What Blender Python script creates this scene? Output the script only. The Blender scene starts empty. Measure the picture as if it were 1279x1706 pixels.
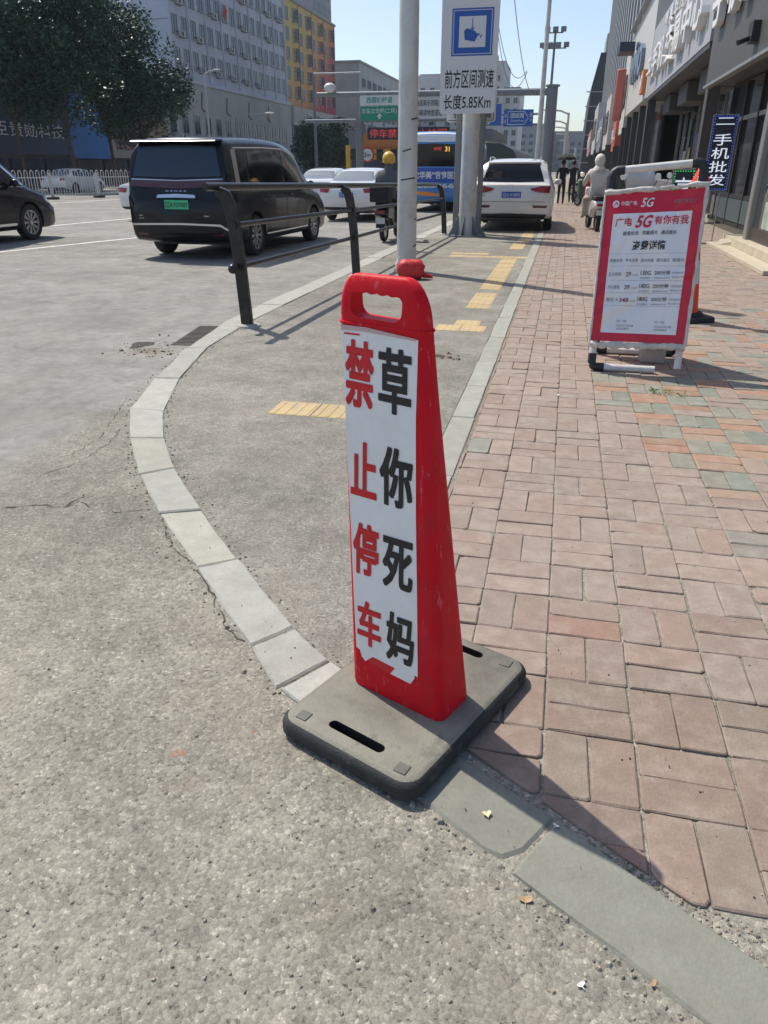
import bpy, bmesh, math, random
from mathutils import Vector, Matrix
from mathutils.bvhtree import BVHTree
R = math.radians
random.seed(11)
scn = bpy.context.scene
COL = scn.collection

# ------------------------------------------------------------------ camera, sky, sun, exposure
FPX, YHOR, XVP, EYE = 1230.0, 281.0, 947.0, 1.4
PITCH = math.atan((853 - YHOR) / FPX)
YAW = math.atan((XVP - 639.5) * math.cos(PITCH) / FPX)
cd = bpy.data.cameras.new('camera'); cam = bpy.data.objects.new('camera', cd); COL.objects.link(cam)
cam.location = (0, 0, EYE)
cam.rotation_euler = (math.pi / 2 - PITCH, 0, YAW)
cd.sensor_fit = 'VERTICAL'; cd.sensor_height = 24.0; cd.lens = 24.0 * FPX / 1706.0
cd.clip_start = 0.05; cd.clip_end = 3000
scn.camera = cam

SUN_EL, SUN_DX, SUN_DY = R(56), -0.815, 0.579          # direction towards the sun on the ground plan
world = bpy.data.worlds.new('World'); scn.world = world; world.use_nodes = True
wn = world.node_tree; bg = wn.nodes['Background']
sky = wn.nodes.new('ShaderNodeTexSky'); sky.sky_type = 'NISHITA'; sky.sun_disc = False
sky.sun_elevation = SUN_EL; sky.sun_rotation = math.atan2(SUN_DX, SUN_DY)
sky.air_density = 0.85; sky.dust_density = 1.3; sky.ozone_density = 0.5
wn.links.new(sky.outputs[0], bg.inputs[0]); bg.inputs[1].default_value = 0.14
sd = bpy.data.lights.new('sun', 'SUN'); sun = bpy.data.objects.new('sun', sd); COL.objects.link(sun)
sd.energy = 3.9; sd.angle = R(0.5); sd.color = (1.0, 0.935, 0.83)
sdir = Vector((SUN_DX * math.cos(SUN_EL), SUN_DY * math.cos(SUN_EL), math.sin(SUN_EL)))
sun.rotation_euler = sdir.to_track_quat('Z', 'Y').to_euler(); sun.location = sdir * 50
vs = scn.view_settings; vs.view_transform = 'Standard'; vs.look = 'None'; vs.exposure = 0.30; vs.gamma = 1.0

# survey helpers: a photo point and the distance it stands at -> place in the world
_f = Vector((-math.sin(YAW) * math.cos(PITCH), math.cos(YAW) * math.cos(PITCH), -math.sin(PITCH)))
_r = Vector((math.cos(YAW), math.sin(YAW), 0)); _u = _r.cross(_f)
def ray(x, y): return _r * ((x - 639.5) / FPX) - _u * ((y - 853) / FPX) + _f
def at(x, y, Y):
    d = ray(x, y); return Vector((0, 0, EYE)) + d * (Y / d.y)
def atx(x, y, X):
    d = ray(x, y); return Vector((0, 0, EYE)) + d * (X / d.x)
def gr(x, y, z=0.0):
    d = ray(x, y); return Vector((0, 0, EYE)) + d * ((z - EYE) / d.z)

# ------------------------------------------------------------------ materials
MATS = {}
def mat(name, rgb, rough=0.6, metal=0.0, var=0.0, vscale=3.0, bump=0.0, bscale=60.0, coat=0.0, spec=0.5, emit=None, estr=1.0, dirt=None, alpha=None, trans=0.0):
    if name in MATS: return MATS[name]
    m = bpy.data.materials.new(name); m.use_nodes = True; MATS[name] = m
    t = m.node_tree; N = t.nodes; L = t.links; b = N['Principled BSDF']
    b.inputs['Base Color'].default_value = (*rgb, 1); b.inputs['Roughness'].default_value = rough
    b.inputs['Metallic'].default_value = metal; b.inputs['Coat Weight'].default_value = coat
    b.inputs['Coat Roughness'].default_value = 0.04; b.inputs['Specular IOR Level'].default_value = spec
    if trans: b.inputs['Transmission Weight'].default_value = trans
    if emit: b.inputs['Emission Color'].default_value = (*emit, 1); b.inputs['Emission Strength'].default_value = estr
    if var or bump or dirt:
        geo = N.new('ShaderNodeNewGeometry')
    if var or dirt:
        n1 = N.new('ShaderNodeTexNoise'); n1.inputs['Scale'].default_value = vscale; n1.inputs['Detail'].default_value = 6
        n1.inputs['Roughness'].default_value = 0.62
        L.new(geo.outputs['Position'], n1.inputs['Vector'])
        rp = N.new('ShaderNodeMapRange'); rp.inputs[1].default_value = 0.3; rp.inputs[2].default_value = 0.7
        rp.inputs[3].default_value = 1 - var; rp.inputs[4].default_value = 1 + var
        L.new(n1.outputs[0], rp.inputs[0])
        mx = N.new('ShaderNodeMix'); mx.data_type = 'RGBA'; mx.blend_type = 'MULTIPLY'; mx.inputs[0].default_value = 1
        mx.inputs[6].default_value = (*rgb, 1)
        L.new(rp.outputs[0], mx.inputs[7]); out = mx.outputs[2]
        if dirt:   # (rgb, amount, scale): blotches of another colour
            n2 = N.new('ShaderNodeTexNoise'); n2.inputs['Scale'].default_value = dirt[2]; n2.inputs['Detail'].default_value = 8
            n2.inputs['Roughness'].default_value = 0.7; L.new(geo.outputs['Position'], n2.inputs['Vector'])
            r2 = N.new('ShaderNodeMapRange'); r2.inputs[1].default_value = 0.48; r2.inputs[2].default_value = 0.72; r2.inputs[4].default_value = dirt[1]
            L.new(n2.outputs[0], r2.inputs[0])
            m2 = N.new('ShaderNodeMix'); m2.data_type = 'RGBA'; L.new(r2.outputs[0], m2.inputs[0]); L.new(out, m2.inputs[6]); m2.inputs[7].default_value = (*dirt[0], 1)
            out = m2.outputs[2]
        L.new(out, b.inputs['Base Color'])
    if bump:
        n3 = N.new('ShaderNodeTexNoise'); n3.inputs['Scale'].default_value = bscale; n3.inputs['Detail'].default_value = 5
        L.new(geo.outputs['Position'], n3.inputs['Vector'])
        bp = N.new('ShaderNodeBump'); bp.inputs['Strength'].default_value = bump; bp.inputs['Distance'].default_value = 0.01
        L.new(n3.outputs[0], bp.inputs['Height']); L.new(bp.outputs[0], b.inputs['Normal'])
    return m

def asphalt(name, lo, hi, chip, bumpd, tint, stains=(), newer=None):
    m = bpy.data.materials.new(name); m.use_nodes = True; MATS[name] = m
    t = m.node_tree; N = t.nodes; L = t.links; b = N['Principled BSDF']; b.inputs['Roughness'].default_value = 0.85
    b.inputs['Specular IOR Level'].default_value = 0.25
    geo = N.new('ShaderNodeNewGeometry'); P = geo.outputs['Position']
    dn = N.new('ShaderNodeTexNoise'); dn.inputs['Scale'].default_value = chip * 1.3; dn.inputs['Detail'].default_value = 2; L.new(P, dn.inputs['Vector'])
    ad = N.new('ShaderNodeVectorMath'); ad.operation = 'MULTIPLY_ADD'; L.new(dn.outputs[1], ad.inputs[0]); ad.inputs[1].default_value = (0.008, 0.008, 0.008); L.new(P, ad.inputs[2])
    v = N.new('ShaderNodeTexVoronoi'); v.inputs['Scale'].default_value = chip; L.new(ad.outputs[0], v.inputs['Vector'])
    v2 = N.new('ShaderNodeTexVoronoi'); v2.inputs['Scale'].default_value = chip * 2.7; L.new(ad.outputs[0], v2.inputs['Vector'])
    sp = N.new('ShaderNodeSeparateColor'); L.new(v.outputs['Color'], sp.inputs[0])
    s2 = N.new('ShaderNodeSeparateColor'); L.new(v2.outputs['Color'], s2.inputs[0])
    av = N.new('ShaderNodeMath'); av.operation = 'MULTIPLY_ADD'; L.new(sp.outputs[0], av.inputs[0]); av.inputs[1].default_value = 0.6
    mm = N.new('ShaderNodeMath'); mm.operation = 'MULTIPLY'; L.new(s2.outputs[1], mm.inputs[0]); mm.inputs[1].default_value = 0.4
    L.new(mm.outputs[0], av.inputs[2])
    cr = N.new('ShaderNodeValToRGB'); e = cr.color_ramp.elements
    e[0].position = 0.03; e[0].color = (*[c * lo * 0.4 for c in tint], 1)
    e[1].position = 0.97; e[1].color = (*[c * hi * 1.5 for c in tint], 1)
    for p_, c_ in ((0.16, lo), (0.55, (lo + hi) / 2), (0.86, hi)):
        k = cr.color_ramp.elements.new(p_); k.color = (*[c * c_ for c in tint], 1)
    L.new(av.outputs[0], cr.inputs[0]); out = cr.outputs[0]
    keep = None
    if newer:      # beyond this line the road was resurfaced: finer, smoother, cooler grey
        (ax, ay), (cx, cy), col = newer; nx, ny = -(cy - ay), (cx - ax); l = math.hypot(nx, ny); nx, ny = nx / l, ny / l
        dt = N.new('ShaderNodeVectorMath'); dt.operation = 'DOT_PRODUCT'; L.new(P, dt.inputs[0]); dt.inputs[1].default_value = (nx, ny, 0)
        nz = N.new('ShaderNodeTexNoise'); nz.inputs['Scale'].default_value = 2.2; nz.inputs['Detail'].default_value = 6; L.new(P, nz.inputs['Vector'])
        sm = N.new('ShaderNodeMath'); sm.operation = 'MULTIPLY_ADD'; L.new(nz.outputs[0], sm.inputs[0]); sm.inputs[1].default_value = 0.7; L.new(dt.outputs['Value'], sm.inputs[2])
        d0 = nx * ax + ny * ay + 0.35; fr_ = N.new('ShaderNodeMapRange'); fr_.inputs[1].default_value = d0 - 0.12; fr_.inputs[2].default_value = d0 + 0.22; fr_.inputs[4].default_value = 0.78; L.new(sm.outputs[0], fr_.inputs[0])
        x = N.new('ShaderNodeMix'); x.data_type = 'RGBA'; L.new(fr_.outputs[0], x.inputs[0]); L.new(out, x.inputs[6]); x.inputs[7].default_value = (*col, 1); out = x.outputs[2]; keep = fr_.outputs[0]
    # broad worn and dusty patches
    for sc, amt in ((0.55, 0.22), (3.1, 0.20), (14.0, 0.16)):
        n = N.new('ShaderNodeTexNoise'); n.inputs['Scale'].default_value = sc; n.inputs['Detail'].default_value = 7; n.inputs['Roughness'].default_value = 0.6; L.new(P, n.inputs['Vector'])
        r = N.new('ShaderNodeMapRange'); r.inputs[1].default_value = 0.3; r.inputs[2].default_value = 0.7; r.inputs[3].default_value = 1 - amt; r.inputs[4].default_value = 1 + amt; L.new(n.outputs[0], r.inputs[0])
        x = N.new('ShaderNodeMix'); x.data_type = 'RGBA'; x.blend_type = 'MULTIPLY'; x.inputs[0].default_value = 1; L.new(out, x.inputs[6]); L.new(r.outputs[0], x.inputs[7]); out = x.outputs[2]
    # warm dusty soil blotches
    n = N.new('ShaderNodeTexNoise'); n.inputs['Scale'].default_value = 1.7; n.inputs['Detail'].default_value = 8; n.inputs['Roughness'].default_value = 0.68; L.new(P, n.inputs['Vector'])
    r = N.new('ShaderNodeMapRange'); r.inputs[1].default_value = 0.5; r.inputs[2].default_value = 0.75; r.inputs[4].default_value = 0.45; L.new(n.outputs[0], r.inputs[0])
    x = N.new('ShaderNodeMix'); x.data_type = 'RGBA'; L.new(r.outputs[0], x.inputs[0]); L.new(out, x.inputs[6]); x.inputs[7].default_value = (0.30, 0.26, 0.205, 1); out = x.outputs[2]
    for (sx, sy, rad, col, amt) in stains:
        ds = N.new('ShaderNodeVectorMath'); ds.operation = 'DISTANCE'; L.new(P, ds.inputs[0]); ds.inputs[1].default_value = (sx, sy, -0.02)
        nn = N.new('ShaderNodeTexNoise'); nn.inputs['Scale'].default_value = 1.1 / rad; nn.inputs['Detail'].default_value = 7; nn.inputs['Roughness'].default_value = 0.75; L.new(P, nn.inputs['Vector'])
        k = N.new('ShaderNodeMath'); k.operation = 'MULTIPLY_ADD'; L.new(nn.outputs[0], k.inputs[0]); k.inputs[1].default_value = rad * 2.2; L.new(ds.outputs['Value'], k.inputs[2])
        r = N.new('ShaderNodeMapRange'); r.inputs[1].default_value = rad * 1.75; r.inputs[2].default_value = rad * 1.3; r.inputs[3].default_value = 0; r.inputs[4].default_value = amt; L.new(k.outputs[0], r.inputs[0])
        x = N.new('ShaderNodeMix'); x.data_type = 'RGBA'; L.new(r.outputs[0], x.inputs[0]); L.new(out, x.inputs[6]); x.inputs[7].default_value = (*col, 1); out = x.outputs[2]
    L.new(out, b.inputs['Base Color'])
    h = N.new('ShaderNodeMath'); h.operation = 'MULTIPLY_ADD'; L.new(v.outputs['Distance'], h.inputs[0]); h.inputs[1].default_value = -0.5; L.new(s2.outputs[0], h.inputs[2])
    h2 = N.new('ShaderNodeMath'); h2.operation = 'MULTIPLY_ADD'; L.new(sp.outputs[1], h2.inputs[0]); h2.inputs[1].default_value = 0.9; L.new(h.outputs[0], h2.inputs[2])
    bp = N.new('ShaderNodeBump'); bp.inputs['Strength'].default_value = 0.7; bp.inputs['Distance'].default_value = bumpd
    if keep is not None:
        ks = N.new('ShaderNodeMath'); ks.operation = 'MULTIPLY_ADD'; L.new(keep, ks.inputs[0]); ks.inputs[1].default_value = -0.68; ks.inputs[2].default_value = 0.7; L.new(ks.outputs[0], bp.inputs['Strength'])
    L.new(h2.outputs[0], bp.inputs['Height']); L.new(bp.outputs[0], b.inputs['Normal'])
    return m

def tinted(name, rough=0.8, var=0.16, vscale=18.0, bump=0.25, bscale=140.0, dust=(0.42, 0.38, 0.32), dustamt=0.35, spec=0.3):
    """colour from the mesh colour attribute 'tint', with grain, dust blotches and fine relief"""
    m = bpy.data.materials.new(name); m.use_nodes = True; MATS[name] = m
    t = m.node_tree; N = t.nodes; L = t.links; b = N['Principled BSDF']; b.inputs['Roughness'].default_value = rough; b.inputs['Specular IOR Level'].default_value = spec
    a = N.new('ShaderNodeAttribute'); a.attribute_name = 'tint'; geo = N.new('ShaderNodeNewGeometry'); P = geo.outputs['Position']
    out = a.outputs['Color']
    for sc, amt in ((vscale, var), (vscale * 9, var * 0.7)):
        n = N.new('ShaderNodeTexNoise'); n.inputs['Scale'].default_value = sc; n.inputs['Detail'].default_value = 7; n.inputs['Roughness'].default_value = 0.65; L.new(P, n.inputs['Vector'])
        r = N.new('ShaderNodeMapRange'); r.inputs[1].default_value = 0.28; r.inputs[2].default_value = 0.72; r.inputs[3].default_value = 1 - amt; r.inputs[4].default_value = 1 + amt; L.new(n.outputs[0], r.inputs[0])
        x = N.new('ShaderNodeMix'); x.data_type = 'RGBA'; x.blend_type = 'MULTIPLY'; x.inputs[0].default_value = 1; L.new(out, x.inputs[6]); L.new(r.outputs[0], x.inputs[7]); out = x.outputs[2]
    n = N.new('ShaderNodeTexNoise'); n.inputs['Scale'].default_value = 6.5; n.inputs['Detail'].default_value = 9; n.inputs['Roughness'].default_value = 0.72; L.new(P, n.inputs['Vector'])
    r = N.new('ShaderNodeMapRange'); r.inputs[1].default_value = 0.5; r.inputs[2].default_value = 0.74; r.inputs[4].default_value = dustamt; L.new(n.outputs[0], r.inputs[0])
    x = N.new('ShaderNodeMix'); x.data_type = 'RGBA'; L.new(r.outputs[0], x.inputs[0]); L.new(out, x.inputs[6]); x.inputs[7].default_value = (*dust, 1)
    L.new(x.outputs[2], b.inputs['Base Color'])
    n = N.new('ShaderNodeTexNoise'); n.inputs['Scale'].default_value = bscale; n.inputs['Detail'].default_value = 6; L.new(P, n.inputs['Vector'])
    bp = N.new('ShaderNodeBump'); bp.inputs['Strength'].default_value = bump; bp.inputs['Distance'].default_value = 0.004; L.new(n.outputs[0], bp.inputs['Height']); L.new(bp.outputs[0], b.inputs['Normal'])
    return m

def add_streaks(m, rgb, amount, scale, lo=0.60, hi=0.70):
    """scuffs: another colour along stretched streaks, laid over the base colour"""
    t = m.node_tree; N = t.nodes; L = t.links; b = N['Principled BSDF']; old = b.inputs['Base Color'].links[0].from_socket
    g = N.new('ShaderNodeNewGeometry'); mp = N.new('ShaderNodeMapping'); mp.inputs['Scale'].default_value = scale; L.new(g.outputs['Position'], mp.inputs['Vector'])
    n = N.new('ShaderNodeTexNoise'); n.inputs['Scale'].default_value = 1.0; n.inputs['Detail'].default_value = 8; n.inputs['Roughness'].default_value = 0.65; L.new(mp.outputs[0], n.inputs['Vector'])
    r = N.new('ShaderNodeMapRange'); r.inputs[1].default_value = lo; r.inputs[2].default_value = hi; r.inputs[4].default_value = amount; L.new(n.outputs[0], r.inputs[0])
    x = N.new('ShaderNodeMix'); x.data_type = 'RGBA'; L.new(r.outputs[0], x.inputs[0]); L.new(old, x.inputs[6]); x.inputs[7].default_value = (*rgb, 1); L.new(x.outputs[2], b.inputs['Base Color'])
def add_dust(m, rgb, amount, scale, lo=0.35, hi=0.6):
    """dust that has settled on faces that look up"""
    t = m.node_tree; N = t.nodes; L = t.links; b = N['Principled BSDF']; old = b.inputs['Base Color'].links[0].from_socket
    g = N.new('ShaderNodeNewGeometry'); s = N.new('ShaderNodeSeparateXYZ'); L.new(g.outputs['True Normal'], s.inputs[0])
    r = N.new('ShaderNodeMapRange'); r.inputs[1].default_value = 0.80; r.inputs[2].default_value = 0.995; L.new(s.outputs[2], r.inputs[0])
    n = N.new('ShaderNodeTexNoise'); n.inputs['Scale'].default_value = scale; n.inputs['Detail'].default_value = 8; n.inputs['Roughness'].default_value = 0.6; L.new(g.outputs['Position'], n.inputs['Vector'])
    r2 = N.new('ShaderNodeMapRange'); r2.inputs[1].default_value = lo; r2.inputs[2].default_value = hi; r2.inputs[3].default_value = amount * 0.45; r2.inputs[4].default_value = amount; L.new(n.outputs[0], r2.inputs[0])
    k = N.new('ShaderNodeMath'); k.operation = 'MULTIPLY'; L.new(r.outputs[0], k.inputs[0]); L.new(r2.outputs[0], k.inputs[1])
    x = N.new('ShaderNodeMix'); x.data_type = 'RGBA'; L.new(k.outputs[0], x.inputs[0]); L.new(old, x.inputs[6]); x.inputs[7].default_value = (*rgb, 1); L.new(x.outputs[2], b.inputs['Base Color'])

# ------------------------------------------------------------------ mesh helpers
def link(name, me, parent=None):
    o = bpy.data.objects.new(name, me); COL.objects.link(o)
    if parent is not None: o.parent = parent
    return o
def empty(name, loc=(0, 0, 0), rz=0.0, parent=None):
    o = link(name, None, parent); o.location = loc; o.rotation_euler = (0, 0, rz); o.empty_display_size = 0.2
    return o
def tag(o, label=None, cat=None, group=None, kind=None):
    if label: o['label'] = label
    if cat: o['category'] = cat
    if group: o['group'] = group
    if kind: o['kind'] = kind
    return o

class MB:
    def __init__(s): s.v = []; s.f = []; s.m = []; s.t = []; s.cm = 0; s.ct = None
    def add(s, vs, fs):
        o = len(s.v); s.v += [tuple(p) for p in vs]
        for f in fs: s.f.append([i + o for i in f]); s.m.append(s.cm); s.t.append(s.ct)
        return s
    def box(s, c, d, rz=0.0, taper=1.0):
        x, y, z = d[0] / 2, d[1] / 2, d[2] / 2; ca, sa = math.cos(rz), math.sin(rz); vs = []
        for sz in (-1, 1):
            k = taper if sz > 0 else 1
            for sx, sy in ((-1, -1), (1, -1), (1, 1), (-1, 1)):
                px, py = sx * x * k, sy * y * k
                vs.append((c[0] + px * ca - py * sa, c[1] + px * sa + py * ca, c[2] + sz * z))
        return s.add(vs, [(3, 2, 1, 0), (4, 5, 6, 7), (0, 1, 5, 4), (1, 2, 6, 5), (2, 3, 7, 6), (3, 0, 4, 7)])
    def bb(s, a, b):
        return s.box([(a[i] + b[i]) / 2 for i in range(3)], [abs(b[i] - a[i]) for i in range(3)])
    def tube(s, path, r, n=8, caps=True, flat=None):
        path = [Vector(p) for p in path]; k = len(path); rr = r if isinstance(r, (list, tuple)) else [r] * k
        rings = []; ref = None
        for i, p in enumerate(path):
            d = (path[min(i + 1, k - 1)] - path[max(i - 1, 0)]).normalized()
            if ref is None: ref = Vector((0, 0, 1)) if abs(d.z) < 0.9 else Vector((1, 0, 0))
            a = d.cross(ref).normalized(); b = a.cross(d).normalized(); ref = b
            rings.append([p + (a * math.cos(2 * math.pi * j / n) + b * math.sin(2 * math.pi * j / n)) * rr[i] for j in range(n)])
        vs = [q for ring in rings for q in ring]; fs = []
        for i in range(k - 1):
            for j in range(n):
                j2 = (j + 1) % n; fs.append((i * n + j, i * n + j2, (i + 1) * n + j2, (i + 1) * n + j))
        if caps: fs.append(tuple(range(n))[::-1]); fs.append(tuple((k - 1) * n + j for j in range(n)))
        return s.add(vs, fs)
    def lathe(s, prof, c=(0, 0, 0), n=24, axis='z', caps=True):
        vs = []
        for r, h in prof:
            for j in range(n):
                a = 2 * math.pi * j / n
                if axis == 'z': vs.append((c[0] + r * math.cos(a), c[1] + r * math.sin(a), c[2] + h))
                elif axis == 'y': vs.append((c[0] + r * math.cos(a), c[1] + h, c[2] - r * math.sin(a)))
                else: vs.append((c[0] + h, c[1] + r * math.cos(a), c[2] + r * math.sin(a)))
        k = len(prof); fs = []
        for i in range(k - 1):
            for j in range(n):
                j2 = (j + 1) % n; fs.append((i * n + j, i * n + j2, (i + 1) * n + j2, (i + 1) * n + j))
        if caps: fs.append(tuple(range(n))[::-1]); fs.append(tuple((k - 1) * n + j for j in range(n)))
        return s.add(vs, fs)
    def ball(s, c, r, nu=12, nv=8):
        r = r if isinstance(r, (list, tuple)) else (r, r, r); vs = []; fs = []
        for i in range(nv + 1):
            t = math.pi * i / nv
            for j in range(nu):
                a = 2 * math.pi * j / nu
                vs.append((c[0] + r[0] * math.sin(t) * math.cos(a), c[1] + r[1] * math.sin(t) * math.sin(a), c[2] + r[2] * math.cos(t)))
        for i in range(nv):
            for j in range(nu):
                j2 = (j + 1) % nu; fs.append((i * nu + j, (i + 1) * nu + j, (i + 1) * nu + j2, i * nu + j2))
        return s.add(vs, fs)
    def prism(s, poly, lo, hi, fr=None):
        """polygon (a,b) pushed from lo to hi along the third axis of frame fr (origin, A, B, C)"""
        if fr is None: fr = (Vector((0, 0, 0)), Vector((1, 0, 0)), Vector((0, 1, 0)), Vector((0, 0, 1)))
        o, A, B, C = [Vector(q) for q in fr]; n = len(poly)
        vs = [o + A * p[0] + B * p[1] + C * lo for p in poly] + [o + A * p[0] + B * p[1] + C * hi for p in poly]
        fs = [tuple(range(n))[::-1], tuple(range(n, 2 * n))] + [(i, (i + 1) % n, n + (i + 1) % n, n + i) for i in range(n)]
        return s.add(vs, fs)
    def sheet(s, poly, z=0.0):
        return s.add([(p[0], p[1], p[2] if len(p) > 2 else z) for p in poly], [tuple(range(len(poly)))])
    def chamfered(s, poly, z0, z1, c=0.005):
        """a brick or slab of any convex outline with a chamfered top edge"""
        n = len(poly); cx = sum(p[0] for p in poly) / n; cy = sum(p[1] for p in poly) / n; ins = []
        for p in poly:
            d = Vector((cx - p[0], cy - p[1])); l = d.length; d = d / l if l else d
            ins.append((p[0] + d.x * c * 1.4, p[1] + d.y * c * 1.4))
        z1f = z1 if callable(z1) else (lambda x, y: z1)
        vs = [(p[0], p[1], z0) for p in poly] + [(p[0], p[1], z1f(*p) - c) for p in poly] + [(p[0], p[1], z1f(*p)) for p in ins]
        fs = [(i, (i + 1) % n, n + (i + 1) % n, n + i) for i in range(n)] + [(n + i, n + (i + 1) % n, 2 * n + (i + 1) % n, 2 * n + i) for i in range(n)] + [tuple(range(2 * n, 3 * n))]
        return s.add(vs, fs)
    def mesh(s, name, mats, smooth=None):
        me = bpy.data.meshes.new(name); me.from_pydata(s.v, [], s.f)
        mats = mats if isinstance(mats, (list, tuple)) else [mats]
        for m in mats: me.materials.append(m)
        if len(mats) > 1: me.polygons.foreach_set('material_index', s.m)
        if any(t is not None for t in s.t):
            ca = me.color_attributes.new('tint', 'FLOAT_COLOR', 'CORNER'); buf = []
            for p in me.polygons: buf += list((*(s.t[p.index] or (1, 1, 1)), 1.0)) * p.loop_total
            ca.data.foreach_set('color', buf)
        if smooth is not None:
            me.polygons.foreach_set('use_smooth', [True] * len(me.polygons)); me.set_sharp_from_angle(angle=R(smooth))
        me.update(); return me
    def build(s, name, mats, parent=None, smooth=None, bevel=0.0, seg=2):
        o = link(name, s.mesh(name, mats, smooth), parent)
        if bevel:
            b = o.modifiers.new('bevel', 'BEVEL'); b.width = bevel; b.segments = seg; b.limit_method = 'ANGLE'; b.angle_limit = R(35)
            if smooth is None:
                o.data.polygons.foreach_set('use_smooth', [True] * len(o.data.polygons)); o.data.set_sharp_from_angle(angle=R(50))
        return o

def copy_tree(o, parent=None):
    c = o.copy(); COL.objects.link(c); c.parent = parent
    for ch in [k for k in o.children]: copy_tree(ch, c)
    return c

# lettering: glyph outlines turned into flat meshes
_glyph = {}
def glyphs(s, bold=0.0):
    key = (s, bold)
    if key not in _glyph:
        cu = bpy.data.curves.new('lettering', 'FONT'); cu.body = s; cu.offset = bold; cu.resolution_u = 3; cu.fill_mode = 'BOTH'
        o = bpy.data.objects.new('lettering', cu); COL.objects.link(o)
        dg = bpy.context.evaluated_depsgraph_get(); dg.update(); me = o.evaluated_get(dg).to_mesh()
        vs = [tuple(v.co[:2]) for v in me.vertices]; fs = [tuple(p.vertices) for p in me.polygons]
        o.evaluated_get(dg).to_mesh_clear(); bpy.data.objects.remove(o); bpy.data.curves.remove(cu)
        if vs:
            x0 = min(v[0] for v in vs); x1 = max(v[0] for v in vs); y0 = min(v[1] for v in vs); y1 = max(v[1] for v in vs)
        else: x0 = y0 = 0; x1 = y1 = 1
        _glyph[key] = (vs, fs, x0, y0, x1, y1)
    return _glyph[key]
def letter(mb, s, org, U, V, w, h, bold=0.0, off=0.002, depth=0.0, slant=0.0):
    """put the string s into the box w x h whose lower left corner is org, along unit vectors U (right) and V (up)"""
    vs, fs, x0, y0, x1, y1 = glyphs(s, bold)
    if not vs: return mb
    org, U, V = Vector(org), Vector(U), Vector(V); Nn = U.cross(V)
    def mp(p, d):
        b_ = (p[1] - y0) / (y1 - y0); return org + U * (((p[0] - x0) / (x1 - x0)) * w + slant * b_ * h) + V * (b_ * h) + Nn * d
    front = [mp(p, off + depth) for p in vs]
    mb.add(front, fs)
    if depth:
        cnt = {}
        for f in fs:
            for i in range(len(f)):
                a, b = f[i], f[(i + 1) % len(f)]; cnt.setdefault((min(a, b), max(a, b)), []).append((a, b))
        o = len(mb.v); mb.v += [tuple(q) for q in front] + [tuple(mp(p, off)) for p in vs]; n = len(vs)
        for k, e in cnt.items():
            if len(e) == 1:
                a, b = e[0]; mb.f.append([o + b, o + a, o + n + a, o + n + b]); mb.m.append(mb.cm); mb.t.append(mb.ct)
    return mb
# ------------------------------------------------------------------ ground: road, kerb, cycle lane, brick pavement
M_road = asphalt('road_asphalt', 0.205, 0.345, 98.0, 0.0052, (1.0, 0.95, 0.79), newer=(tuple(gr(0, 800))[:2], tuple(gr(225, 668))[:2], (0.222, 0.219, 0.209)), stains=((-0.70, 1.47, 0.022, (0.42, 0.10, 0.04), 0.85), (-0.86, 1.35, 0.034, (0.40, 0.13, 0.06), 0.8), (-0.80, 1.25, 0.05, (0.35, 0.24, 0.18), 0.4), (-3.35, 5.75, 0.30, (0.17, 0.135, 0.10), 0.75), (-2.75, 5.0, 0.25, (0.22, 0.19, 0.15), 0.5), (-1.6, 1.5, 0.30, (0.40, 0.36, 0.28), 0.35), (-4.6, 7.0, 0.9, (0.15, 0.145, 0.135), 0.4), (-0.35, 0.98, 0.16, (0.20, 0.18, 0.14), 0.4), (-6.5, 9.5, 0.7, (0.17, 0.165, 0.155), 0.4), (-3.6, 3.2, 0.55, (0.36, 0.33, 0.28), 0.35)))
M_lane = asphalt('lane_asphalt', 0.20, 0.335, 125.0, 0.0036, (1.0, 0.955, 0.82))
M_kerb = tinted('kerb_granite', 0.75, 0.13, 9.0, 0.35, 150.0, (0.25, 0.23, 0.18), 0.45)
M_brick = tinted('paving_brick', 0.78, 0.15, 13.0, 0.4, 130.0, (0.36, 0.325, 0.28), 0.5)
M_sand = mat('joint_sand', (0.25, 0.215, 0.17), 0.95, var=0.45, vscale=60, bump=0.9, bscale=220)
M_white = mat('road_paint', (0.70, 0.70, 0.67), 0.7, var=0.14, vscale=9, dirt=((0.28, 0.28, 0.27), 0.75, 7))
M_dark = mat('black_rubber', (0.018, 0.018, 0.02), 0.7)

def zroad(x, y):
    t = min(1, max(0, (y - 3.6) / 4.2)); t = t * t * (3 - 2 * t); return -0.007 - 0.026 * t
xs = [-900, -300, -120, -60, -42, -30, -20, -14, -10, -7, -5, -4, -3, -2, -1, 0, 1, 2, 4, 10, 40, 200, 900]
ys = [-200, -30, -5, 0, 2, 3, 3.6, 4.2, 4.8, 5.4, 6, 6.6, 7.2, 8, 10, 14, 20, 40, 80, 160, 400, 1500]
b = MB(); b.add([(x, y, zroad(x, y)) for y in ys for x in xs], [(j * len(xs) + i, j * len(xs) + i + 1, (j + 1) * len(xs) + i + 1, (j + 1) * len(xs) + i) for j in range(len(ys) - 1) for i in range(len(xs) - 1)])
road = tag(b.build('road', M_road, smooth=180), kind='structure')

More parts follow.
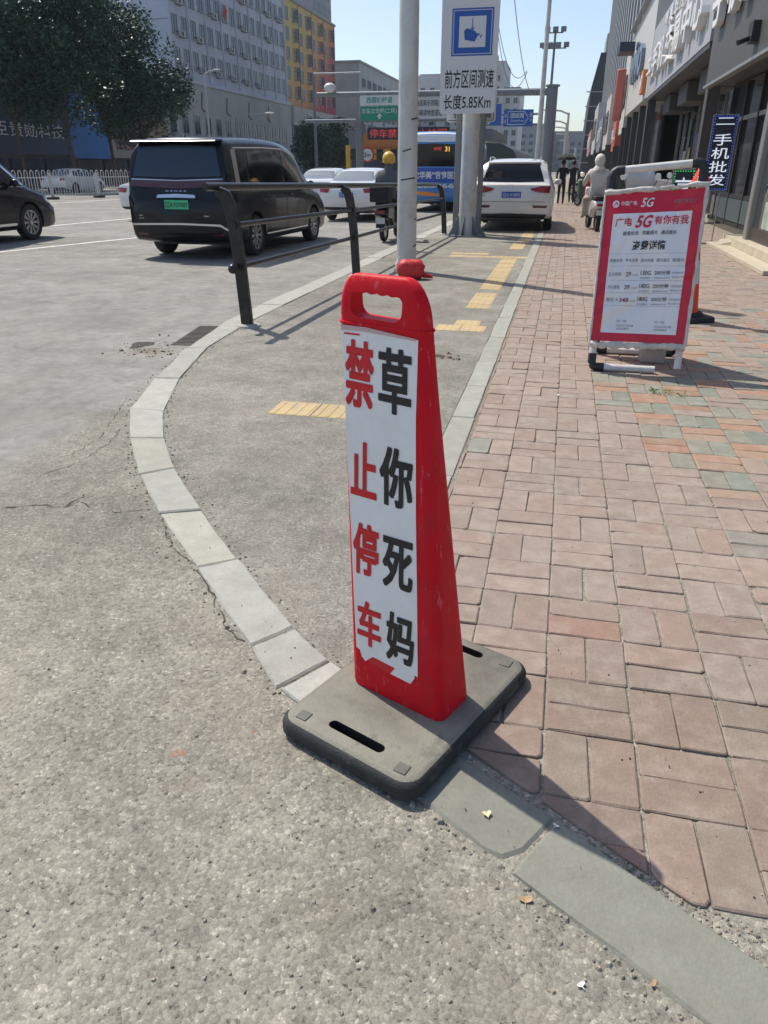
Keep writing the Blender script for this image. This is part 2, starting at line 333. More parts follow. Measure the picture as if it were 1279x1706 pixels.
# lane lines
def stripe(x0, y0, x1, y1, w, name='lane_line'):
    d = Vector((x1 - x0, y1 - y0)); n = Vector((-d.y, d.x)).normalized() * w / 2; m = MB(); k = max(2, int(d.length / 3)); vs = []
    for i in range(k + 1):
        p = Vector((x0, y0)) + d * i / k
        for s in (-1, 1): q = p + n * s; vs.append((q.x, q.y, zroad(q.x, q.y) + 0.004))
    m.add(vs, [(2 * i, 2 * i + 1, 2 * i + 3, 2 * i + 2) for i in range(k)])
    return m.build(name, M_white, road)
stripe(-10.75, 11.2, -9.05, 17.9, 0.13)
stripe(-9.0, 22.0, -8.9, 26.0, 0.13); stripe(-8.9, 32, -8.8, 36, 0.13)
stripe(-14.0, 17.2, -13.15, 24.5, 0.14); stripe(-13.0, 29, -12.9, 33, 0.14)
stripe(-22.6, 20, -22.6, 120, 0.14, 'edge_line')
# long cracks that wander over the road
M_crack = mat('crack_shadow', (0.06, 0.055, 0.045), 1.0, var=0.5, vscale=40)
def crack(pts, w):
    m = MB(); pp = []
    for i in range(len(pts) - 1):
        a, c = Vector(pts[i]), Vector(pts[i + 1]); n = max(3, int((c - a).length / 0.03))
        for j in range(n):
            q = a.lerp(c, j / n); pp.append(q + Vector((random.uniform(-1, 1), random.uniform(-1, 1))) * 0.011)
    vs = []; 
    for i, q in enumerate(pp):
        ww = w * random.uniform(0.05, 0.75); d = (pp[min(i + 1, len(pp) - 1)] - pp[max(0, i - 1)]).normalized(); nn = Vector((-d.y, d.x)) * ww / 2
        for s in (-1, 1): r_ = q + nn * s; vs.append((r_.x, r_.y, zroad(r_.x, r_.y) + 0.0022))
    m.add(vs, [(2 * i, 2 * i + 1, 2 * i + 3, 2 * i + 2) for i in range(len(pp) - 1)]); return m.build('crack', M_crack, road)
g2 = lambda *p: gr(*p, -0.02).to_2d()
crack([g2(10, 850), g2(70, 846), g2(110, 850), g2(135, 838), g2(150, 852), g2(195, 858), g2(250, 852)], 0.010)
crack([g2(110, 850), g2(128, 838), g2(145, 826)], 0.012)
crack([g2(60, 800), g2(130, 775), g2(180, 745), g2(205, 715)], 0.006)
crack([g2(268, 870), g2(285, 915), g2(330, 950), g2(375, 1045), g2(410, 1085)], 0.012)
crack([g2(120, 760), g2(165, 735), g2(190, 700), g2(214, 660)], 0.006)
crack([(-11.5, 14.0), (-9.5, 14.9), (-7.5, 15.6)], 0.03); crack([(-12, 11.0), (-9.0, 12.1), (-7.2, 12.6)], 0.03)

# kerb stones, each one a slab of its own, following the bend
KO = [(1.18, 0.40), (0.60, 0.79), (0.02, 1.175), (-0.325, 1.405), (-0.70, 1.655), (-0.86, 1.84), (-1.26, 2.28), (-1.64, 2.70), (-1.97, 3.10), (-2.31, 3.59), (-2.61, 4.12), (-2.83, 4.85), (-3.06, 5.81), (-3.24, 7.10)]
KI = [(1.28, 0.55), (0.69, 0.955), (0.11, 1.335), (-0.225, 1.555), (-0.59, 1.82), (-0.76, 1.97), (-1.14, 2.38), (-1.48, 2.78), (-1.84, 3.22), (-2.12, 3.63), (-2.37, 4.11), (-2.65, 4.88), (-2.90, 5.90), (-3.00, 7.10)]
y = 8.1
while y < 70: KO.append((-3.27, y)); KI.append((-3.01, y)); y += 1.0
bed = MB(); n = len(KO)
bed.add([(p[0], p[1], -0.03) for p in KO] + [(p[0], p[1], -0.03) for p in KI], [(i, i + 1, n + i + 1, n + i) for i in range(n - 1)])
kerb = tag(bed.build('kerb', M_sand), kind='structure')
for i in range(n - 1):
    a, b_, c, d = [Vector(q) for q in (KO[i], KO[i + 1], KI[i + 1], KI[i])]
    gap = 0.004 if i > 3 else 0.007; e1 = (b_ - a).normalized() * gap; e2 = (c - d).normalized() * gap
    jit = lambda: Vector((random.uniform(-1, 1), random.uniform(-1, 1))) * (0.007 if i < 13 else 0.004)
    A, B_, C_, D = a + e1 + jit(), b_ - e1 + jit(), c - e2 + jit(), d + e2 + jit()
    def edge(p, q, k):   # slightly chipped long edges
        return [p.lerp(q, t / k) + Vector((random.uniform(-1, 1), random.uniform(-1, 1))) * 0.0028 for t in range(1, k)]
    poly = [A] + edge(A, B_, 7) + [B_] + edge(B_, C_, 3) + [C_] + edge(C_, D, 7) + [D] + edge(D, A, 3)
    if i == 2:      # a corner knocked off
        k = poly.index(A); poly[k] = A + (B_ - A).normalized() * 0.02 + (D - A).normalized() * 0.012
    tone = random.uniform(0.84, 1.04)
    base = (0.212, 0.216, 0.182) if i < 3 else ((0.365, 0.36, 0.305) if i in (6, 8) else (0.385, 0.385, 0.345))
    tl = random.uniform(-0.004, 0.004)
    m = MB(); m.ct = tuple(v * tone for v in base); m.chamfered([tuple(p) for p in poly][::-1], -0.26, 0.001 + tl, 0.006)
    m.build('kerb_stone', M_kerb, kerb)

# cycle lane of asphalt between the kerb and the edging strip
lane_poly = [(p[0] + 0.0, p[1]) for p in KI[4:]] + [(-0.57, 70.0), (-0.57, 2.45), (-0.415, 2.45), (-0.415, 1.70)]
b = MB(); b.sheet(lane_poly[::-1], -0.006); lane = tag(b.build('cycle_lane', M_lane), kind='structure')
M_dust = mat('swept_grit', (0.31, 0.27, 0.215), 0.95, var=0.35, vscale=25, bump=0.8, bscale=200)

# edging strip of long slabs between lane and bricks
b = MB(); b.sheet([(-0.60, 2.44), (-0.40, 2.44), (-0.40, 60), (-0.60, 60)], -0.028)
strip = tag(b.build('edging_strip', M_sand), kind='structure'); y = 2.45
while y < 58:
    l = random.choice((0.74, 0.98, 1.0)); m = MB(); k = random.uniform(0.94, 1.06); m.ct = tuple(v * k for v in (0.315, 0.315, 0.27))
    e = lambda x, yy: (x + random.uniform(-0.004, 0.004), yy)
    m.chamfered([e(-0.565, y + 0.004), e(-0.425, y + 0.004), e(-0.425, y + l * 0.5), e(-0.425, y + l - 0.004), e(-0.565, y + l - 0.004), e(-0.565, y + l * 0.5)], -0.2, 0.002 + random.uniform(-0.003, 0.003), 0.005)
    m.build('edging_slab', M_kerb, strip); y += l

# brick pavement in basket weave
def clip(poly, nx, ny, d):       # keep nx*x + ny*y >= d
    out = []
    for i in range(len(poly)):
        p, q = poly[i], poly[(i + 1) % len(poly)]; a = nx * p[0] + ny * p[1] - d; c = nx * q[0] + ny * q[1] - d
        if a >= 0: out.append(p)
        if (a >= 0) != (c >= 0): t = a / (a - c); out.append((p[0] + (q[0] - p[0]) * t, p[1] + (q[1] - p[1]) * t))
    return out
ki = [Vector(KI[0]), Vector(KI[4])]; kd = (ki[1] - ki[0]).normalized(); kn = Vector((kd.y, -kd.x))
if kn.dot(Vector((3, 5)) - ki[0]) < 0: kn = -kn
b = MB(); bp_ = clip([(-0.425, 0.2), (4.2, 0.2), (4.2, 62), (-0.425, 62)], kn.x, kn.y, kn.dot(ki[0]) - 0.01); b.sheet(bp_, -0.0075)
paving = tag(b.build('brick_pavement', M_sand), kind='structure')
S = 0.2385; X0, Y0 = 0.078, 1.652
PINK = [(0.36, 0.282, 0.24), (0.345, 0.278, 0.238), (0.37, 0.295, 0.255), (0.345, 0.285, 0.25), (0.355, 0.272, 0.23), (0.36, 0.29, 0.25)]
def colour(x, y, horiz):
    if 3.5 < y < 5.75 and x > 0.76 - (y - 3.64) * 0.25 and random.random() < 0.9:
        c = random.choice([(0.42, 0.255, 0.18), (0.39, 0.255, 0.185), (0.37, 0.27, 0.21)]) if horiz else random.choice([(0.275, 0.295, 0.25), (0.25, 0.275, 0.235), (0.30, 0.30, 0.25)])
    elif 5.75 <= y < 9 and x > 0.9 and random.random() < 0.5: c = random.choice([(0.27, 0.28, 0.245), (0.40, 0.26, 0.19), (0.33, 0.29, 0.24)])
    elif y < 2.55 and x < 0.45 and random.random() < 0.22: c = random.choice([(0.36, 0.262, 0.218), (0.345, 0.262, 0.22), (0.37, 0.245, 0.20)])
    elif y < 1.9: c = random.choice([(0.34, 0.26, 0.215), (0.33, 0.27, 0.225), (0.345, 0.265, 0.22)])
    elif random.random() < 0.03: c = random.choice([(0.29, 0.295, 0.26), (0.30, 0.28, 0.25), (0.37, 0.25, 0.20)])
    else: c = random.choice(PINK)
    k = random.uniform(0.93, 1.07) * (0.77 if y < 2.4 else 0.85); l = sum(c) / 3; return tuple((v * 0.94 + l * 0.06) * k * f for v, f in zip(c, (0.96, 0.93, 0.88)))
def pix(x, y, z=0.0):
    d = Vector((x, y, z - EYE)); w = d.dot(_f)
    return (639.5 + FPX * d.dot(_r) / w, 853 - FPX * d.dot(_u) / w) if w > 0.1 else (-9999, -9999)
bricks = []
for ci in range(-3, 17):
    for ri in range(-6, 170):
        bx, by = X0 + ci * S, Y0 + ri * S
        if by > 42: continue
        horiz = (ci + ri) % 2 == 0
        for h in (0, 1):
            g = random.uniform(0.0012, 0.0026) if random.random() < 0.82 else random.uniform(0.004, 0.007)
            r_ = [(bx, by + h * S / 2, bx + S, by + (h + 1) * S / 2), (bx + h * S / 2, by, bx + (h + 1) * S / 2, by + S)][0 if horiz else 1]
            g2_ = random.uniform(0.001, 0.003)
            p = [(r_[0] + g, r_[1] + g2_), (r_[2] - g2_, r_[1] + g2_), (r_[2] - g, r_[3] - g), (r_[0] + g, r_[3] - g2_)]
            a = random.uniform(-0.014, 0.014); cx, cy = (r_[0] + r_[2]) / 2 + random.uniform(-1, 1) * 0.0015, (r_[1] + r_[3]) / 2 + random.uniform(-1, 1) * 0.0015
            mx_, my_ = (r_[0] + r_[2]) / 2, (r_[1] + r_[3]) / 2
            p = [(cx + (q[0] - mx_) * math.cos(a) - (q[1] - my_) * math.sin(a), cy + (q[0] - mx_) * math.sin(a) + (q[1] - my_) * math.cos(a)) for q in p]
            p = clip(p, kn.x, kn.y, kn.dot(ki[0]) + 0.022); 
            if len(p) >= 3: p = clip(p, 1, 0, -0.412)
            if len(p) >= 3: p = clip(p, -1, 0, -3.6)
            if len(p) < 3: continue
            ar = abs(sum(p[i][0] * p[(i + 1) % len(p)][1] - p[(i + 1) % len(p)][0] * p[i][1] for i in range(len(p)))) / 2
            if ar < 0.0025: continue
            if cx > 0.36 and cy < 1.6 and ar < 0.015: continue      # at the right no brick is cut: bare soil is left by the kerb
            px_ = pix(cx, cy); seen = -60 < px_[0] < 1340 and -20 < px_[1] < 1780
            tz = random.uniform(-0.0025, 0.0025); tx, ty = random.gauss(0, 0.011), random.gauss(0, 0.011)
            tint = colour(cx, cy, horiz)
            bricks.append((0 if seen else 1, math.hypot(cx, cy), p, (tz, tx, ty, cx, cy), tint))
bricks.sort(key=lambda q: (q[0], q[1]))
rest = MB()
for i, (sn, ds, p, (tz, tx, ty, cx, cy), tint) in enumerate(bricks):
    if sn and ds > 9: continue
    top = lambda x, y, tz=tz, tx=tx, ty=ty, cx=cx, cy=cy: tz + tx * (x - cx) + ty * (y - cy)
    if i < 300:
        q = []
        for k in range(len(p)):        # worn corners and slightly wavy edges
            a, c, d = Vector(p[k - 1]), Vector(p[k]), Vector(p[(k + 1) % len(p)]); w = random.uniform(0.003, 0.006) if random.random() < 0.85 else random.uniform(0.008, 0.02)
            u1, u2 = (a - c), (d - c); q.append(tuple(c + u1.normalized() * min(w, u1.length * 0.3))); q.append(tuple(c + u2.normalized() * min(w * random.uniform(0.6, 1.2), u2.length * 0.3)))
            nn_ = Vector((u2.y, -u2.x)).normalized(); q.append(tuple(c + u2 * random.uniform(0.4, 0.6) - nn_ * random.uniform(-0.0012, 0.0004)))
        m = MB(); m.ct = tint; m.chamfered(q, -0.03, top, random.uniform(0.0025, 0.0045)); m.build('brick', M_brick, paving)
    else:
        rest.ct = tint; rest.chamfered(p, -0.02, top, 0.004)
tag(rest.build('brick_field', M_brick, paving), kind='stuff')

# yellow tactile tiles laid into the lane
M_yellow = tinted('tactile_tile', 0.8, 0.14, 20, 0.3, 150, (0.33, 0.30, 0.25), 0.95)
b = MB(); b.sheet([(-1.2, 8.3), (-0.6, 8.3), (-0.6, 13.7), (-1.2, 13.7)], -0.0045); 
tact = tag(link('tactile_paving', None), kind='structure')
TS = 0.285
def tile(x, y, dots=False, half=1.0):
    m = MB(); k = random.uniform(0.88, 1.1); m.ct = (0.47 * k, 0.355 * k, 0.19 * k); g = 0.004; w = TS * half
    tz = random.uniform(-0.0050, -0.0025); m.chamfered([(x + g, y + g), (x + w - g, y + g), (x + w - g, y + TS - g), (x + g, y + TS - g)], -0.03, tz, 0.002)
    if dots:
        for i in range(4):
            for j in range(4):
                m.chamfered([(x + w * (i + 0.5) / 4 + 0.014 * math.cos(t * math.pi / 3), y + TS * (j + 0.5) / 4 + 0.014 * math.sin(t * math.pi / 3)) for t in range(6)], tz - 0.002, tz + 0.0022, 0.0018)
    else:
        for i in range(4):
            cx = x + w * (i + 0.5) / 4; m.chamfered([(cx - 0.014, y + 0.015), (cx + 0.014, y + 0.015), (cx + 0.014, y + TS - 0.015), (cx - 0.014, y + TS - 0.015)], tz - 0.002, tz + 0.0022, 0.0018)
    m.build('tactile_tile', M_yellow, tact)
for i in range(3): tile(-1.72 + i * TS, 4.22)
tile(-1.72 + 2 * TS, 4.22 + TS); tile(-1.72 + 2 * TS, 4.22 + 2 * TS)
for i in range(2): tile(-1.12 + i * TS * 0.85, 7.10, True, 0.85)
tile(-0.97, 7.385, True, 0.9)
for i in range(18): tile(-0.98, 8.40 + i * TS, half=0.95) if i not in (4,) else None
for i in range(5): tile(-0.98 - i * TS + 0.2, 13.60, True); 
for i in range(6): tile(-1.95 + i * TS * 0.8, 13.90 + TS * 0.6, True, 0.8) if i < 3 else None
for i in range(5): tile(-0.98 - 0.0 * i, 15.2 + i * TS, half=0.95)
for i in range(12): tile(-0.92, 16.7 + i * TS, half=0.95)

# loose grit swept against the kerb and in the gutter
def pebble(mb, x, y, z, r):
    vs = []; 
    for i in range(6):
        a = i * math.pi / 3 + random.uniform(-.3, .3); vs.append((x + r * math.cos(a) * random.uniform(.6, 1.2), y + r * math.sin(a) * random.uniform(.6, 1.2), z))
    vs += [(x + (v[0] - x) * 0.55, y + (v[1] - y) * 0.55, z + r * random.uniform(.5, .95)) for v in vs]
    mb.add(vs, [(i, (i + 1) % 6, 6 + (i + 1) % 6, 6 + i) for i in range(6)] + [tuple(range(6, 12))])
grit = MB(); GC = [(0.30, 0.28, 0.23), (0.24, 0.22, 0.18), (0.36, 0.34, 0.29), (0.16, 0.145, 0.12), (0.32, 0.27, 0.21)]
for i in range(0, 13):
    for side, arr in ((0, KO), (1, KI)):
        a, c = Vector(arr[i]), Vector(arr[i + 1]); nn = Vector((-(c - a).y, (c - a).x)).normalized()
        o = Vector(KO[i]) - Vector(KI[i]) if side == 0 else Vector(KI[i]) - Vector(KO[i]); nn = nn if nn.dot(o) > 0 else -nn
        for k in range(int((c - a).length * (80 if i < 3 else 36))):
            d = abs(random.gauss(0.012, 0.03 if side == 0 else 0.018)); q = a.lerp(c, random.random()) + nn * d; grit.ct = random.choice(GC)
            if side == 1 and i < 4 and d > 0.024: continue
            pebble(grit, q.x, q.y, zroad(q.x, q.y) + 0.001 if side == 0 else (-0.008 if i < 3 else -0.006), min(0.011, abs(random.gauss(0.0035, 0.0022)) + 0.0015))
for k in range(520):
    q = gr(random.uniform(0, 1180), random.uniform(880, 1706), -0.014).to_2d(); grit.ct = random.choice(GC)
    e = kn.dot(q - ki[0]); 
    if e > -0.2 and q.x > -0.75: continue
    if any((q - Vector(KO[j])).length < 0.12 for j in range(14)) or q.x > -0.3 and q.y > 1.3: continue
    if kn.dot(q - ki[0]) > -0.2: continue
    pebble(grit, q.x, q.y, zroad(q.x, q.y) - 0.001, min(0.010, abs(random.gauss(0.0028, 0.002)) + 0.0012))
for k in range(26):
    i = random.choice((0, 1, 1, 2, 2, 4, 5, 6, 7)); t = random.random(); s_ = random.uniform(.1, .9)
    q = Vector(KO[i]).lerp(Vector(KO[i + 1]), t).lerp(Vector(KI[i]).lerp(Vector(KI[i + 1]), t), s_); grit.ct = (0.035, 0.033, 0.03); pebble(grit, q.x, q.y, 0.003, random.uniform(.0014, .0030))
for k in range(60):
    q = gr(random.uniform(760, 1279), random.uniform(700, 1500)).to_2d(); grit.ct = random.choice(((0.04, 0.04, 0.04), (0.55, 0.5, 0.42), (0.1, 0.09, 0.08)))
    if kn.dot(q - ki[0]) > 0.03 and q.x > -0.4: pebble(grit, q.x, q.y, 0.002, random.uniform(.0015, .0035))
for k in range(900):
    q = Vector(KI[0]).lerp(Vector(KI[2]), random.random()) + kn * abs(random.gauss(0.02, 0.05)); grit.ct = random.choice(GC)
    pebble(grit, q.x, q.y, -0.008, min(0.009, abs(random.gauss(0.003, 0.002)) + 0.001))
tag(grit.build('grit', tinted('grit_stone', 0.9, 0.2, 90, 0.2, 300)), 'loose grit and pebbles scattered along the kerb', 'grit', kind='stuff')

# broken edge and drain in the gutter, at the bend
M_iron = mat('cast_iron', (0.06, 0.055, 0.05), 0.75, metal=0.4, var=0.3, vscale=40, dirt=((0.16, 0.11, 0.07), 0.7, 12))
dg_ = empty('gutter_drain', (-3.23, 6.45, zroad(-3.1, 6.3)), R(9)); m = MB()
m.bb((-0.14, -0.44, 0.002), (0.10, -0.40, 0.008)); m.bb((-0.14, 0.40, 0.002), (0.10, 0.44, 0.008)); m.bb((-0.14, -0.40, 0.002), (-0.12, 0.40, 0.008)); m.bb((0.08, -0.40, 0.002), (0.10, 0.40, 0.008)); m.build('frame', M_iron, dg_)
m = MB(); m.bb((-0.12, -0.40, 0.001), (0.08, 0.40, 0.003)); m.build('pit', M_crack, dg_)
for i in range(14): m = MB(); yy = -0.37 + i * 0.057; m.bb((-0.12, yy - 0.017, 0.003), (0.08, yy + 0.017, 0.007)); m.build('bar', M_iron, dg_)
tag(dg_, 'rusty iron gutter drain grate in the road beside the kerb bend', 'drain')

m = MB(); q = gr(236, 574, -0.02); hole = [(0.10 * math.cos(a) * random.uniform(.6, 1.3), 0.16 * math.sin(a) * random.uniform(.6, 1.2)) for a in [i * math.pi / 7 for i in range(14)]]
m.add([(q.x + a, q.y + c, zroad(q.x, q.y) + 0.003) for a, c in hole], [tuple(range(14))]); m.build('pothole', M_crack, road)
rub = MB()
for k in range(160):
    a = random.gauss(0.25, 0.22); c = random.gauss(-0.25, 0.25); rub.ct = random.choice(((0.20, 0.16, 0.12), (0.14, 0.12, 0.10), (0.30, 0.26, 0.21), (0.10, 0.085, 0.07)))
    if q.x + a < -3.05: pebble(rub, q.x + a, q.y + c, zroad(q.x, q.y), abs(random.gauss(0.004, 0.006)) + 0.002)
tag(rub.build('rubble', MATS['grit_stone']), 'crumbled asphalt and dirt around the pothole by the kerb bend', 'rubble', kind='stuff')
# ------------------------------------------------------------------ the red warning sign on its rubber foot
M_red = mat('red_plastic', (0.64, 0.008, 0.018), 0.5, var=0.10, vscale=7, bump=0.06, bscale=70, dirt=((0.52, 0.06, 0.065), 0.25, 5), spec=0.14)
M_foot = mat('grey_rubber', (0.20, 0.20, 0.16), 0.78, var=0.16, vscale=6, bump=0.3, bscale=220, dirt=((0.31, 0.285, 0.215), 0.8, 5), spec=0.25)
M_foot = mat('dusty_rubber', (0.035, 0.037, 0.036), 0.7, var=0.2, vscale=8, bump=0.3, bscale=200, spec=0.3); add_dust(M_foot, (0.265, 0.255, 0.208), 0.92, 4.5); add_streaks(M_foot, (0.10, 0.10, 0.09), 0.6, (9, 9, 9), 0.56, 0.66)
add_streaks(M_red, (0.66, 0.30, 0.29), 0.5, (60, 60, 14), 0.60, 0.72); add_streaks(M_red, (0.34, 0.03, 0.035), 0.5, (9, 9, 5), 0.54, 0.72)
M_foot2 = mat('rubber_pad', (0.12, 0.12, 0.10), 0.75, var=0.2, vscale=20)
M_stick = mat('white_vinyl', (0.84, 0.83, 0.81), 0.42, var=0.03, vscale=9, bump=0.35, bscale=9, dirt=((0.62, 0.58, 0.52), 0.35, 5))
M_redink = mat('red_vinyl_ink', (0.62, 0.008, 0.015), 0.45, var=0.06, vscale=20)
M_blackink = mat('black_vinyl_ink', (0.012, 0.012, 0.014), 0.45, var=0.2, vscale=20)
ws = empty('warning_sign', (-0.303, 1.673, 0.004), R(-24))     # local +x along the face, -y towards the viewer
FT = 0.052
def rounded(w, d, r, n=6, bulge=0.0):
    out = []
    for cx, cy, a0 in ((w / 2 - r, d / 2 - r, 0), (-w / 2 + r, d / 2 - r, 90), (-w / 2 + r, -d / 2 + r, 180), (w / 2 - r, -d / 2 + r, 270)):
        for i in range(n + 1):
            a = R(a0 + 90 * i / n); x, y = cx + r * math.cos(a), cy + r * math.sin(a); out.append((x, y))
    return out
# foot: slab with rounded rim and two hand slots cut through
bm = bmesh.new()
def foot_mesh():
    m = MB(); W, D = 0.45, 0.63; rings = []
    base = rounded(W, D, 0.045, 6)
    def scaled(k, z): return [(x - math.copysign(k, x) * min(1, abs(x) / (W / 2 - 0.05)), y - math.copysign(k, y) * min(1, abs(y) / (D / 2 - 0.05)), z) for x, y in base]
    # long sides bulge out a little in the middle
    def bulge(r): return [(x * (1 + 0.035 * (1 - (2 * y / D) ** 2)) , y * (1 + 0.02 * (1 - (2 * x / W) ** 2)), z) for x, y, z in r]
    for k, z in ((0.012, 0.0), (0.0, 0.008), (0.0, 0.030), (0.004, 0.041), (0.012, 0.049), (0.024, FT)): rings.append(bulge(scaled(k, z)))
    n = len(base); vs = [p for r_ in rings for p in r_]; fs = []
    for i in range(len(rings) - 1):
        for j in range(n): fs.append((i * n + j, i * n + (j + 1) % n, (i + 1) * n + (j + 1) % n, (i + 1) * n + j))
    fs.append(tuple((len(rings) - 1) * n + j for j in range(n))); fs.append(tuple(range(n))[::-1]); m.add(vs, fs); return m
def slot(y, mbx):
    p = []
    for i in range(9): a = R(90 + 180 * i / 8); p.append((-0.075 + 0.015 * math.cos(a), y + 0.015 * math.sin(a)))
    for i in range(9): a = R(-90 + 180 * i / 8); p.append((0.075 + 0.015 * math.cos(a), y + 0.015 * math.sin(a)))
    mbx.prism(p, 0.012, 0.2)
def boolean(o, cutter, op='DIFFERENCE'):
    md = o.modifiers.new('cut', 'BOOLEAN'); md.operation = op; md.object = cutter; md.solver = 'EXACT'
    dg = bpy.context.evaluated_depsgraph_get(); dg.update()
    me = bpy.data.meshes.new_from_object(o.evaluated_get(dg)); o.modifiers.remove(md); o.data = me; bpy.data.objects.remove(cutter)
foot = foot_mesh().build('foot', [M_foot, M_dark], None)
cm = MB(); cm.cm = 1; slot(-0.245, cm); slot(0.255, cm); boolean(foot, cm.build('slot_cutter', [M_foot, M_dark]))
foot.data.polygons.foreach_set('use_smooth', [True] * len(foot.data.polygons)); foot.data.set_sharp_from_angle(angle=R(40)); foot.parent = ws
for sx, sy in ((-1, -1), (1, -1), (-1, 1), (1, 1)):
    m = MB(); m.box((sx * 0.163, sy * 0.268, FT + 0.001), (0.034, 0.034, 0.004), R(4)); m.build('foot_pad', M_foot2, foot, bevel=0.0015)
# body: wedge of hollow plastic, wide below, leaning a little to the left
HB = 1.152
CR, HT = 1.085, 1.176       # crown starts, very top
LEAN = -0.094
def sect(z):
    t = (z - FT) / (HB - FT); w = 0.31 + (0.246 - 0.31) * t; d = 0.153 + (0.044 - 0.153) * t
    return w, d, LEAN * t
ROT = Matrix.Rotation(R(-24), 3, 'Z'); WS = Vector((-0.303, 1.673, 0.004))
def faceat(px, py):              # photo point -> (x, z) on the sloping front of the board
    o = ROT.inverted() @ (Vector((0, 0, EYE)) - WS); d = ROT.inverted() @ ray(px, py)
    k = (0.153 - 0.044) / 2 / (HB - FT); c = 0.153 / 2 + FT * k          # plane: -y = c - k z
    t = -(o.y + c - k * o.z) / (d.y - k * d.z); p = o + d * t; return (p.x, p.z)
def facept(px, py, off=0.0015):
    x, z = faceat(px, py); k = (0.153 - 0.044) / 2 / (HB - FT); return Vector((x, -(0.153 / 2 + FT * k - k * z) - off, z))
def body_mesh():
    m = MB(); rings = []
    NR = 40
    zs_ = [FT, FT + 0.012] + [FT + 0.012 + (CR - FT - 0.012) * i / 22 for i in range(1, 23)]
    # rounded crown
    for i in range(1, 9):
        a = math.pi / 2 * i / 8; zs_.append(CR + (HT - CR) * math.sin(a))
    for z in zs_:
        w, d, lx = sect(z); kw = 1.0; kd = 1.0
        if z > CR:
            q = min(1, (z - CR) / (HT - CR)); k = math.sqrt(max(0, 1 - q * q)); w = w - 0.105 * (1 - k); kd = 0.25 + 0.75 * k ** 0.5
        d *= kd
        if z <= FT + 0.001: w -= 0.004; d -= 0.004
        r = min(0.028, d * 0.42); rings.append([(x + lx, y, z) for x, y in rounded(w, d, r, 5)])
    n = len(rings[0]); m.add([p for r_ in rings for p in r_], [(i * n + j, i * n + (j + 1) % n, (i + 1) * n + (j + 1) % n, (i + 1) * n + j) for i in range(len(rings) - 1) for j in range(n)] + [tuple((len(rings) - 1) * n + j for j in range(n)), tuple(range(n))[::-1]])
    return m
body = body_mesh().build('body', M_red, None)
# hand hole with finger waves along its top edge
hp = []; hxc, zc = faceat(624, 508)
for i in range(7): a = R(180 + 90 * i / 6); hp.append((-0.040 + 0.023 * math.cos(a), -0.012 + 0.024 * math.sin(a)))
for i in range(7): a = R(270 + 90 * i / 6); hp.append((0.044 + 0.023 * math.cos(a), -0.012 + 0.024 * math.sin(a)))
for i in range(4): a = R(60 * i / 3); hp.append((0.052 + 0.015 * math.cos(a), 0.010 + 0.016 * math.sin(a)))
for i in range(1, 24): x = 0.055 - 0.104 * i / 24; hp.append((x, 0.0275 - 0.0042 * abs(math.sin(math.pi * 4 * i / 24))))
for i in range(4): a = R(120 + 60 * i / 3); hp.append((-0.050 + 0.013 * math.cos(a), 0.010 + 0.016 * math.sin(a)))
cm = MB(); cm.prism(hp, -0.2, 0.2, (Vector((hxc, 0, zc)), Vector((1.14, 0, -0.02)), Vector((0, 0, 0.92)), Vector((0, -1, 0))))
boolean(body, cm.build('hole_cutter', M_red)); 
bv = body.modifiers.new('bevel', 'BEVEL'); bv.width = 0.007; bv.segments = 3; bv.limit_method = 'ANGLE'; bv.angle_limit = R(50)
body.data.polygons.foreach_set('use_smooth', [True] * len(body.data.polygons)); body.data.set_sharp_from_angle(angle=R(60)); body.parent = ws
# raised shoulder seam below the handle
m = MB(); zz = faceat(569, 540)[1] + 0.006; w, d, lx = sect(zz); pts = rounded(w + 0.002, d + 0.002, min(0.028, d * 0.42), 5)
m.tube([(x + lx, y, zz) for x, y in pts + pts[:1]], 0.0035, 6, caps=False); m.build('seam', M_red, ws, smooth=60)
# front face frame: points on the sloping front
def onface(x, z, off=0.0015):
    w, d, lx = sect(z); sl = (0.153 - 0.044) / 2 / (HB - FT)
    return Vector((x + lx, -d / 2 - off, z + off * sl))
def face_patch(pts, off):
    m = MB(); m.add([facept(*p, off) for p in pts], [tuple(range(len(pts)))]); return m
stick = [(569, 546), (574, 640), (579, 760), (585, 880), (590, 1000), (594, 1077), (600, 1082), (603, 1093), (609, 1101), (621, 1094), (658, 1113), (650, 1122), (684, 1139), (690, 1131), (691, 1125), (696, 1128), (695, 1000), (693, 860), (693, 700), (697, 567)]
sticker = face_patch(stick, 0.0012).build('sticker', M_stick, ws)
tag(sticker, 'white vinyl sheet with red and black characters in two columns')
face_patch([(621, 1094), (613, 1101), (650, 1122), (658, 1113)], 0.0020).build('red_mark', M_redink, sticker)
face_patch([(568, 540), (569, 549), (600, 551), (650, 560), (694, 569), (694, 565), (660, 557), (610, 545)], 0.0026).build('tape', mat('clear_tape', (0.60, 0.40, 0.40), 0.3), sticker)
face_patch([(574, 553), (574, 556), (600, 559), (600, 556)], 0.0022).build('small_print', M_redink, sticker)
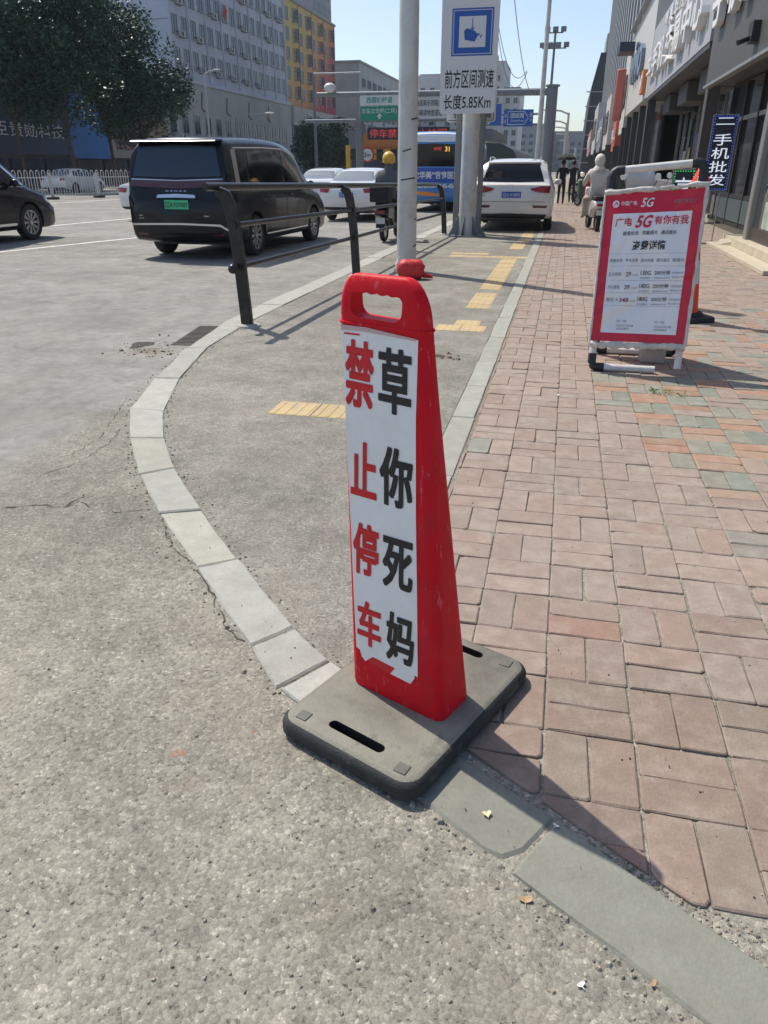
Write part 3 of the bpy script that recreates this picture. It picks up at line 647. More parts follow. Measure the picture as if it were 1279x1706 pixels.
for ch, x0, y0, x1, y1, sl, ink in (('禁', 576, 563, 624, 682, .17, 0), ('止', 585, 731, 629, 832, .24, 0), ('停', 589, 866, 632, 964, .30, 0), ('车', 596, 996, 636, 1083, .36, 0), ('草', 631, 576, 687, 694, .17, 1), ('你', 633, 740, 689, 851, .24, 1), ('死', 638, 890, 689, 989, .30, 1), ('妈', 644, 1015, 691, 1112, .36, 1)):
    w = x1 - x0; TL, TR, BL = facept(x0, y0), facept(x1, y0 + sl * w), facept(x0, y1 - sl * w); U = TR - TL; V = TL - BL; m = MB(); n = 0
    vs, fs, gx0, gy0, gx1, gy1 = glyphs(ch, 0.004); e = 0.030                 # heavy strokes: the outline repeated a little to each side
    for dx, dy in ((0, 0), (-e, -e), (e, -e), (-e, e), (e, e), (0, e), (0, -e), (e, 0), (-e, 0)):
        Nn = U.cross(V).normalized(); n += 1
        m.add([BL + U * (e + (1 - 2 * e) * (p[0] - gx0) / (gx1 - gx0) + dx) + V * (e * 0.7 + (1 - 1.4 * e) * (p[1] - gy0) / (gy1 - gy0) + dy * 0.7) + Nn * (0.0006 + 0.00012 * n) for p in vs], fs)
    m.build('character', M_blackink if ink else M_redink, sticker)
tag(ws, 'red plastic no parking board with white sheet on grey rubber foot, standing on kerb', 'warning sign')

# ------------------------------------------------------------------ black pipe railing on the kerb
M_rail = mat('black_paint', (0.008, 0.008, 0.009), 0.34, var=0.3, vscale=12, dirt=((0.10, 0.08, 0.065), 0.4, 9), spec=0.5)
M_conc = mat('concrete', (0.36, 0.345, 0.31), 0.9, var=0.15, vscale=8, bump=0.4, bscale=80)
rl = empty('railing', (-2.93, 6.87, 0.0))
posts = [(-2.93, 6.87, 1.25), (-2.83, 10.7, 1.19), (-2.78, 14.5, 1.13), (-2.70, 18.3, 1.07)]
loc = lambda p: (p[0] + 2.93, p[1] - 6.87, p[2])
def post_path(x, y, h): return [(x, y, 0), (x - 0.03, y, 0.5 * h), (x - 0.06, y, h - 0.30), (x - 0.085, y, h - 0.16), (x - 0.125, y, h - 0.07), (x - 0.19, y, h - 0.03)]
for (x, y, h) in posts:
    m = MB(); pp = post_path(x, y, h); wds = (0.056, 0.056, 0.056, 0.058, 0.054, 0.040); L_, R_ = [], []
    for i, p in enumerate(pp):
        a, c = Vector(pp[max(0, i - 1)]), Vector(pp[min(len(pp) - 1, i + 1)]); d = (c - a).normalized(); nrm = Vector((d.z, 0, -d.x)) * wds[i]; L_.append(Vector(p) - nrm); R_.append(Vector(p) + nrm)
    poly = [loc(q) for q in L_ + R_[::-1]]; n = len(poly)
    m.add([(q[0], q[1] - 0.03, q[2]) for q in poly] + [(q[0], q[1] + 0.03, q[2]) for q in poly], [(i, (i + 1) % n, n + (i + 1) % n, n + i) for i in range(n)] + [(i, n - 1 - i, n - 2 - i, i + 1) for i in range(n // 2 - 1)] + [(n + i + 1, 2 * n - 2 - i, 2 * n - 1 - i, n + i) for i in range(n // 2 - 1)])
    po = m.build('post', M_rail, rl, bevel=0.008); 
    m = MB(); q = loc((x, y, 0)); m.lathe([(0.13, -0.01), (0.12, 0.012), (0.09, 0.022)], (q[0] + 0.01, q[1], 0), 10); m.build('footing', M_conc, rl, smooth=40)
    for zz in (0.52, 0.82):
        m = MB(); q = loc((x - 0.03 - 0.03 * (zz / h), y, h * zz - 0.10)); m.lathe([(0.034, -0.055), (0.034, 0.055)], (q[0], q[1], q[2]), 12, 'y'); m.build('collar', M_rail, po, smooth=40)
def rail(fr, r, x_off, ends=(0.0, 0.0), n=12):
    pts = []
    for i, (x, y, h) in enumerate(posts): pts.append(Vector((x + x_off, y, h * fr[0] + fr[1])))
    pts[0] = pts[0] + (pts[0] - pts[1]).normalized() * ends[0]; pts[-1] = pts[-1] + (pts[-1] - pts[-2]).normalized() * ends[1]
    m = MB(); m.tube([loc(p) for p in pts], r, n); return m.build('rail', M_rail, rl, smooth=40)
rail((1.0, 0.0), 0.036, -0.205, (0.22, 0.12)); rail((0.82, -0.10), 0.025, -0.052); rail((0.52, -0.10), 0.025, -0.042, (0.12, 0))
m = MB(); q = loc((-2.972, 6.72, 0.55)); m.ball((q[0], q[1], q[2]), 0.045, 12, 8); m.build('end_knob', M_rail, rl, smooth=80)
tag(rl, 'black pipe railing with curved posts along the kerb', 'railing')

# ------------------------------------------------------------------ poles and the speed check sign
M_pole = mat('galvanised_white', (0.56, 0.56, 0.54), 0.5, metal=0.15, var=0.07, vscale=4, dirt=((0.30, 0.27, 0.23), 0.5, 3.5))
M_steel = mat('galvanised_grey', (0.20, 0.22, 0.235), 0.55, metal=0.3, var=0.12, vscale=5)
M_band = mat('tape_mark', (0.05, 0.045, 0.04), 0.8)
pp = empty('utility_pole', (-2.26, 11.5, 0)); m = MB(); m.lathe([(0.15, 0.0), (0.145, 0.3), (0.112, 7.5)], n=28); m.build('shaft', M_pole, pp, smooth=40)
for z_, a0, a1 in ((2.02, -60, 20), (1.62, -110, -60), (1.25, -120, -30), (0.35, -40, 10), (0.72, -30, 10)):
    m = MB(); rr = 0.147 - 0.0045 * z_; n = 8
    m.add([(rr * math.cos(R(a0 + (a1 - a0) * i / n)), rr * math.sin(R(a0 + (a1 - a0) * i / n)), z_ + s * 0.010 + 0.004 * i) for s in (-1, 1) for i in range(n + 1)], [(i, i + 1, n + 2 + i, n + 1 + i) for i in range(n)]); m.build('scuff', M_band, pp)
m = MB(); m.lathe([(0.19, -0.005), (0.19, 0.02), (0.165, 0.03)], n=20); m.build('base_plate', M_conc, pp, smooth=40)
tag(pp, 'plain pale steel pole rising from the cycle lane right behind the red board', 'pole')

sp = empty('speed_sign', (-2.15, 18.05, 0)); m = MB(); m.lathe([(0.20, 0.0), (0.19, 0.4), (0.175, 6.2)], n=26); m.build('post', M_pole, sp, smooth=40)
for k in range(6):
    a = k * math.pi / 3 + 0.3; m = MB(); m.prism([(0.17, 0.0), (0.42, 0.0), (0.42, 0.03), (0.20, 0.42), (0.17, 0.42)], -0.012, 0.012, (Vector((0, 0, 0)), Vector((math.cos(a), math.sin(a), 0)), Vector((0, 0, 1)), Vector((math.sin(a), -math.cos(a), 0)))); m.build('gusset', M_steel, sp)
m = MB(); m.lathe([(0.44, -0.005), (0.44, 0.03)], n=24); m.build('base_plate', M_steel, sp)
M_plate = mat('sign_white', (0.70, 0.70, 0.70), 0.45, var=0.02); M_blue = mat('sign_blue', (0.015, 0.10, 0.42), 0.45); M_ink = mat('sign_black', (0.015, 0.015, 0.016), 0.5)
SY = -0.30
m = MB(); m.prism(rounded(1.17, 2.62, 0.06, 5), 0, 0.03, (Vector((-0.07, SY, 3.77)), Vector((1, 0, 0)), Vector((0, 0, 1)), Vector((0, -1, 0)))); plate = m.build('plate', M_plate, sp)
fy = SY - 0.031
def rectf(m, x0, z0, x1, z1, y): m.add([(x0, y, z0), (x1, y, z0), (x1, y, z1), (x0, y, z1)], [(0, 1, 2, 3)])
PX = lambda px: at(px, 100, 17.72).x + 2.15; PZ = lambda py: at(785, py, 17.72).z
xa, xb, za, zb_ = PX(751), PX(819), PZ(93), PZ(13)
m = MB(); rectf(m, xa, za, xb, zb_, fy - 0.001); m.build('blue_panel', M_blue, plate)
m = MB(); bw = 0.02
for r_ in ((xa + 0.03, za + 0.03, xb - 0.03, za + 0.042), (xa + 0.03, zb_ - 0.042, xb - 0.03, zb_ - 0.03), (xa + 0.03, za + 0.042, xa + 0.042, zb_ - 0.042), (xb - 0.042, za + 0.042, xb - 0.03, zb_ - 0.042)): rectf(m, *r_, fy - 0.003)
rectf(m, xa + 0.15, za + 0.15, xb - 0.15, zb_ - 0.14, fy - 0.003); m.build('white_field', M_plate, plate)
cx_, cz_ = (xa + xb) / 2, (za + zb_) / 2
m = MB(); cq = [(-0.17, 0.02), (-0.155, -0.13), (0.05, -0.17), (0.11, -0.07), (0.15, -0.05), (0.145, -0.02), (0.10, -0.03), (0.06, 0.01), (0.03, 0.03), (-0.12, 0.07)]
m.add([(cx_ + q[0], fy - 0.005, cz_ + q[1] - 0.0) for q in cq], [tuple(range(len(cq)))])
rectf(m, cx_ - 0.01, cz_ + 0.04, cx_ + 0.008, cz_ + 0.24, fy - 0.0055); rectf(m, cx_ - 0.045, cz_ + 0.055, cx_ + 0.045, cz_ + 0.075, fy - 0.006)
m.add([(cx_ + q[0], fy - 0.005, cz_ + q[1]) for q in ((0.155, -0.11), (0.185, -0.10), (0.20, -0.04), (0.175, -0.05))], [(0, 1, 2, 3)]); m.build('camera_symbol', M_blue, plate)
for s_, z0, z1, x0, x1 in (('前方区间测速', PZ(147), PZ(115), PX(742), PX(824)), ('长度5.85Km', PZ(182), PZ(157), PX(741), PX(821))):
    m = MB(); letter(m, s_, (x0, fy, z0), (1, 0, 0), (0, 0, 1), x1 - x0, z1 - z0, bold=0.012, off=0.002); m.build('lettering', M_ink, plate)
tag(sp, 'tall white road sign with blue camera panel on thick pole behind the railing', 'road sign')
# second sign behind it, showing a corner
s2 = empty('section_control_sign', (-2.15, 18.9, 0)); m = MB(); m.lathe([(0.07, 0), (0.06, 4.3)], n=14); m.build('post', M_steel, s2, smooth=40)
m = MB(); m.prism(rounded(1.1, 1.3, 0.06, 4), 0, 0.025, (Vector((-0.10, -0.1, 3.0)), Vector((1, 0, 0)), Vector((0, 0, 1)), Vector((0, -1, 0)))); pl2 = m.build('plate', M_plate, s2)
m = MB(); 
for r_ in ((-0.61, 2.38, 0.41, 2.395), (0.397, 2.395, 0.412, 3.55)): rectf(m, *r_, -0.127)
letter(m, '依法监管', (-0.50, -0.126, 2.43), (1, 0, 0), (0, 0, 1), 0.87, 0.15, bold=0.012); m.build('lettering', M_ink, pl2)
tag(s2, 'lower white sign with black border peeking out behind the speed sign', 'road sign')
for (px_, lab) in ((761, 'slim grey square post left of the thick sign pole'), (800, 'slim grey square post right of the thick sign pole')):
    p_ = at(px_, 300, 18.6); o = empty('steel_post', (p_.x, 18.6, 0)); m = MB(); m.bb((-0.06, -0.06, 0.02), (0.06, 0.06, 2.9)); m.build('shaft', M_steel, o, bevel=0.012)
    m = MB(); m.bb((-0.16, -0.16, -0.004), (0.16, 0.16, 0.02)); m.build('base_plate', M_steel, o); m = MB(); m.bb((-0.07, -0.07, 2.9), (0.07, 0.07, 2.93)); m.build('cap', M_steel, o)
    tag(o, lab, 'post')

# red folded bag and bottle at the foot of the pole
M_bag = mat('red_tarp', (0.55, 0.02, 0.025), 0.5, var=0.2, vscale=14, bump=0.5, bscale=30)
m = MB(); bag = []
nu, nv = 16, 10; random.seed(4)
vs = []
for i in range(nv + 1):
    t = math.pi * i / nv
    for j in range(nu):
        a = 2 * math.pi * j / nu; sx = abs(math.cos(a)) ** 0.6 * math.copysign(1, math.cos(a)); sy = abs(math.sin(a)) ** 0.6 * math.copysign(1, math.sin(a)); st = math.sin(t) ** 0.5
        k = 1 + random.uniform(-0.06, 0.06); vs.append((0.20 * st * sx * k, 0.13 * st * sy * k, 0.13 + 0.13 * math.cos(t) * k))
m.add(vs, [(i * nu + j, (i + 1) * nu + j, (i + 1) * nu + (j + 1) % nu, i * nu + (j + 1) % nu) for i in range(nv) for j in range(nu)])
m2 = MB(); m2.tube([(0.17, 0.0, 0.05), (0.26, -0.03, 0.04), (0.31, -0.02, 0.02)], [0.035, 0.03, 0.012], 8)
bg_ = empty('red_bag', (-2.02, 10.6, -0.004), R(15)); m.build('sack', M_bag, bg_, smooth=70); m2.build('strap', M_bag, bg_, smooth=60)
tag(bg_, 'red folded bag lying at the foot of the plain pale pole', 'bag')
m = MB(); m.lathe([(0.045, 0), (0.05, 0.02), (0.05, 0.13), (0.03, 0.17), (0.016, 0.19), (0.016, 0.22)], (-2.32, 11.22, 0), 14); tag(m.build('bottle', mat('white_plastic', (0.72, 0.72, 0.72), 0.35), smooth=40), 'small white plastic bottle between the red bag and the pole', 'bottle')
random.seed(21)
# broken hole in the lane with brick bits
m = MB(); q = gr(727, 592); pts_ = [(0.075 * math.cos(a) * random.uniform(.8, 1.2), 0.05 * math.sin(a) * random.uniform(.7, 1.2)) for a in [i * math.pi / 5 for i in range(10)]]
m.add([(q.x + a, q.y + c, -0.003) for a, c in pts_], [tuple(range(10))]); tag(m.build('pothole', M_crack, lane))
for k in range(7):
    m = MB(); m.ct = (0.26, 0.19, 0.15); pebble(m, q.x + random.uniform(0.02, 0.2), q.y + random.uniform(-0.12, 0.12), -0.006, random.uniform(0.012, 0.03)); tag(m.build('brick_bit', M_brick), 'broken reddish brick bit beside the hole in the cycle lane', 'rubble', 'brick bits by the hole')

# ------------------------------------------------------------------ advertising board of plastic pipes
M_pvc = mat('white_pvc', (0.66, 0.65, 0.62), 0.42, var=0.10, vscale=8, dirt=((0.36, 0.32, 0.27), 0.5, 6)); M_elbow = mat('black_elbow', (0.016, 0.016, 0.022), 0.5)
M_post = mat('poster_white', (0.78, 0.79, 0.81), 0.35, var=0.03); M_postred = mat('poster_red', (0.60, 0.012, 0.04), 0.38, var=0.06, vscale=8); M_txt = mat('poster_ink', (0.03, 0.03, 0.035), 0.5)
BA = R(0); ab = empty('advertising_board', (0.31, 5.80, 0.0), BA)        # local x along the board, y away
BW, DEP, TH = 0.62, 0.62, 1.405
fb = lambda x, t: Vector((x, DEP * 0.5 * t * 0.92, TH * t + 0.06 * x / BW * t * t))               # front frame from foot (t=0) to ridge (t=1)
bk = lambda x, t: Vector((x + 0.05 * (1 - t), DEP - DEP * 0.5 * t * 0.92, TH * t))
rp_ = 0.026
for f in (fb, bk):
    m = MB(); m.tube([f(0, 0.03), f(0, 0.96)], rp_, 12); m.build('upright', M_pvc, ab, smooth=40)
    m = MB(); m.tube([f(BW, 0.03), f(BW, 0.96)], rp_, 12); m.build('upright', M_pvc, ab, smooth=40)
    m = MB(); m.tube([f(0.06, 0.02), f(BW - 0.16 if f is fb else BW - 0.06, 0.02)], rp_, 12); m.build('foot_bar', M_pvc, ab, smooth=40)
    for x, s in ((0, 1), (BW, -1)):
        if f is fb and x: continue
        m = MB(); m.tube([f(x, 0.09), f(x, 0.045), f(x + s * 0.012, 0.025), f(x + s * 0.035, 0.02), f(x + s * 0.09, 0.02)], 0.031, 12); m.build('elbow', M_elbow, ab, smooth=40)
m = MB(); m.tube([fb(0.05, 0.985), fb(BW - 0.05, 0.985)], rp_, 12); m.build('top_bar', M_pvc, ab, smooth=40)
for x, s in ((0, 1), (BW, -1)):
    m = MB(); m.tube([fb(x, 0.90), fb(x, 0.955), fb(x + s * 0.015, 0.978), fb(x + s * 0.035, 0.985), fb(x + s * 0.085, 0.985)], 0.032, 12); m.build('elbow', M_elbow, ab, smooth=40)
# poster sheet: wavy vinyl stretched on the front frame
T0, T1 = 0.155, 0.872
CREASE = ((-0.35, 1, 0.16, 0.035, 0.016), (-0.55, 1, 0.02, 0.05, -0.014), (-0.2, 1, 0.30, 0.03, 0.011), (-0.9, 1, 0.25, 0.04, 0.010), (-1.4, 1, 0.30, 0.04, -0.010), (0.5, 1, 0.95, 0.04, 0.008), (1, 0.15, 0.20, 0.03, 0.008), (1, -0.2, 0.75, 0.03, -0.007), (-0.3, 1, 0.62, 0.03, 0.008))
def wave(u, v):
    q = 0.009 * math.sin(4 * u + 8 * v) * (1 - (2 * u - 1) ** 2)
    for (a_, b_, c_, w_, h_) in CREASE: d_ = a_ * u + b_ * v - c_; q += h_ * math.exp(-(d_ / w_) ** 2)
    return q + 0.003 * math.sin(17 * u + 5 * v)
def ps(u, v, off=0.0):           # u across, v up, on the poster
    p = fb(-0.03 + u * (BW + 0.05), T0 + (T1 - T0) * v); return p + Vector((0, -1, 0.2)) * (0.034 + off + wave(u, v) + 0.008)
def psheet(u0, v0, u1, v1, off, nu=10, nv=12, flip=False):
    m = MB(); m.add([ps(u0 + (u1 - u0) * i / nu, v0 + (v1 - v0) * j / nv, off) for j in range(nv + 1) for i in range(nu + 1)], [(j * (nu + 1) + i, j * (nu + 1) + i + 1, (j + 1) * (nu + 1) + i + 1, (j + 1) * (nu + 1) + i) for j in range(nv) for i in range(nu)]); return m
poster = psheet(0, 0, 1, 1, 0, 48, 60).build('poster', M_postred, ab, smooth=60)
psheet(0.10, 0.06, 0.90, 0.865, 0.003, 44, 52).build('white_field', M_post, poster, smooth=60)
def ptext(s, u0, v0, u1, v1, mt, bold=0.0, slant=0.0, off=0.0065, name='lettering'):
    vs, fs, x0, y0, x1, y1 = glyphs(s, bold); m = MB()
    m.add([ps(u0 + (u1 - u0) * (p[0] - x0) / (x1 - x0) + slant * (p[1] - y0) / (y1 - y0), v0 + (v1 - v0) * (p[1] - y0) / (y1 - y0), off) for p in vs], fs); return m.build(name, mt, poster)
M_pw = mat('poster_print_white', (0.80, 0.80, 0.80), 0.4); M_pg = mat('poster_print_grey', (0.22, 0.22, 0.24), 0.5)
ptext('中国广电', 0.17, 0.915, 0.33, 0.945, M_pw, 0.01); ptext('5G', 0.37, 0.902, 0.49, 0.960, M_pw, 0.02, 0.02); ptext('中国广电 辽宁', 0.70, 0.915, 0.93, 0.94, M_pg, 0.01)
m = MB(); m.add([ps(0.115 + 0.035 * math.cos(a), 0.93 + 0.024 * math.sin(a), 0.0045) for a in [i * math.pi / 10 for i in range(20)]], [tuple(range(20))]); lg = m.build('emblem', M_pw, poster)
m = MB(); m.add([ps(0.115 + dx, 0.93 + dz, 0.006) for dx, dz in ((-0.022, -0.012), (-0.014, -0.014), (0.0, 0.004), (0.020, -0.010), (0.022, 0.0), (0.004, 0.016), (-0.012, -0.002))], [tuple(range(7))]); m.build('emblem_stroke', M_postred, poster)
ptext('广电', 0.13, 0.780, 0.30, 0.838, M_postred, 0.015); ptext('5G', 0.335, 0.768, 0.49, 0.850, M_postred, 0.03, 0.03); ptext('有你有我', 0.525, 0.785, 0.875, 0.842, M_postred, 0.015)
[ptext(w_, 0.22 + 0.195 * i_, 0.722, 0.38 + 0.195 * i_, 0.748, M_txt, 0.008) for i_, w_ in enumerate(('超值优选', '流量超大', '通话超长'))]; ptext('资费详情', 0.33, 0.622, 0.67, 0.685, M_txt, 0.022)
[ptext(w_, 0.12 + 0.16 * i_, 0.545, 0.25 + 0.16 * i_, 0.568, M_pg, 0.004) for i_, w_ in enumerate(('套餐名称', '基本资费', '国内流量', '国内通话', '套餐外'))]
for k, (a, c, d, e) in enumerate((('五台套餐', '29', '130G', '200分钟'), ('沈心套餐', '39', '180G', '250分钟'), ('惠民卡', '348', '180G', '250分钟'))):
    v0 = 0.452 - 0.088 * k; ptext(a, 0.12, v0, 0.25, v0 + 0.026, M_pg); ptext(c, 0.30 - 0.04 * (k == 2), v0 - 0.002, 0.355, v0 + 0.028, mat('poster_deep_red', (0.22, 0.02, 0.03), 0.5), 0.01); ptext('元/月', 0.37, v0, 0.425, v0 + 0.014, M_pg)
    ptext(d, 0.455, v0 + 0.008, 0.56, v0 + 0.036, M_txt, 0.008); ptext(e, 0.595, v0 + 0.008, 0.755, v0 + 0.038, M_txt, 0.008); ptext('国内流量每月', 0.455, v0 - 0.018, 0.56, v0 - 0.006, M_pg); ptext('全国通话每月共享', 0.595, v0 - 0.018, 0.755, v0 - 0.006, M_pg)
    ptext('办理详情请咨询', 0.775, v0 + 0.015, 0.905, v0 + 0.030, M_pg); ptext('具体以营业厅为准', 0.775, v0 - 0.012, 0.905, v0 + 0.002, M_pg)
for v_ in (0.600, 0.518, 0.422, 0.338, 0.250):
    psheet(0.11, v_, 0.90, v_ + 0.0025, 0.004, 20, 1).build('rule', mat('poster_rule', (0.42, 0.43, 0.45), 0.5), poster)
for u_ in (0.20, 0.60):
    ptext('扫一扫', u_ + 0.06, 0.135, u_ + 0.16, 0.153, M_pg, 0.005); ptext('关注公众号办理', u_ + 0.06, 0.105, u_ + 0.24, 0.120, M_pg, 0.004); ptext('业务优惠多', u_ + 0.06, 0.083, u_ + 0.20, 0.098, M_pg, 0.004)
# frayed white hem above, below and at the side of the sheet
M_hem = mat('frayed_hem', (0.58, 0.55, 0.50), 0.8, var=0.2, vscale=20, bump=0.6, bscale=40)
def hem(u0, v0, u1, v1, r):
    m = MB(); n = 22; m.tube([ps(u0 + (u1 - u0) * i / n, v0 + (v1 - v0) * i / n, 0.004) + Vector((0, 0, random.uniform(-.006, .006))) for i in range(n + 1)], [r * random.uniform(.7, 1.3) for i in range(n + 1)], 8); m.build('hem', M_hem, ab, smooth=60)
hem(-0.01, 1.01, 1.04, 1.02, 0.016); hem(0.0, -0.03, 1.01, -0.02, 0.024); hem(1.01, -0.02, 1.015, 1.01, 0.013); hem(-0.005, -0.02, -0.005, 1.0, 0.008)
m = MB(); bkp = [bk(-0.02, 0.15), bk(BW + 0.02, 0.15), bk(BW + 0.02, 0.87), bk(-0.02, 0.87)]
m.add([p + Vector((0, 0.03, 0)) for p in bkp] + [p + Vector((0, 0.036, 0)) for p in bkp], [(0, 1, 2, 3), (7, 6, 5, 4), (0, 4, 5, 1), (1, 5, 6, 2), (2, 6, 7, 3), (3, 7, 4, 0)]); m.build('back_sheet', M_hem, ab)
tag(ab, 'red framed 5G price poster on white pipe stand on the brick pavement', 'poster stand')
m = MB(); q = ab.matrix_basis @ Vector((0.60, 0.42, 0)); m.box((q.x - 0.12, q.y, 0.085), (0.19, 0.17, 0.17), BA); tag(m.build('concrete_block', M_conc, bevel=0.012), 'grey concrete block weighing down the poster stand', 'block')

# traffic cone behind the board
M_cone = mat('cone_orange', (0.80, 0.055, 0.015), 0.45, var=0.08, vscale=8); M_cband = mat('cone_band', (0.62, 0.62, 0.60), 0.4)
cn = empty('traffic_cone', (1.24, 8.2, 0), R(20)); m = MB(); m.prism(rounded(0.56, 0.56, 0.09, 4), 0.0, 0.05); m.lathe([(0.24, 0.05), (0.215, 0.085)], n=24); m.build('foot', M_dark, cn, bevel=0.012)
rr_ = lambda z: 0.19 - 0.128 * z
zz_ = [0.06, 0.35, 0.36, 0.58, 0.59, 0.86, 0.87, 1.12, 1.13, 1.36, 1.41]
m = MB(); m.lathe([(rr_(z) if z < 1.4 else 0.012, z) for z in zz_], n=24); m.build('shell', M_cone, cn, smooth=40)
for z0, z1 in ((0.36, 0.58), (0.87, 1.12)):
    m = MB(); m.lathe([(rr_(z0) + 0.002, z0), (rr_(z1) + 0.002, z1)], n=24, caps=False); m.build('reflective_band', M_cband, cn, smooth=40)
m = MB(); m.lathe([(0.085, 1.26), (0.082, 1.29), (0.02, 1.44), (0.004, 1.452)], n=16); m.build('cap', M_cone, cn, smooth=40)
tag(cn, 'orange traffic cone with black foot hidden behind the poster stand', 'traffic cone')
# ------------------------------------------------------------------ vehicles
def paint(name, rgb, rough=0.25, coat=0.8, spec=0.5): return mat(name, rgb, rough, coat=coat, var=0.02, spec=spec)
M_pwhite = paint('white_car_paint', (0.70, 0.70, 0.69)); M_pblack = paint('black_car_paint', (0.004, 0.005, 0.007), 0.25, 0.25, 0.25); M_pblack2 = paint('aubergine_car_paint', (0.008, 0.006, 0.009), 0.25, 0.25, 0.25)
M_glass = mat('car_glass', (0.008, 0.010, 0.012), 0.06, spec=0.4); M_glassb = mat('rear_glass', (0.02, 0.035, 0.06), 0.12, spec=0.6); M_glassl = mat('pale_rear_glass', (0.16, 0.19, 0.22), 0.15, spec=0.8)
M_trim = mat('black_trim', (0.015, 0.015, 0.016), 0.55); M_chrome = mat('chrome', (0.62, 0.63, 0.65), 0.2, metal=1.0); M_rim = mat('alloy', (0.42, 0.42, 0.43), 0.3, metal=0.9)
M_tail = mat('tail_lamp', (0.30, 0.008, 0.012), 0.18, coat=0.6); M_taild = mat('dark_tail_lamp', (0.07, 0.010, 0.012), 0.15, coat=0.7); M_tyre = mat('tyre', (0.022, 0.022, 0.023), 0.8, var=0.2, vscale=10)
M_plb = mat('plate_blue', (0.02, 0.10, 0.45), 0.4); M_plg = mat('plate_green', (0.05, 0.46, 0.22), 0.4); M_lampw = mat('lamp_glass', (0.45, 0.47, 0.5), 0.1, coat=0.8)

def interp(st, n):
    """smooth the list of stations along the length"""
    out = []; K = len(st)
    for i in range(K - 1):
        p0, p1, p2, p3 = st[max(0, i - 1)], st[i], st[i + 1], st[min(K - 1, i + 2)]
        for j in range(n):
            t = j / n; q = []
            for a, b_, c, d in zip(p0, p1, p2, p3):
                m1, m2 = (c - a) * 0.35, (d - b_) * 0.35
                q.append((2 * t ** 3 - 3 * t * t + 1) * b_ + (t ** 3 - 2 * t * t + t) * m1 + (-2 * t ** 3 + 3 * t * t) * c + (t ** 3 - t * t) * m2)
            q[0] = p1[0] + (p2[0] - p1[0]) * t; out.append(q)
    out.append(list(st[-1])); return out
def section(q):
    x, zb, zs, zt, wl, wb, wt = q; H = zt - zs
    hp = [(0, zb), (wl * 0.7, zb), (wl * 0.93, zb + 0.02), (wl * 0.985, zb + 0.09), (max(wl, wb), zb + 0.45 * (zs - zb)), (max(wl, wb) * 0.997, zb + 0.75 * (zs - zb)), (wb, zs - 0.035), (wb - 0.02, zs + 0.012)]
    for k in (0.3, 0.6, 0.84): hp.append((wb - 0.025 + (wt - wb + 0.025) * (k * 0.8 + 0.2 * k * k) * 0.97, zs + 0.012 + (H - 0.012) * k))
    hp += [(wt * 0.93, zs + H * 0.945), (wt * 0.80, zs + H * 0.985), (wt * 0.45, zt), (0, zt + 0.006)]
    return [(x, y, z) for y, z in hp] + [(x, -y, z) for y, z in hp[-2:0:-1]]
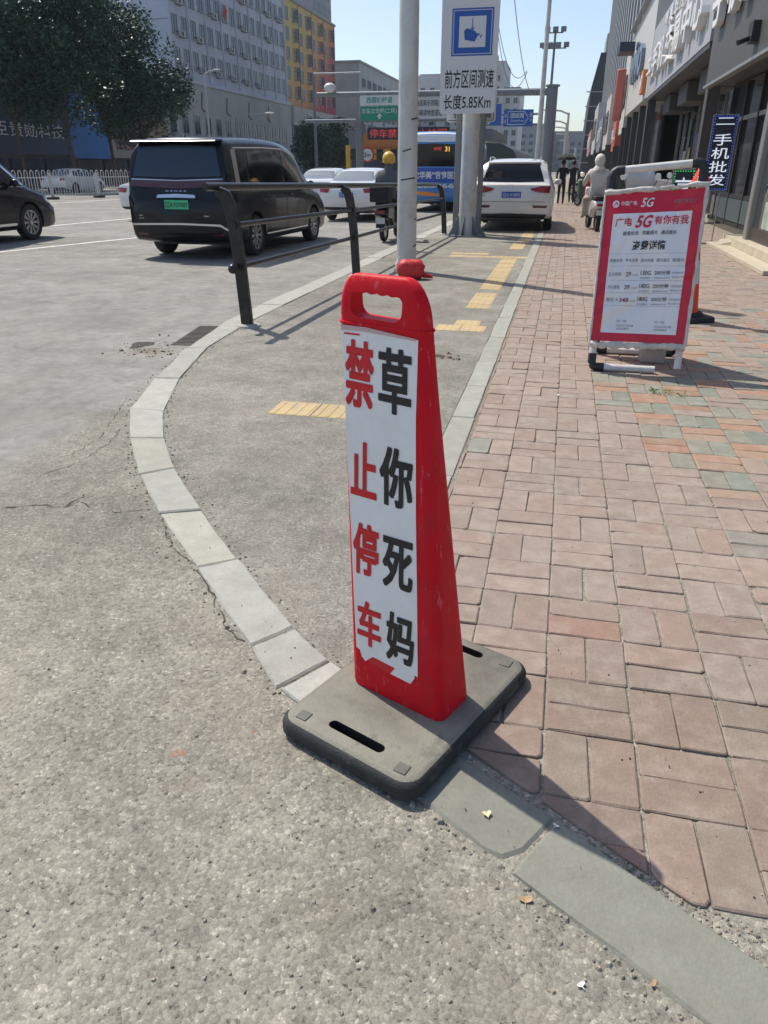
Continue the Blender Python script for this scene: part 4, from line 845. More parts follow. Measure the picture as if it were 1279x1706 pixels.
class Car:
    def __init__(s, name, st, paintm, wheels, rw, loc, rz, n=6, arch=None):
        s.root = empty(name, loc, rz); s.paint = paintm; rings = [section(q) for q in interp(st, n)]; k = len(rings[0]); m = MB()
        m.add([p for r_ in rings for p in r_], [(i * k + j, i * k + (j + 1) % k, (i + 1) * k + (j + 1) % k, (i + 1) * k + j) for i in range(len(rings) - 1) for j in range(k)] + [tuple(range(k))[::-1], tuple((len(rings) - 1) * k + j for j in range(k))])
        s.W = max(q[4] for q in st)
        bm = bmesh.new(); me0 = m.mesh('b', [paintm, M_trim]); bm.from_mesh(me0); bmesh.ops.recalc_face_normals(bm, faces=bm.faces); s.bvh = BVHTree.FromBMesh(bm); bm.to_mesh(me0); bm.free()
        s.body = link('body', me0)
        for wx in wheels:
            c = MB(); c.cm = 1; c.lathe([(arch or rw + 0.055, -2), (arch or rw + 0.055, 2)], (wx, 0, rw + 0.01), 28, 'y')
            cc = c.build('c', [paintm, M_trim]); inner = MB(); boolean(s.body, cc)
        s.body.data.polygons.foreach_set('use_smooth', [True] * len(s.body.data.polygons)); s.body.data.set_sharp_from_angle(angle=R(38)); s.body.parent = s.root
        m = MB(); xs_ = [w for w in wheels]; m.bb((xs_[0] - 0.6, -s.W * 0.72, 0.22), (xs_[1] + 0.6, s.W * 0.72, 0.5)); m.build('underbody', M_trim, s.root)
        for wx in wheels:
            for sd_ in (-1, 1): s.wheel(wx, sd_, rw)
    def wheel(s, x, sd_, r):
        w = empty('wheel', (x, sd_ * (s.W - 0.115), r), 0 if sd_ > 0 else math.pi, s.root)
        m = MB(); m.lathe([(r * 0.66, -0.09), (r * 0.93, -0.10), (r, -0.07), (r, 0.07), (r * 0.93, 0.10), (r * 0.68, 0.095)], n=32, axis='y', caps=False); m.build('tyre', M_tyre, w, smooth=40)
        m = MB(); m.lathe([(r * 0.66, -0.08), (r * 0.6, 0.03)], n=28, axis='y'); m.build('hub_back', M_trim, w)
        m = MB(); m.lathe([(r * 0.69, 0.05), (r * 0.70, 0.092), (r * 0.63, 0.085), (r * 0.62, 0.05)], n=32, axis='y', caps=False); m.lathe([(r * 0.16, 0.04), (r * 0.14, 0.085), (0.01, 0.09)], n=14, axis='y')
        for k in range(10):
            a = 2 * math.pi * k / 10
            for da in (-0.09, 0.09):
                p0 = Vector((r * 0.13 * math.cos(a), 0.07, r * 0.13 * math.sin(a))); p1 = Vector((r * 0.65 * math.cos(a + da), 0.078, r * 0.65 * math.sin(a + da))); t_ = Vector((-math.sin(a), 0, math.cos(a))) * 0.011
                m.add([p0 - t_, p0 + t_, p1 + t_, p1 - t_], [(0, 1, 2, 3)]); 
        m.build('rim', M_rim, w, smooth=40)
    def patch(s, name, top, bot, mt, view, off=0.004, nu=14, nv=6, parent=None):
        """sheet pressed onto the body: two edge lines in the side (x,z) or rear/front (y,z) elevation"""
        def res(pl, t):
            L_ = [0]
            for i in range(len(pl) - 1): L_.append(L_[-1] + math.hypot(pl[i + 1][0] - pl[i][0], pl[i + 1][1] - pl[i][1]))
            d = t * L_[-1]
            for i in range(len(pl) - 1):
                if d <= L_[i + 1] + 1e-9: f = (d - L_[i]) / max(1e-9, L_[i + 1] - L_[i]); return (pl[i][0] + (pl[i + 1][0] - pl[i][0]) * f, pl[i][1] + (pl[i + 1][1] - pl[i][1]) * f)
            return pl[-1]
        vs = []
        for j in range(nv + 1):
            for i in range(nu + 1):
                a, c = res(bot, i / nu), res(top, i / nu); f = j / nv; q = (a[0] + (c[0] - a[0]) * f, a[1] + (c[1] - a[1]) * f)
                if view == 'R': o, d = Vector((q[0], -5, q[1])), Vector((0, 1, 0))
                elif view == 'L': o, d = Vector((q[0], 5, q[1])), Vector((0, -1, 0))
                elif view == 'B': o, d = Vector((-5, q[0], q[1])), Vector((1, 0, 0))
                else: o, d = Vector((12, q[0], q[1])), Vector((-1, 0, 0))
                h, nrm, _, _ = s.bvh.ray_cast(o, d)
                if h is None: h, nrm, _, _ = s.bvh.find_nearest(o + d * 4.5)
                if nrm.dot(d) > 0: nrm = -nrm
                vs.append(h + (nrm * 0.5 - d * 0.5) * off * 1.3)
        m = MB(); k = nu + 1; m.add(vs, [(j * k + i, j * k + i + 1, (j + 1) * k + i + 1, (j + 1) * k + i) if view in 'RF' else (j * k + i, (j + 1) * k + i, (j + 1) * k + i + 1, j * k + i + 1) for j in range(nv) for i in range(nu)])
        return m.build(name, mt, parent or s.root, smooth=60)
    def both(s, name, top, bot, mt, **k):
        s.patch(name, top, bot, mt, 'R', **k); s.patch(name, top, bot, mt, 'L', **k)
    def rear(s, name, top, bot, mt, mirror=False, **k):     # rear elevation, y to the left of the car = left seen from behind
        o = s.patch(name, top, bot, mt, 'B', **k)
        if mirror: s.patch(name, [(-a, z) for a, z in top][::-1], [(-a, z) for a, z in bot][::-1], mt, 'B', **k)
        return o
    def text(s, name, st_, y0, z0, w, h, mt, off=0.006, bold=0.0, parent=None):
        vs, fs, x0, yy0, x1, y1 = glyphs(st_, bold); out = []
        for p in vs:
            q = (y0 - (p[0] - x0) / (x1 - x0) * w, z0 + (p[1] - yy0) / (y1 - yy0) * h); hh, nrm, _, _ = s.bvh.ray_cast(Vector((-5, q[0], q[1])), Vector((1, 0, 0)))
            out.append((hh or Vector((0, q[0], q[1]))) + Vector((-1, 0, 0)) * off)
        m = MB(); m.add(out, fs); return m.build(name, mt, parent or s.root)
    def mirror_ear(s, x, z, wd=0.16):
        for sd_ in (-1, 1):
            m = MB(); m.ball((x, sd_ * (s.W + 0.07), z), (0.06, 0.10, 0.075), 12, 8); m.tube([(x + 0.02, sd_ * (s.W - 0.1), z - 0.06), (x, sd_ * (s.W + 0.04), z - 0.02)], 0.025, 6); m.build('mirror', s.paint, s.root, smooth=80)
    def handles(s, xs_, z):
        for x in xs_:
            for sd_ in (-1, 1): m = MB(); m.bb((x - 0.10, sd_ * (s.W - 0.012) - 0.015, z - 0.016), (x + 0.10, sd_ * (s.W - 0.012) + 0.015, z + 0.016)); m.build('door_handle', s.paint, s.root, bevel=0.008)

VAN = [(0.00, .44, .80, .95, .80, .84, .80), (0.05, .34, .95, 1.16, .90, .92, .88), (0.12, .30, 1.04, 1.50, .95, .955, .86), (0.20, .28, 1.07, 1.80, .97, .965, .80), (0.34, .26, 1.08, 1.90, .98, .975, .79), (1.5, .22, 1.08, 1.94, .98, .98, .81), (2.6, .22, 1.07, 1.93, .98, .98, .81), (3.4, .22, 1.05, 1.82, .98, .97, .77), (4.05, .22, 1.02, 1.42, .98, .95, .72), (4.42, .22, .98, 1.10, .97, .93, .77), (4.85, .22, .90, .98, .95, .88, .72), (5.12, .24, .76, .84, .88, .78, .6), (5.25, .35, .6, .66, .70, .62, .5)]
RD = math.pi / 2           # cars drive away from the camera, along +Y
zr = -0.032
# --- black van, seen from behind and its right side
c = Car('van', VAN, M_pblack, (1.05, 4.16), 0.345, (-6.34, 12.28, zr), RD - R(1.5))
c.rear('rear_window', [(0.70, 1.76), (0, 1.79), (-0.70, 1.76)], [(0.80, 1.32), (0, 1.30), (-0.80, 1.32)], M_glassb)
c.rear('tail_lamp', [(0.90, 1.27), (0, 1.245), (-0.90, 1.27)], [(0.88, 1.17), (0, 1.13), (-0.88, 1.17)], M_taild, nu=24)
c.rear('tail_trim', [(0.90, 1.285), (0, 1.26), (-0.90, 1.285)], [(0.90, 1.272), (0, 1.247), (-0.90, 1.272)], M_chrome, off=0.006, nu=24)
c.rear('garnish', [(0.34, 1.035), (0, 1.05), (-0.34, 1.035)], [(0.36, 0.985), (0, 0.99), (-0.36, 0.985)], M_chrome, off=0.02)
pl = c.rear('number_plate', [(0.22, 0.955), (-0.22, 0.955)], [(0.22, 0.815), (-0.22, 0.815)], M_plg, off=0.014, nu=2, nv=2)
c.text('plate_lettering', '辽A·F37007', 0.205, 0.84, 0.41, 0.09, M_ink, 0.022, 0.01, pl); c.text('badge', 'D E N Z A', 0.19, 1.085, 0.38, 0.022, M_chrome, 0.012, 0.01); c.text('badge', 'DM-i', -0.48, 0.70, 0.10, 0.022, M_chrome, 0.008, 0.01); c.text('badge', 'D9', 0.72, 0.70, 0.06, 0.022, M_chrome, 0.008, 0.01); c.text('badge', 'AWD', 0.74, 0.66, 0.10, 0.016, M_chrome, 0.008, 0.01)
c.rear('bumper_trim', [(0.90, 0.585), (0, 0.60), (-0.78, 0.585), (-0.90, 0.50)], [(0.90, 0.555), (0, 0.57), (-0.76, 0.555), (-0.90, 0.47)], M_chrome, off=0.012, nu=24, nv=2)
c.rear('reflector', [(0.80, 0.44), (0.60, 0.43)], [(0.80, 0.40), (0.60, 0.40)], M_taild, mirror=True)
c.both('side_window', [(1.02, 1.70), (1.9, 1.74), (2.52, 1.74)], [(0.95, 1.20), (1.9, 1.17), (2.52, 1.15)], M_glass); c.both('side_window', [(2.60, 1.74), (3.05, 1.70), (3.35, 1.62)], [(2.60, 1.15), (3.4, 1.12), (3.85, 1.10)], M_glass); c.both('side_window', [(0.62, 1.68), (0.95, 1.70)], [(0.55, 1.22), (0.88, 1.20)], M_glass)
c.both('pillar_trim', [(0.42, 1.72), (0.60, 1.73)], [(0.36, 1.20), (0.53, 1.21)], mat('champagne_trim', (0.42, 0.39, 0.38), 0.3, metal=0.7), off=0.006)
c.both('waist_trim', [(0.5, 1.155), (2.5, 1.12), (3.95, 1.06)], [(0.5, 1.135), (2.5, 1.10), (3.95, 1.045)], M_chrome, off=0.007, nu=24, nv=2); c.both('roof_trim', [(0.5, 1.755), (1.8, 1.785), (2.7, 1.78), (3.3, 1.69), (3.8, 1.42)], [(0.5, 1.735), (1.8, 1.765), (2.7, 1.76), (3.28, 1.67), (3.78, 1.40)], M_chrome, off=0.007, nu=24, nv=2)
c.both('sill_trim', [(1.5, 0.36), (3.7, 0.36)], [(1.5, 0.335), (3.7, 0.335)], M_chrome, off=0.006, nv=2)
for x in (1.62, 2.56, 3.62): c.both('door_gap', [(x, 1.12), (x + 0.012, 1.12)], [(x, 0.34), (x + 0.012, 0.34)], M_dark, off=0.002, nu=1, nv=10)
c.handles((1.85, 2.85), 0.98); c.mirror_ear(3.72, 1.14); m = MB(); m.tube([(0.75, 0.1, 1.91), (0.55, 0.1, 2.02)], [0.02, 0.006], 6); m.build('antenna', M_pblack, c.root)
m = MB(); m.prism([(0.02, 0.0), (0.30, 0.0), (0.30, 0.05), (0.06, 0.03)], -0.78, 0.78, (Vector((0.02, 0, 1.83)), Vector((1, 0, 0)), Vector((0, 0, 1)), Vector((0, 1, 0)))); m.build('roof_spoiler', M_pblack, c.root, bevel=0.015)
c.patch('windscreen', [(0.62, 1.72), (-0.62, 1.72)], [(0.78, 1.16), (-0.78, 1.16)], M_glass, 'F')
tag(c.root, 'glossy black van with green number plate driving just behind the railing', 'van')

# --- dark people carrier cut by the left edge
c = Car('people_carrier', VAN, M_pblack2, (1.05, 4.16), 0.365, (-12.35, 11.10, zr), RD - R(0))
c.both('side_window', [(1.02, 1.70), (2.5, 1.74)], [(0.95, 1.20), (2.5, 1.15)], M_glass); c.both('side_window', [(2.60, 1.74), (3.05, 1.70), (3.35, 1.62)], [(2.60, 1.15), (3.4, 1.12), (3.62, 1.10)], M_glass); c.both('quarter_window', [(3.42, 1.56), (3.62, 1.44)], [(3.68, 1.12), (4.12, 1.10)], M_glass)
c.both('roof_trim', [(2.7, 1.785), (3.32, 1.70), (3.9, 1.36), (4.18, 1.12)], [(2.7, 1.760), (3.28, 1.67), (3.85, 1.33), (4.12, 1.10)], M_chrome, off=0.008, nu=24, nv=2); c.both('waist_trim', [(2.6, 1.13), (4.15, 1.085)], [(2.6, 1.115), (4.15, 1.07)], M_chrome, off=0.008, nv=2)
c.both('sill_trim', [(1.5, 0.38), (3.65, 0.38)], [(1.5, 0.33), (3.65, 0.33)], M_chrome, off=0.006, nv=2)
for x in (2.56, 3.66): c.both('door_gap', [(x, 1.12), (x + 0.012, 1.12)], [(x, 0.34), (x + 0.012, 0.34)], M_dark, off=0.002, nu=1, nv=10)
c.patch('head_lamp', [(4.75, .86), (5.05, .76)], [(4.80, .76), (5.08, .68)], M_lampw, 'R'); c.patch('windscreen', [(0.62, 1.72), (-0.62, 1.72)], [(0.78, 1.16), (-0.78, 1.16)], M_glass, 'F'); c.mirror_ear(3.70, 1.16); c.handles((1.85, 2.85), 0.98)
tag(c.root, 'dark people carrier with spoked wheel cut off by the left edge', 'van')

SUV = [(0, .50, .78, .92, .70, .76, .70), (.06, .34, .92, 1.05, .86, .88, .80), (.16, .29, .98, 1.13, .92, .92, .79), (.36, .26, 1.0, 1.42, .945, .94, .71), (.52, .25, 1.02, 1.57, .95, .94, .66), (1.4, .24, 1.0, 1.63, .95, .94, .66), (2.3, .24, .98, 1.62, .95, .93, .66), (2.9, .24, .97, 1.5, .95, .92, .62), (3.4, .24, .97, 1.13, .95, .9, .64), (3.9, .24, .93, 1.02, .94, .88, .6), (4.4, .26, .85, .92, .88, .8, .6), (4.62, .34, .65, .72, .7, .65, .5)]
SUV = [(q[0], *q[1:4], *(w * 1.06 for w in q[4:])) for q in SUV]
c = Car('parked_suv', SUV, M_pwhite, (0.90, 3.72), 0.36, (-1.27, 19.45, 0), RD + R(1))
c.rear('rear_window', [(0.60, 1.49), (0, 1.51), (-0.60, 1.49)], [(0.74, 1.12), (0, 1.10), (-0.74, 1.12)], M_glass); c.rear('tail_lamp', [(0.90, 1.02), (0.70, 1.025), (0.42, 0.965)], [(0.885, 0.87), (0.62, 0.885), (0.46, 0.93)], M_tail, mirror=True, off=0.01)
c.rear('spoiler_shadow', [(0.62, 1.535), (-0.62, 1.535)], [(0.63, 1.495), (-0.63, 1.495)], M_trim, off=0.012)
pl = c.rear('number_plate', [(0.24, 0.90), (-0.22, 0.90)], [(0.24, 0.765), (-0.22, 0.765)], M_plb, off=0.014, nu=2, nv=2); c.text('plate_lettering', '辽A·V1B92', 0.215, 0.79, 0.41, 0.085, M_plate, 0.024, 0.008, pl)
c.rear('bumper_lamp', [(0.86, 0.60), (0.50, 0.60)], [(0.84, 0.545), (0.53, 0.545)], M_taild, mirror=True, off=0.008); c.rear('lower_bumper', [(0.85, 0.40), (0, 0.42), (-0.85, 0.40)], [(0.80, 0.30), (0, 0.30), (-0.80, 0.30)], M_trim, off=0.012, nu=20)
c.rear('tailgate_gap', [(0.80, 0.682), (-0.80, 0.682)], [(0.80, 0.672), (-0.80, 0.672)], M_trim, off=0.003, nu=20, nv=1); c.rear('tailgate_lip', [(0.80, 1.075), (0, 1.085), (-0.80, 1.075)], [(0.82, 1.055), (0, 1.06), (-0.82, 1.055)], M_pwhite, off=0.03, nu=20)
for k in range(4):
    m = MB(); yy = 0.10 - k * 0.062; m.tube([(0.045, yy + 0.037 * math.cos(a), 0.985 + 0.037 * math.sin(a)) for a in [i * math.pi / 8 for i in range(17)]], 0.0055, 5, caps=False); m.build('badge_ring', M_chrome, c.root)
c.text('badge', '40', -0.62, 0.80, 0.10, 0.03, M_chrome, 0.008, 0.02); c.text('badge', 'Q5', 0.74, 0.80, 0.10, 0.03, M_chrome, 0.008, 0.02)
c.both('side_window', [(0.62, 1.40), (1.3, 1.50), (1.9, 1.51)], [(0.75, 1.10), (1.3, 1.07), (1.9, 1.06)], M_glass); c.both('side_window', [(1.96, 1.51), (2.4, 1.48), (2.7, 1.42)], [(1.96, 1.06), (2.6, 1.05), (3.12, 1.04)], M_glass)
for sd_ in (-1, 1): m = MB(); m.tube([(0.62, sd_ * 0.60, 1.585), (0.75, sd_ * 0.61, 1.645), (1.6, sd_ * 0.61, 1.67), (2.3, sd_ * 0.60, 1.65), (2.45, sd_ * 0.60, 1.61)], 0.017, 8); m.build('roof_rail', M_chrome, c.root, smooth=60)
c.mirror_ear(2.95, 1.08); c.handles((1.6, 2.55), 0.92)
tag(c.root, 'white SUV parked on the cycle lane, seen from behind', 'suv')

SED = [(0, .48, .75, .86, .66, .72, .66), (.07, .34, .90, 1.0, .82, .84, .75), (.4, .26, .95, 1.05, .88, .86, .72), (.75, .24, .95, 1.15, .9, .87, .64), (1.3, .22, .94, 1.4, .9, .87, .60), (2.0, .22, .93, 1.46, .9, .87, .61), (2.6, .22, .92, 1.42, .9, .87, .61), (3.0, .22, .92, 1.25, .9, .86, .6), (3.4, .22, .91, 1.0, .9, .85, .62), (4.0, .22, .84, .9, .88, .8, .6), (4.4, .25, .72, .78, .8, .7, .5), (4.58, .35, .58, .62, .6, .55, .4)]
def sedan(name, loc, rz, pm, label, plate=None, tail=True, cat='car'):
    c = Car(name, SED, pm, (0.98, 3.66), 0.315, loc, rz, 5)
    c.rear('rear_window', [(0.56, 1.40), (0, 1.42), (-0.56, 1.40)], [(0.70, 1.10), (0, 1.09), (-0.70, 1.10)], M_glassl); c.rear('tail_lamp', [(0.84, 0.93), (0.50, 0.90)], [(0.82, 0.80), (0.56, 0.79)], M_tail, mirror=True, off=0.008)
    c.rear('lower_bumper', [(0.78, 0.40), (-0.78, 0.40)], [(0.72, 0.32), (-0.72, 0.32)], M_trim, off=0.008)
    if plate: pl = c.rear('number_plate', [(0.22, 0.80), (-0.22, 0.80)], [(0.22, 0.665), (-0.22, 0.665)], M_plb, off=0.014, nu=2, nv=2); c.text('plate_lettering', plate, 0.205, 0.69, 0.41, 0.085, M_plate, 0.024, 0.008, pl)
    c.both('side_window', [(1.15, 1.28), (1.5, 1.36), (2.08, 1.37)], [(0.98, 1.03), (1.5, 1.00), (2.08, 0.99)], M_glass); c.both('side_window', [(2.14, 1.37), (2.5, 1.33), (2.75, 1.25)], [(2.14, 0.99), (2.6, 0.985), (3.12, 0.985)], M_glass)
    c.patch('windscreen', [(0.52, 1.36), (-0.52, 1.36)], [(0.66, 1.03), (-0.66, 1.03)], M_glass, 'F'); c.mirror_ear(2.95, 1.0); c.handles((1.75, 2.6), 0.86)
    c.patch('head_lamp', [(0.80, 0.78), (0.45, 0.80)], [(0.74, 0.68), (0.5, 0.68)], M_lampw, 'F'); c.patch('head_lamp', [(-0.45, 0.80), (-0.80, 0.78)], [(-0.5, 0.68), (-0.74, 0.68)], M_lampw, 'F')
    tag(c.root, label, cat, None); return c
sedan('sedan', (-6.28, 22.7, zr), RD - R(2), M_pwhite, 'white sedan with blue number plate ahead of the black van', '辽A·6K52S')
sedan('sedan', (-9.2, 28.6, zr), RD, M_pwhite, 'white sedan showing only its roof behind the nearer white sedan')
sedan('sedan', (-12.2, 21.6, zr), RD, M_pwhite, 'white car half hidden by the left flank of the black van')
sedan('sedan', (-30.2, 43.0, zr), RD, M_pwhite, 'white car parked on the far side behind the white fence')

# --- bus
BUS = [(0.0, .5, 1.2, 2.35, .98, 1.02, .95), (0.06, .36, 1.25, 2.52, 1.12, 1.14, 1.05), (0.25, .32, 1.25, 2.62, 1.16, 1.17, 1.10), (1.5, .30, 1.25, 2.64, 1.17, 1.17, 1.12), (6.5, .30, 1.25, 2.64, 1.17, 1.17, 1.12), (8.2, .30, 1.2, 2.55, 1.15, 1.15, 1.05), (8.4, .4, 1.1, 2.3, 1.0, 1.05, .95)]
M_busb = mat('bus_blue', (0.05, 0.22, 0.55), 0.35, coat=0.4, var=0.08, vscale=2); M_busd = mat('bus_deep_blue', (0.025, 0.075, 0.36), 0.4, var=0.15, vscale=1.5)
c = Car('bus', BUS, M_busb, (2.0, 6.3), 0.43, (-4.72, 28.7, zr), RD, 4)
c.patch('roof_cap', [(1.02, 2.56), (0, 2.60), (-1.02, 2.56)], [(1.06, 2.30), (0, 2.28), (-1.06, 2.30)], M_pwhite, 'B'); c.patch('rear_window', [(1.0, 2.20), (0, 2.24), (-1.0, 2.20)], [(1.04, 1.50), (0, 1.50), (-1.04, 1.50)], M_glass, 'B')
c.patch('advert_panel', [(1.06, 1.46), (-1.06, 1.46)], [(1.06, 0.98), (-1.06, 0.98)], M_busd, 'B', off=0.008); c.patch('orange_swoosh', [(0.9, 0.70), (0.2, 0.68), (-0.3, 0.60)], [(0.9, 0.60), (0.2, 0.54), (-0.2, 0.52)], mat('bus_orange', (0.75, 0.27, 0.05), 0.4), 'B', off=0.008)
M_led = mat('red_led', (0.2, 0.01, 0.01), 0.5, emit=(1.0, 0.08, 0.05), estr=0.32); M_amber = mat('amber_led', (0.3, 0.15, 0.02), 0.5, emit=(1.0, 0.45, 0.08), estr=0.9)
c.text('lettering', '沈华美"疤痕医院', 0.72, 1.10, 1.70, 0.25, M_pwhite, 0.016, 0.02); c.text('lettering', '6658669', 0.55, 0.80, 1.55, 0.15, M_pwhite, 0.012, 0.02); c.text('route_display', '西塔', -0.02, 2.02, 0.28, 0.10, M_led, 0.012, 0.02); c.text('route_display', '31', -0.42, 1.98, 0.16, 0.16, M_amber, 0.012, 0.02)
c.both('side_window', [(0.6, 2.2), (7.6, 2.2)], [(0.6, 1.35), (7.6, 1.35)], M_glass, nu=10, nv=4)
tag(c.root, 'blue and white bus with hospital advert on its rear', 'bus')

# ------------------------------------------------------------------ people: one skinned surface each
def figure(name, joints, edges, mats, pick, parent=None, loc=(0, 0, 0), rz=0.0, sub=2):
    me = bpy.data.meshes.new(name); keys = list(joints); me.from_pydata([joints[k][0] for k in keys], [(keys.index(a), keys.index(c)) for a, c in edges], [])
    o = link(name, me); md = o.modifiers.new('skin', 'SKIN'); md.use_smooth_shade = True
    for i, k in enumerate(keys):
        r_ = joints[k][1]; r_ = r_ if isinstance(r_, tuple) else (r_, r_); me.skin_vertices[0].data[i].radius = r_; me.skin_vertices[0].data[i].use_root = (k == 'pelvis')
    ms = o.modifiers.new('sub', 'SUBSURF'); ms.levels = sub; ms.render_levels = sub
    dg = bpy.context.evaluated_depsgraph_get(); dg.update(); me2 = bpy.data.meshes.new_from_object(o.evaluated_get(dg)); bpy.data.objects.remove(o)
    for m_ in mats: me2.materials.append(m_)
    for p in me2.polygons: p.material_index = pick(p.center); p.use_smooth = True
    o = link(name, me2, parent); o.location = loc; o.rotation_euler = (0, 0, rz); return o
M_skin = mat('skin', (0.46, 0.27, 0.19), 0.55); M_cream = mat('pale_cloth', (0.66, 0.62, 0.56), 0.85, var=0.12, vscale=9, bump=0.5, bscale=18); M_grey = mat('grey_cloth', (0.12, 0.125, 0.13), 0.85, var=0.15, vscale=9, bump=0.4, bscale=20); M_blk = mat('black_cloth', (0.014, 0.014, 0.016), 0.85); M_shoe = mat('shoe', (0.45, 0.43, 0.40), 0.7); M_hair = mat('dark_hair', (0.012, 0.010, 0.009), 0.6)
# local: +y ahead
SEATED = {'pelvis': ((0, 0, 0.80), (0.20, 0.17)), 'waist': ((0, -0.01, 0.98), (0.185, 0.155)), 'chest': ((0, 0.04, 1.22), (0.205, 0.15)), 'neck': ((0, 0.06, 1.42), 0.065), 'head': ((0, 0.09, 1.56), (0.095, 0.115)), 'crown': ((0, 0.085, 1.67), (0.075, 0.085)),
  'hipL': ((-0.10, 0.06, 0.78), 0.10), 'kneeL': ((-0.19, 0.46, 0.72), 0.085), 'ankL': ((-0.21, 0.42, 0.34), 0.052), 'toeL': ((-0.23, 0.58, 0.28), 0.045), 'hipR': ((0.10, 0.06, 0.78), 0.10), 'kneeR': ((0.19, 0.46, 0.72), 0.085), 'ankR': ((0.20, 0.42, 0.34), 0.052), 'toeR': ((0.21, 0.58, 0.28), 0.045),
  'shL': ((-0.20, 0.05, 1.33), 0.075), 'elL': ((-0.29, 0.20, 1.10), 0.058), 'wrL': ((-0.27, 0.44, 1.04), 0.042), 'hdL': ((-0.26, 0.51, 1.03), 0.036), 'shR': ((0.20, 0.05, 1.33), 0.075), 'elR': ((0.29, 0.20, 1.10), 0.058), 'wrR': ((0.27, 0.44, 1.04), 0.042), 'hdR': ((0.26, 0.51, 1.03), 0.036)}
SE = [('pelvis', 'waist'), ('waist', 'chest'), ('chest', 'neck'), ('neck', 'head'), ('head', 'crown'), ('pelvis', 'hipL'), ('hipL', 'kneeL'), ('kneeL', 'ankL'), ('ankL', 'toeL'), ('pelvis', 'hipR'), ('hipR', 'kneeR'), ('kneeR', 'ankR'), ('ankR', 'toeR'), ('chest', 'shL'), ('shL', 'elL'), ('elL', 'wrL'), ('wrL', 'hdL'), ('chest', 'shR'), ('shR', 'elR'), ('elR', 'wrR'), ('wrR', 'hdR')]
def scooter(loc, rz, pm, label, box=False, shield=False, group=None):
    s = empty('scooter', loc, rz); 
    for y_ in (-0.42, 0.80):
        w = empty('wheel', (0, y_, 0.235), 0, s); m = MB(); m.lathe([(0.15, -0.04), (0.21, -0.05), (0.235, 0), (0.21, 0.05), (0.15, 0.04)], n=20, axis='x', caps=False); m.build('tyre', M_tyre, w, smooth=50); m = MB(); m.lathe([(0.155, -0.03), (0.155, 0.03)], n=16, axis='x'); m.build('rim', M_rim, w)
    m = MB(); m.prism([(-0.70, 0.55), (-0.62, 0.70), (-0.1, 0.72), (0.10, 0.60), (0.14, 0.34), (-0.12, 0.30), (-0.25, 0.45), (-0.55, 0.48)], -0.15, 0.15, (Vector((0, 0, 0)), Vector((0, 1, 0)), Vector((0, 0, 1)), Vector((1, 0, 0)))); m.build('body', pm, s, bevel=0.05, seg=3)
    m = MB(); m.bb((-0.14, 0.08, 0.28), (0.14, 0.56, 0.35)); m.build('footboard', M_trim, s, bevel=0.02); m = MB(); m.prism([(-0.62, 0.70), (0.06, 0.70), (0.10, 0.76), (-0.25, 0.80), (-0.64, 0.80)], -0.14, 0.14, (Vector((0, 0, 0)), Vector((0, 1, 0)), Vector((0, 0, 1)), Vector((1, 0, 0)))); m.build('seat', M_dark, s, bevel=0.03, seg=3)
    m = MB(); m.prism([(0.52, 0.32), (0.60, 0.30), (0.68, 0.90), (0.62, 1.0), (0.55, 0.95)], -0.19, 0.19, (Vector((0, 0, 0)), Vector((0, 1, 0)), Vector((0, 0, 1)), Vector((1, 0, 0)))); m.build('front_shield', pm, s, bevel=0.04, seg=3)
    m = MB(); m.tube([(0, 0.80, 0.24), (0, 0.72, 0.62), (0, 0.60, 1.0)], 0.03, 8); m.tube([(-0.33, 0.48, 1.02), (-0.1, 0.58, 1.03), (0.1, 0.58, 1.03), (0.33, 0.48, 1.02)], 0.015, 8); m.build('handlebar', M_trim, s, smooth=50)
    for sx in (-1, 1):
        q = empty('mirror', (sx * 0.25, 0.54, 1.03), 0, s); m = MB(); m.tube([(0, 0, 0), (sx * 0.05, 0.02, 0.18)], 0.007, 6); m.build('stem', M_trim, q); m = MB(); m.lathe([(0.055, -0.01), (0.06, 0.0), (0.05, 0.015)], (sx * 0.06, 0.02, 0.24), 16, 'y'); m.build('glass', M_chrome, q)
    m = MB(); m.bb((-0.09, -0.725, 0.58), (0.09, -0.70, 0.64)); m.build('tail_lamp', M_tail, s); m = MB(); m.bb((-0.10, -0.74, 0.38), (0.10, -0.73, 0.50)); m.build('number_plate', mat('plate_pale', (0.6, 0.6, 0.58), 0.5), s)
    m = MB(); m.prism([(-0.72, 0.42), (-0.60, 0.44), (-0.62, 0.40), (-0.76, 0.30)], -0.09, 0.09, (Vector((0, 0, 0)), Vector((0, 1, 0)), Vector((0, 0, 1)), Vector((1, 0, 0)))); m.build('mudguard', M_trim, s)
    if box: m = MB(); m.bb((-0.2, -0.86, 0.80), (0.2, -0.46, 1.14)); m.build('carrier_box', M_dark, s, bevel=0.03)
    if shield: m = MB(); m.add([(x * 0.26, 0.62 + 0.06 * (1 - x * x) - 0.12 * t, 0.98 + 0.42 * t) for t in (0, 0.5, 1) for x in (-1, -0.5, 0, 0.5, 1)], [(j * 5 + i, j * 5 + i + 1, (j + 1) * 5 + i + 1, (j + 1) * 5 + i) for j in range(2) for i in range(4)]); o = m.build('windshield', M_lampw, s, smooth=60); sl = o.modifiers.new('solid', 'SOLIDIFY'); sl.thickness = 0.006
    tag(s, label, 'scooter', group); return s
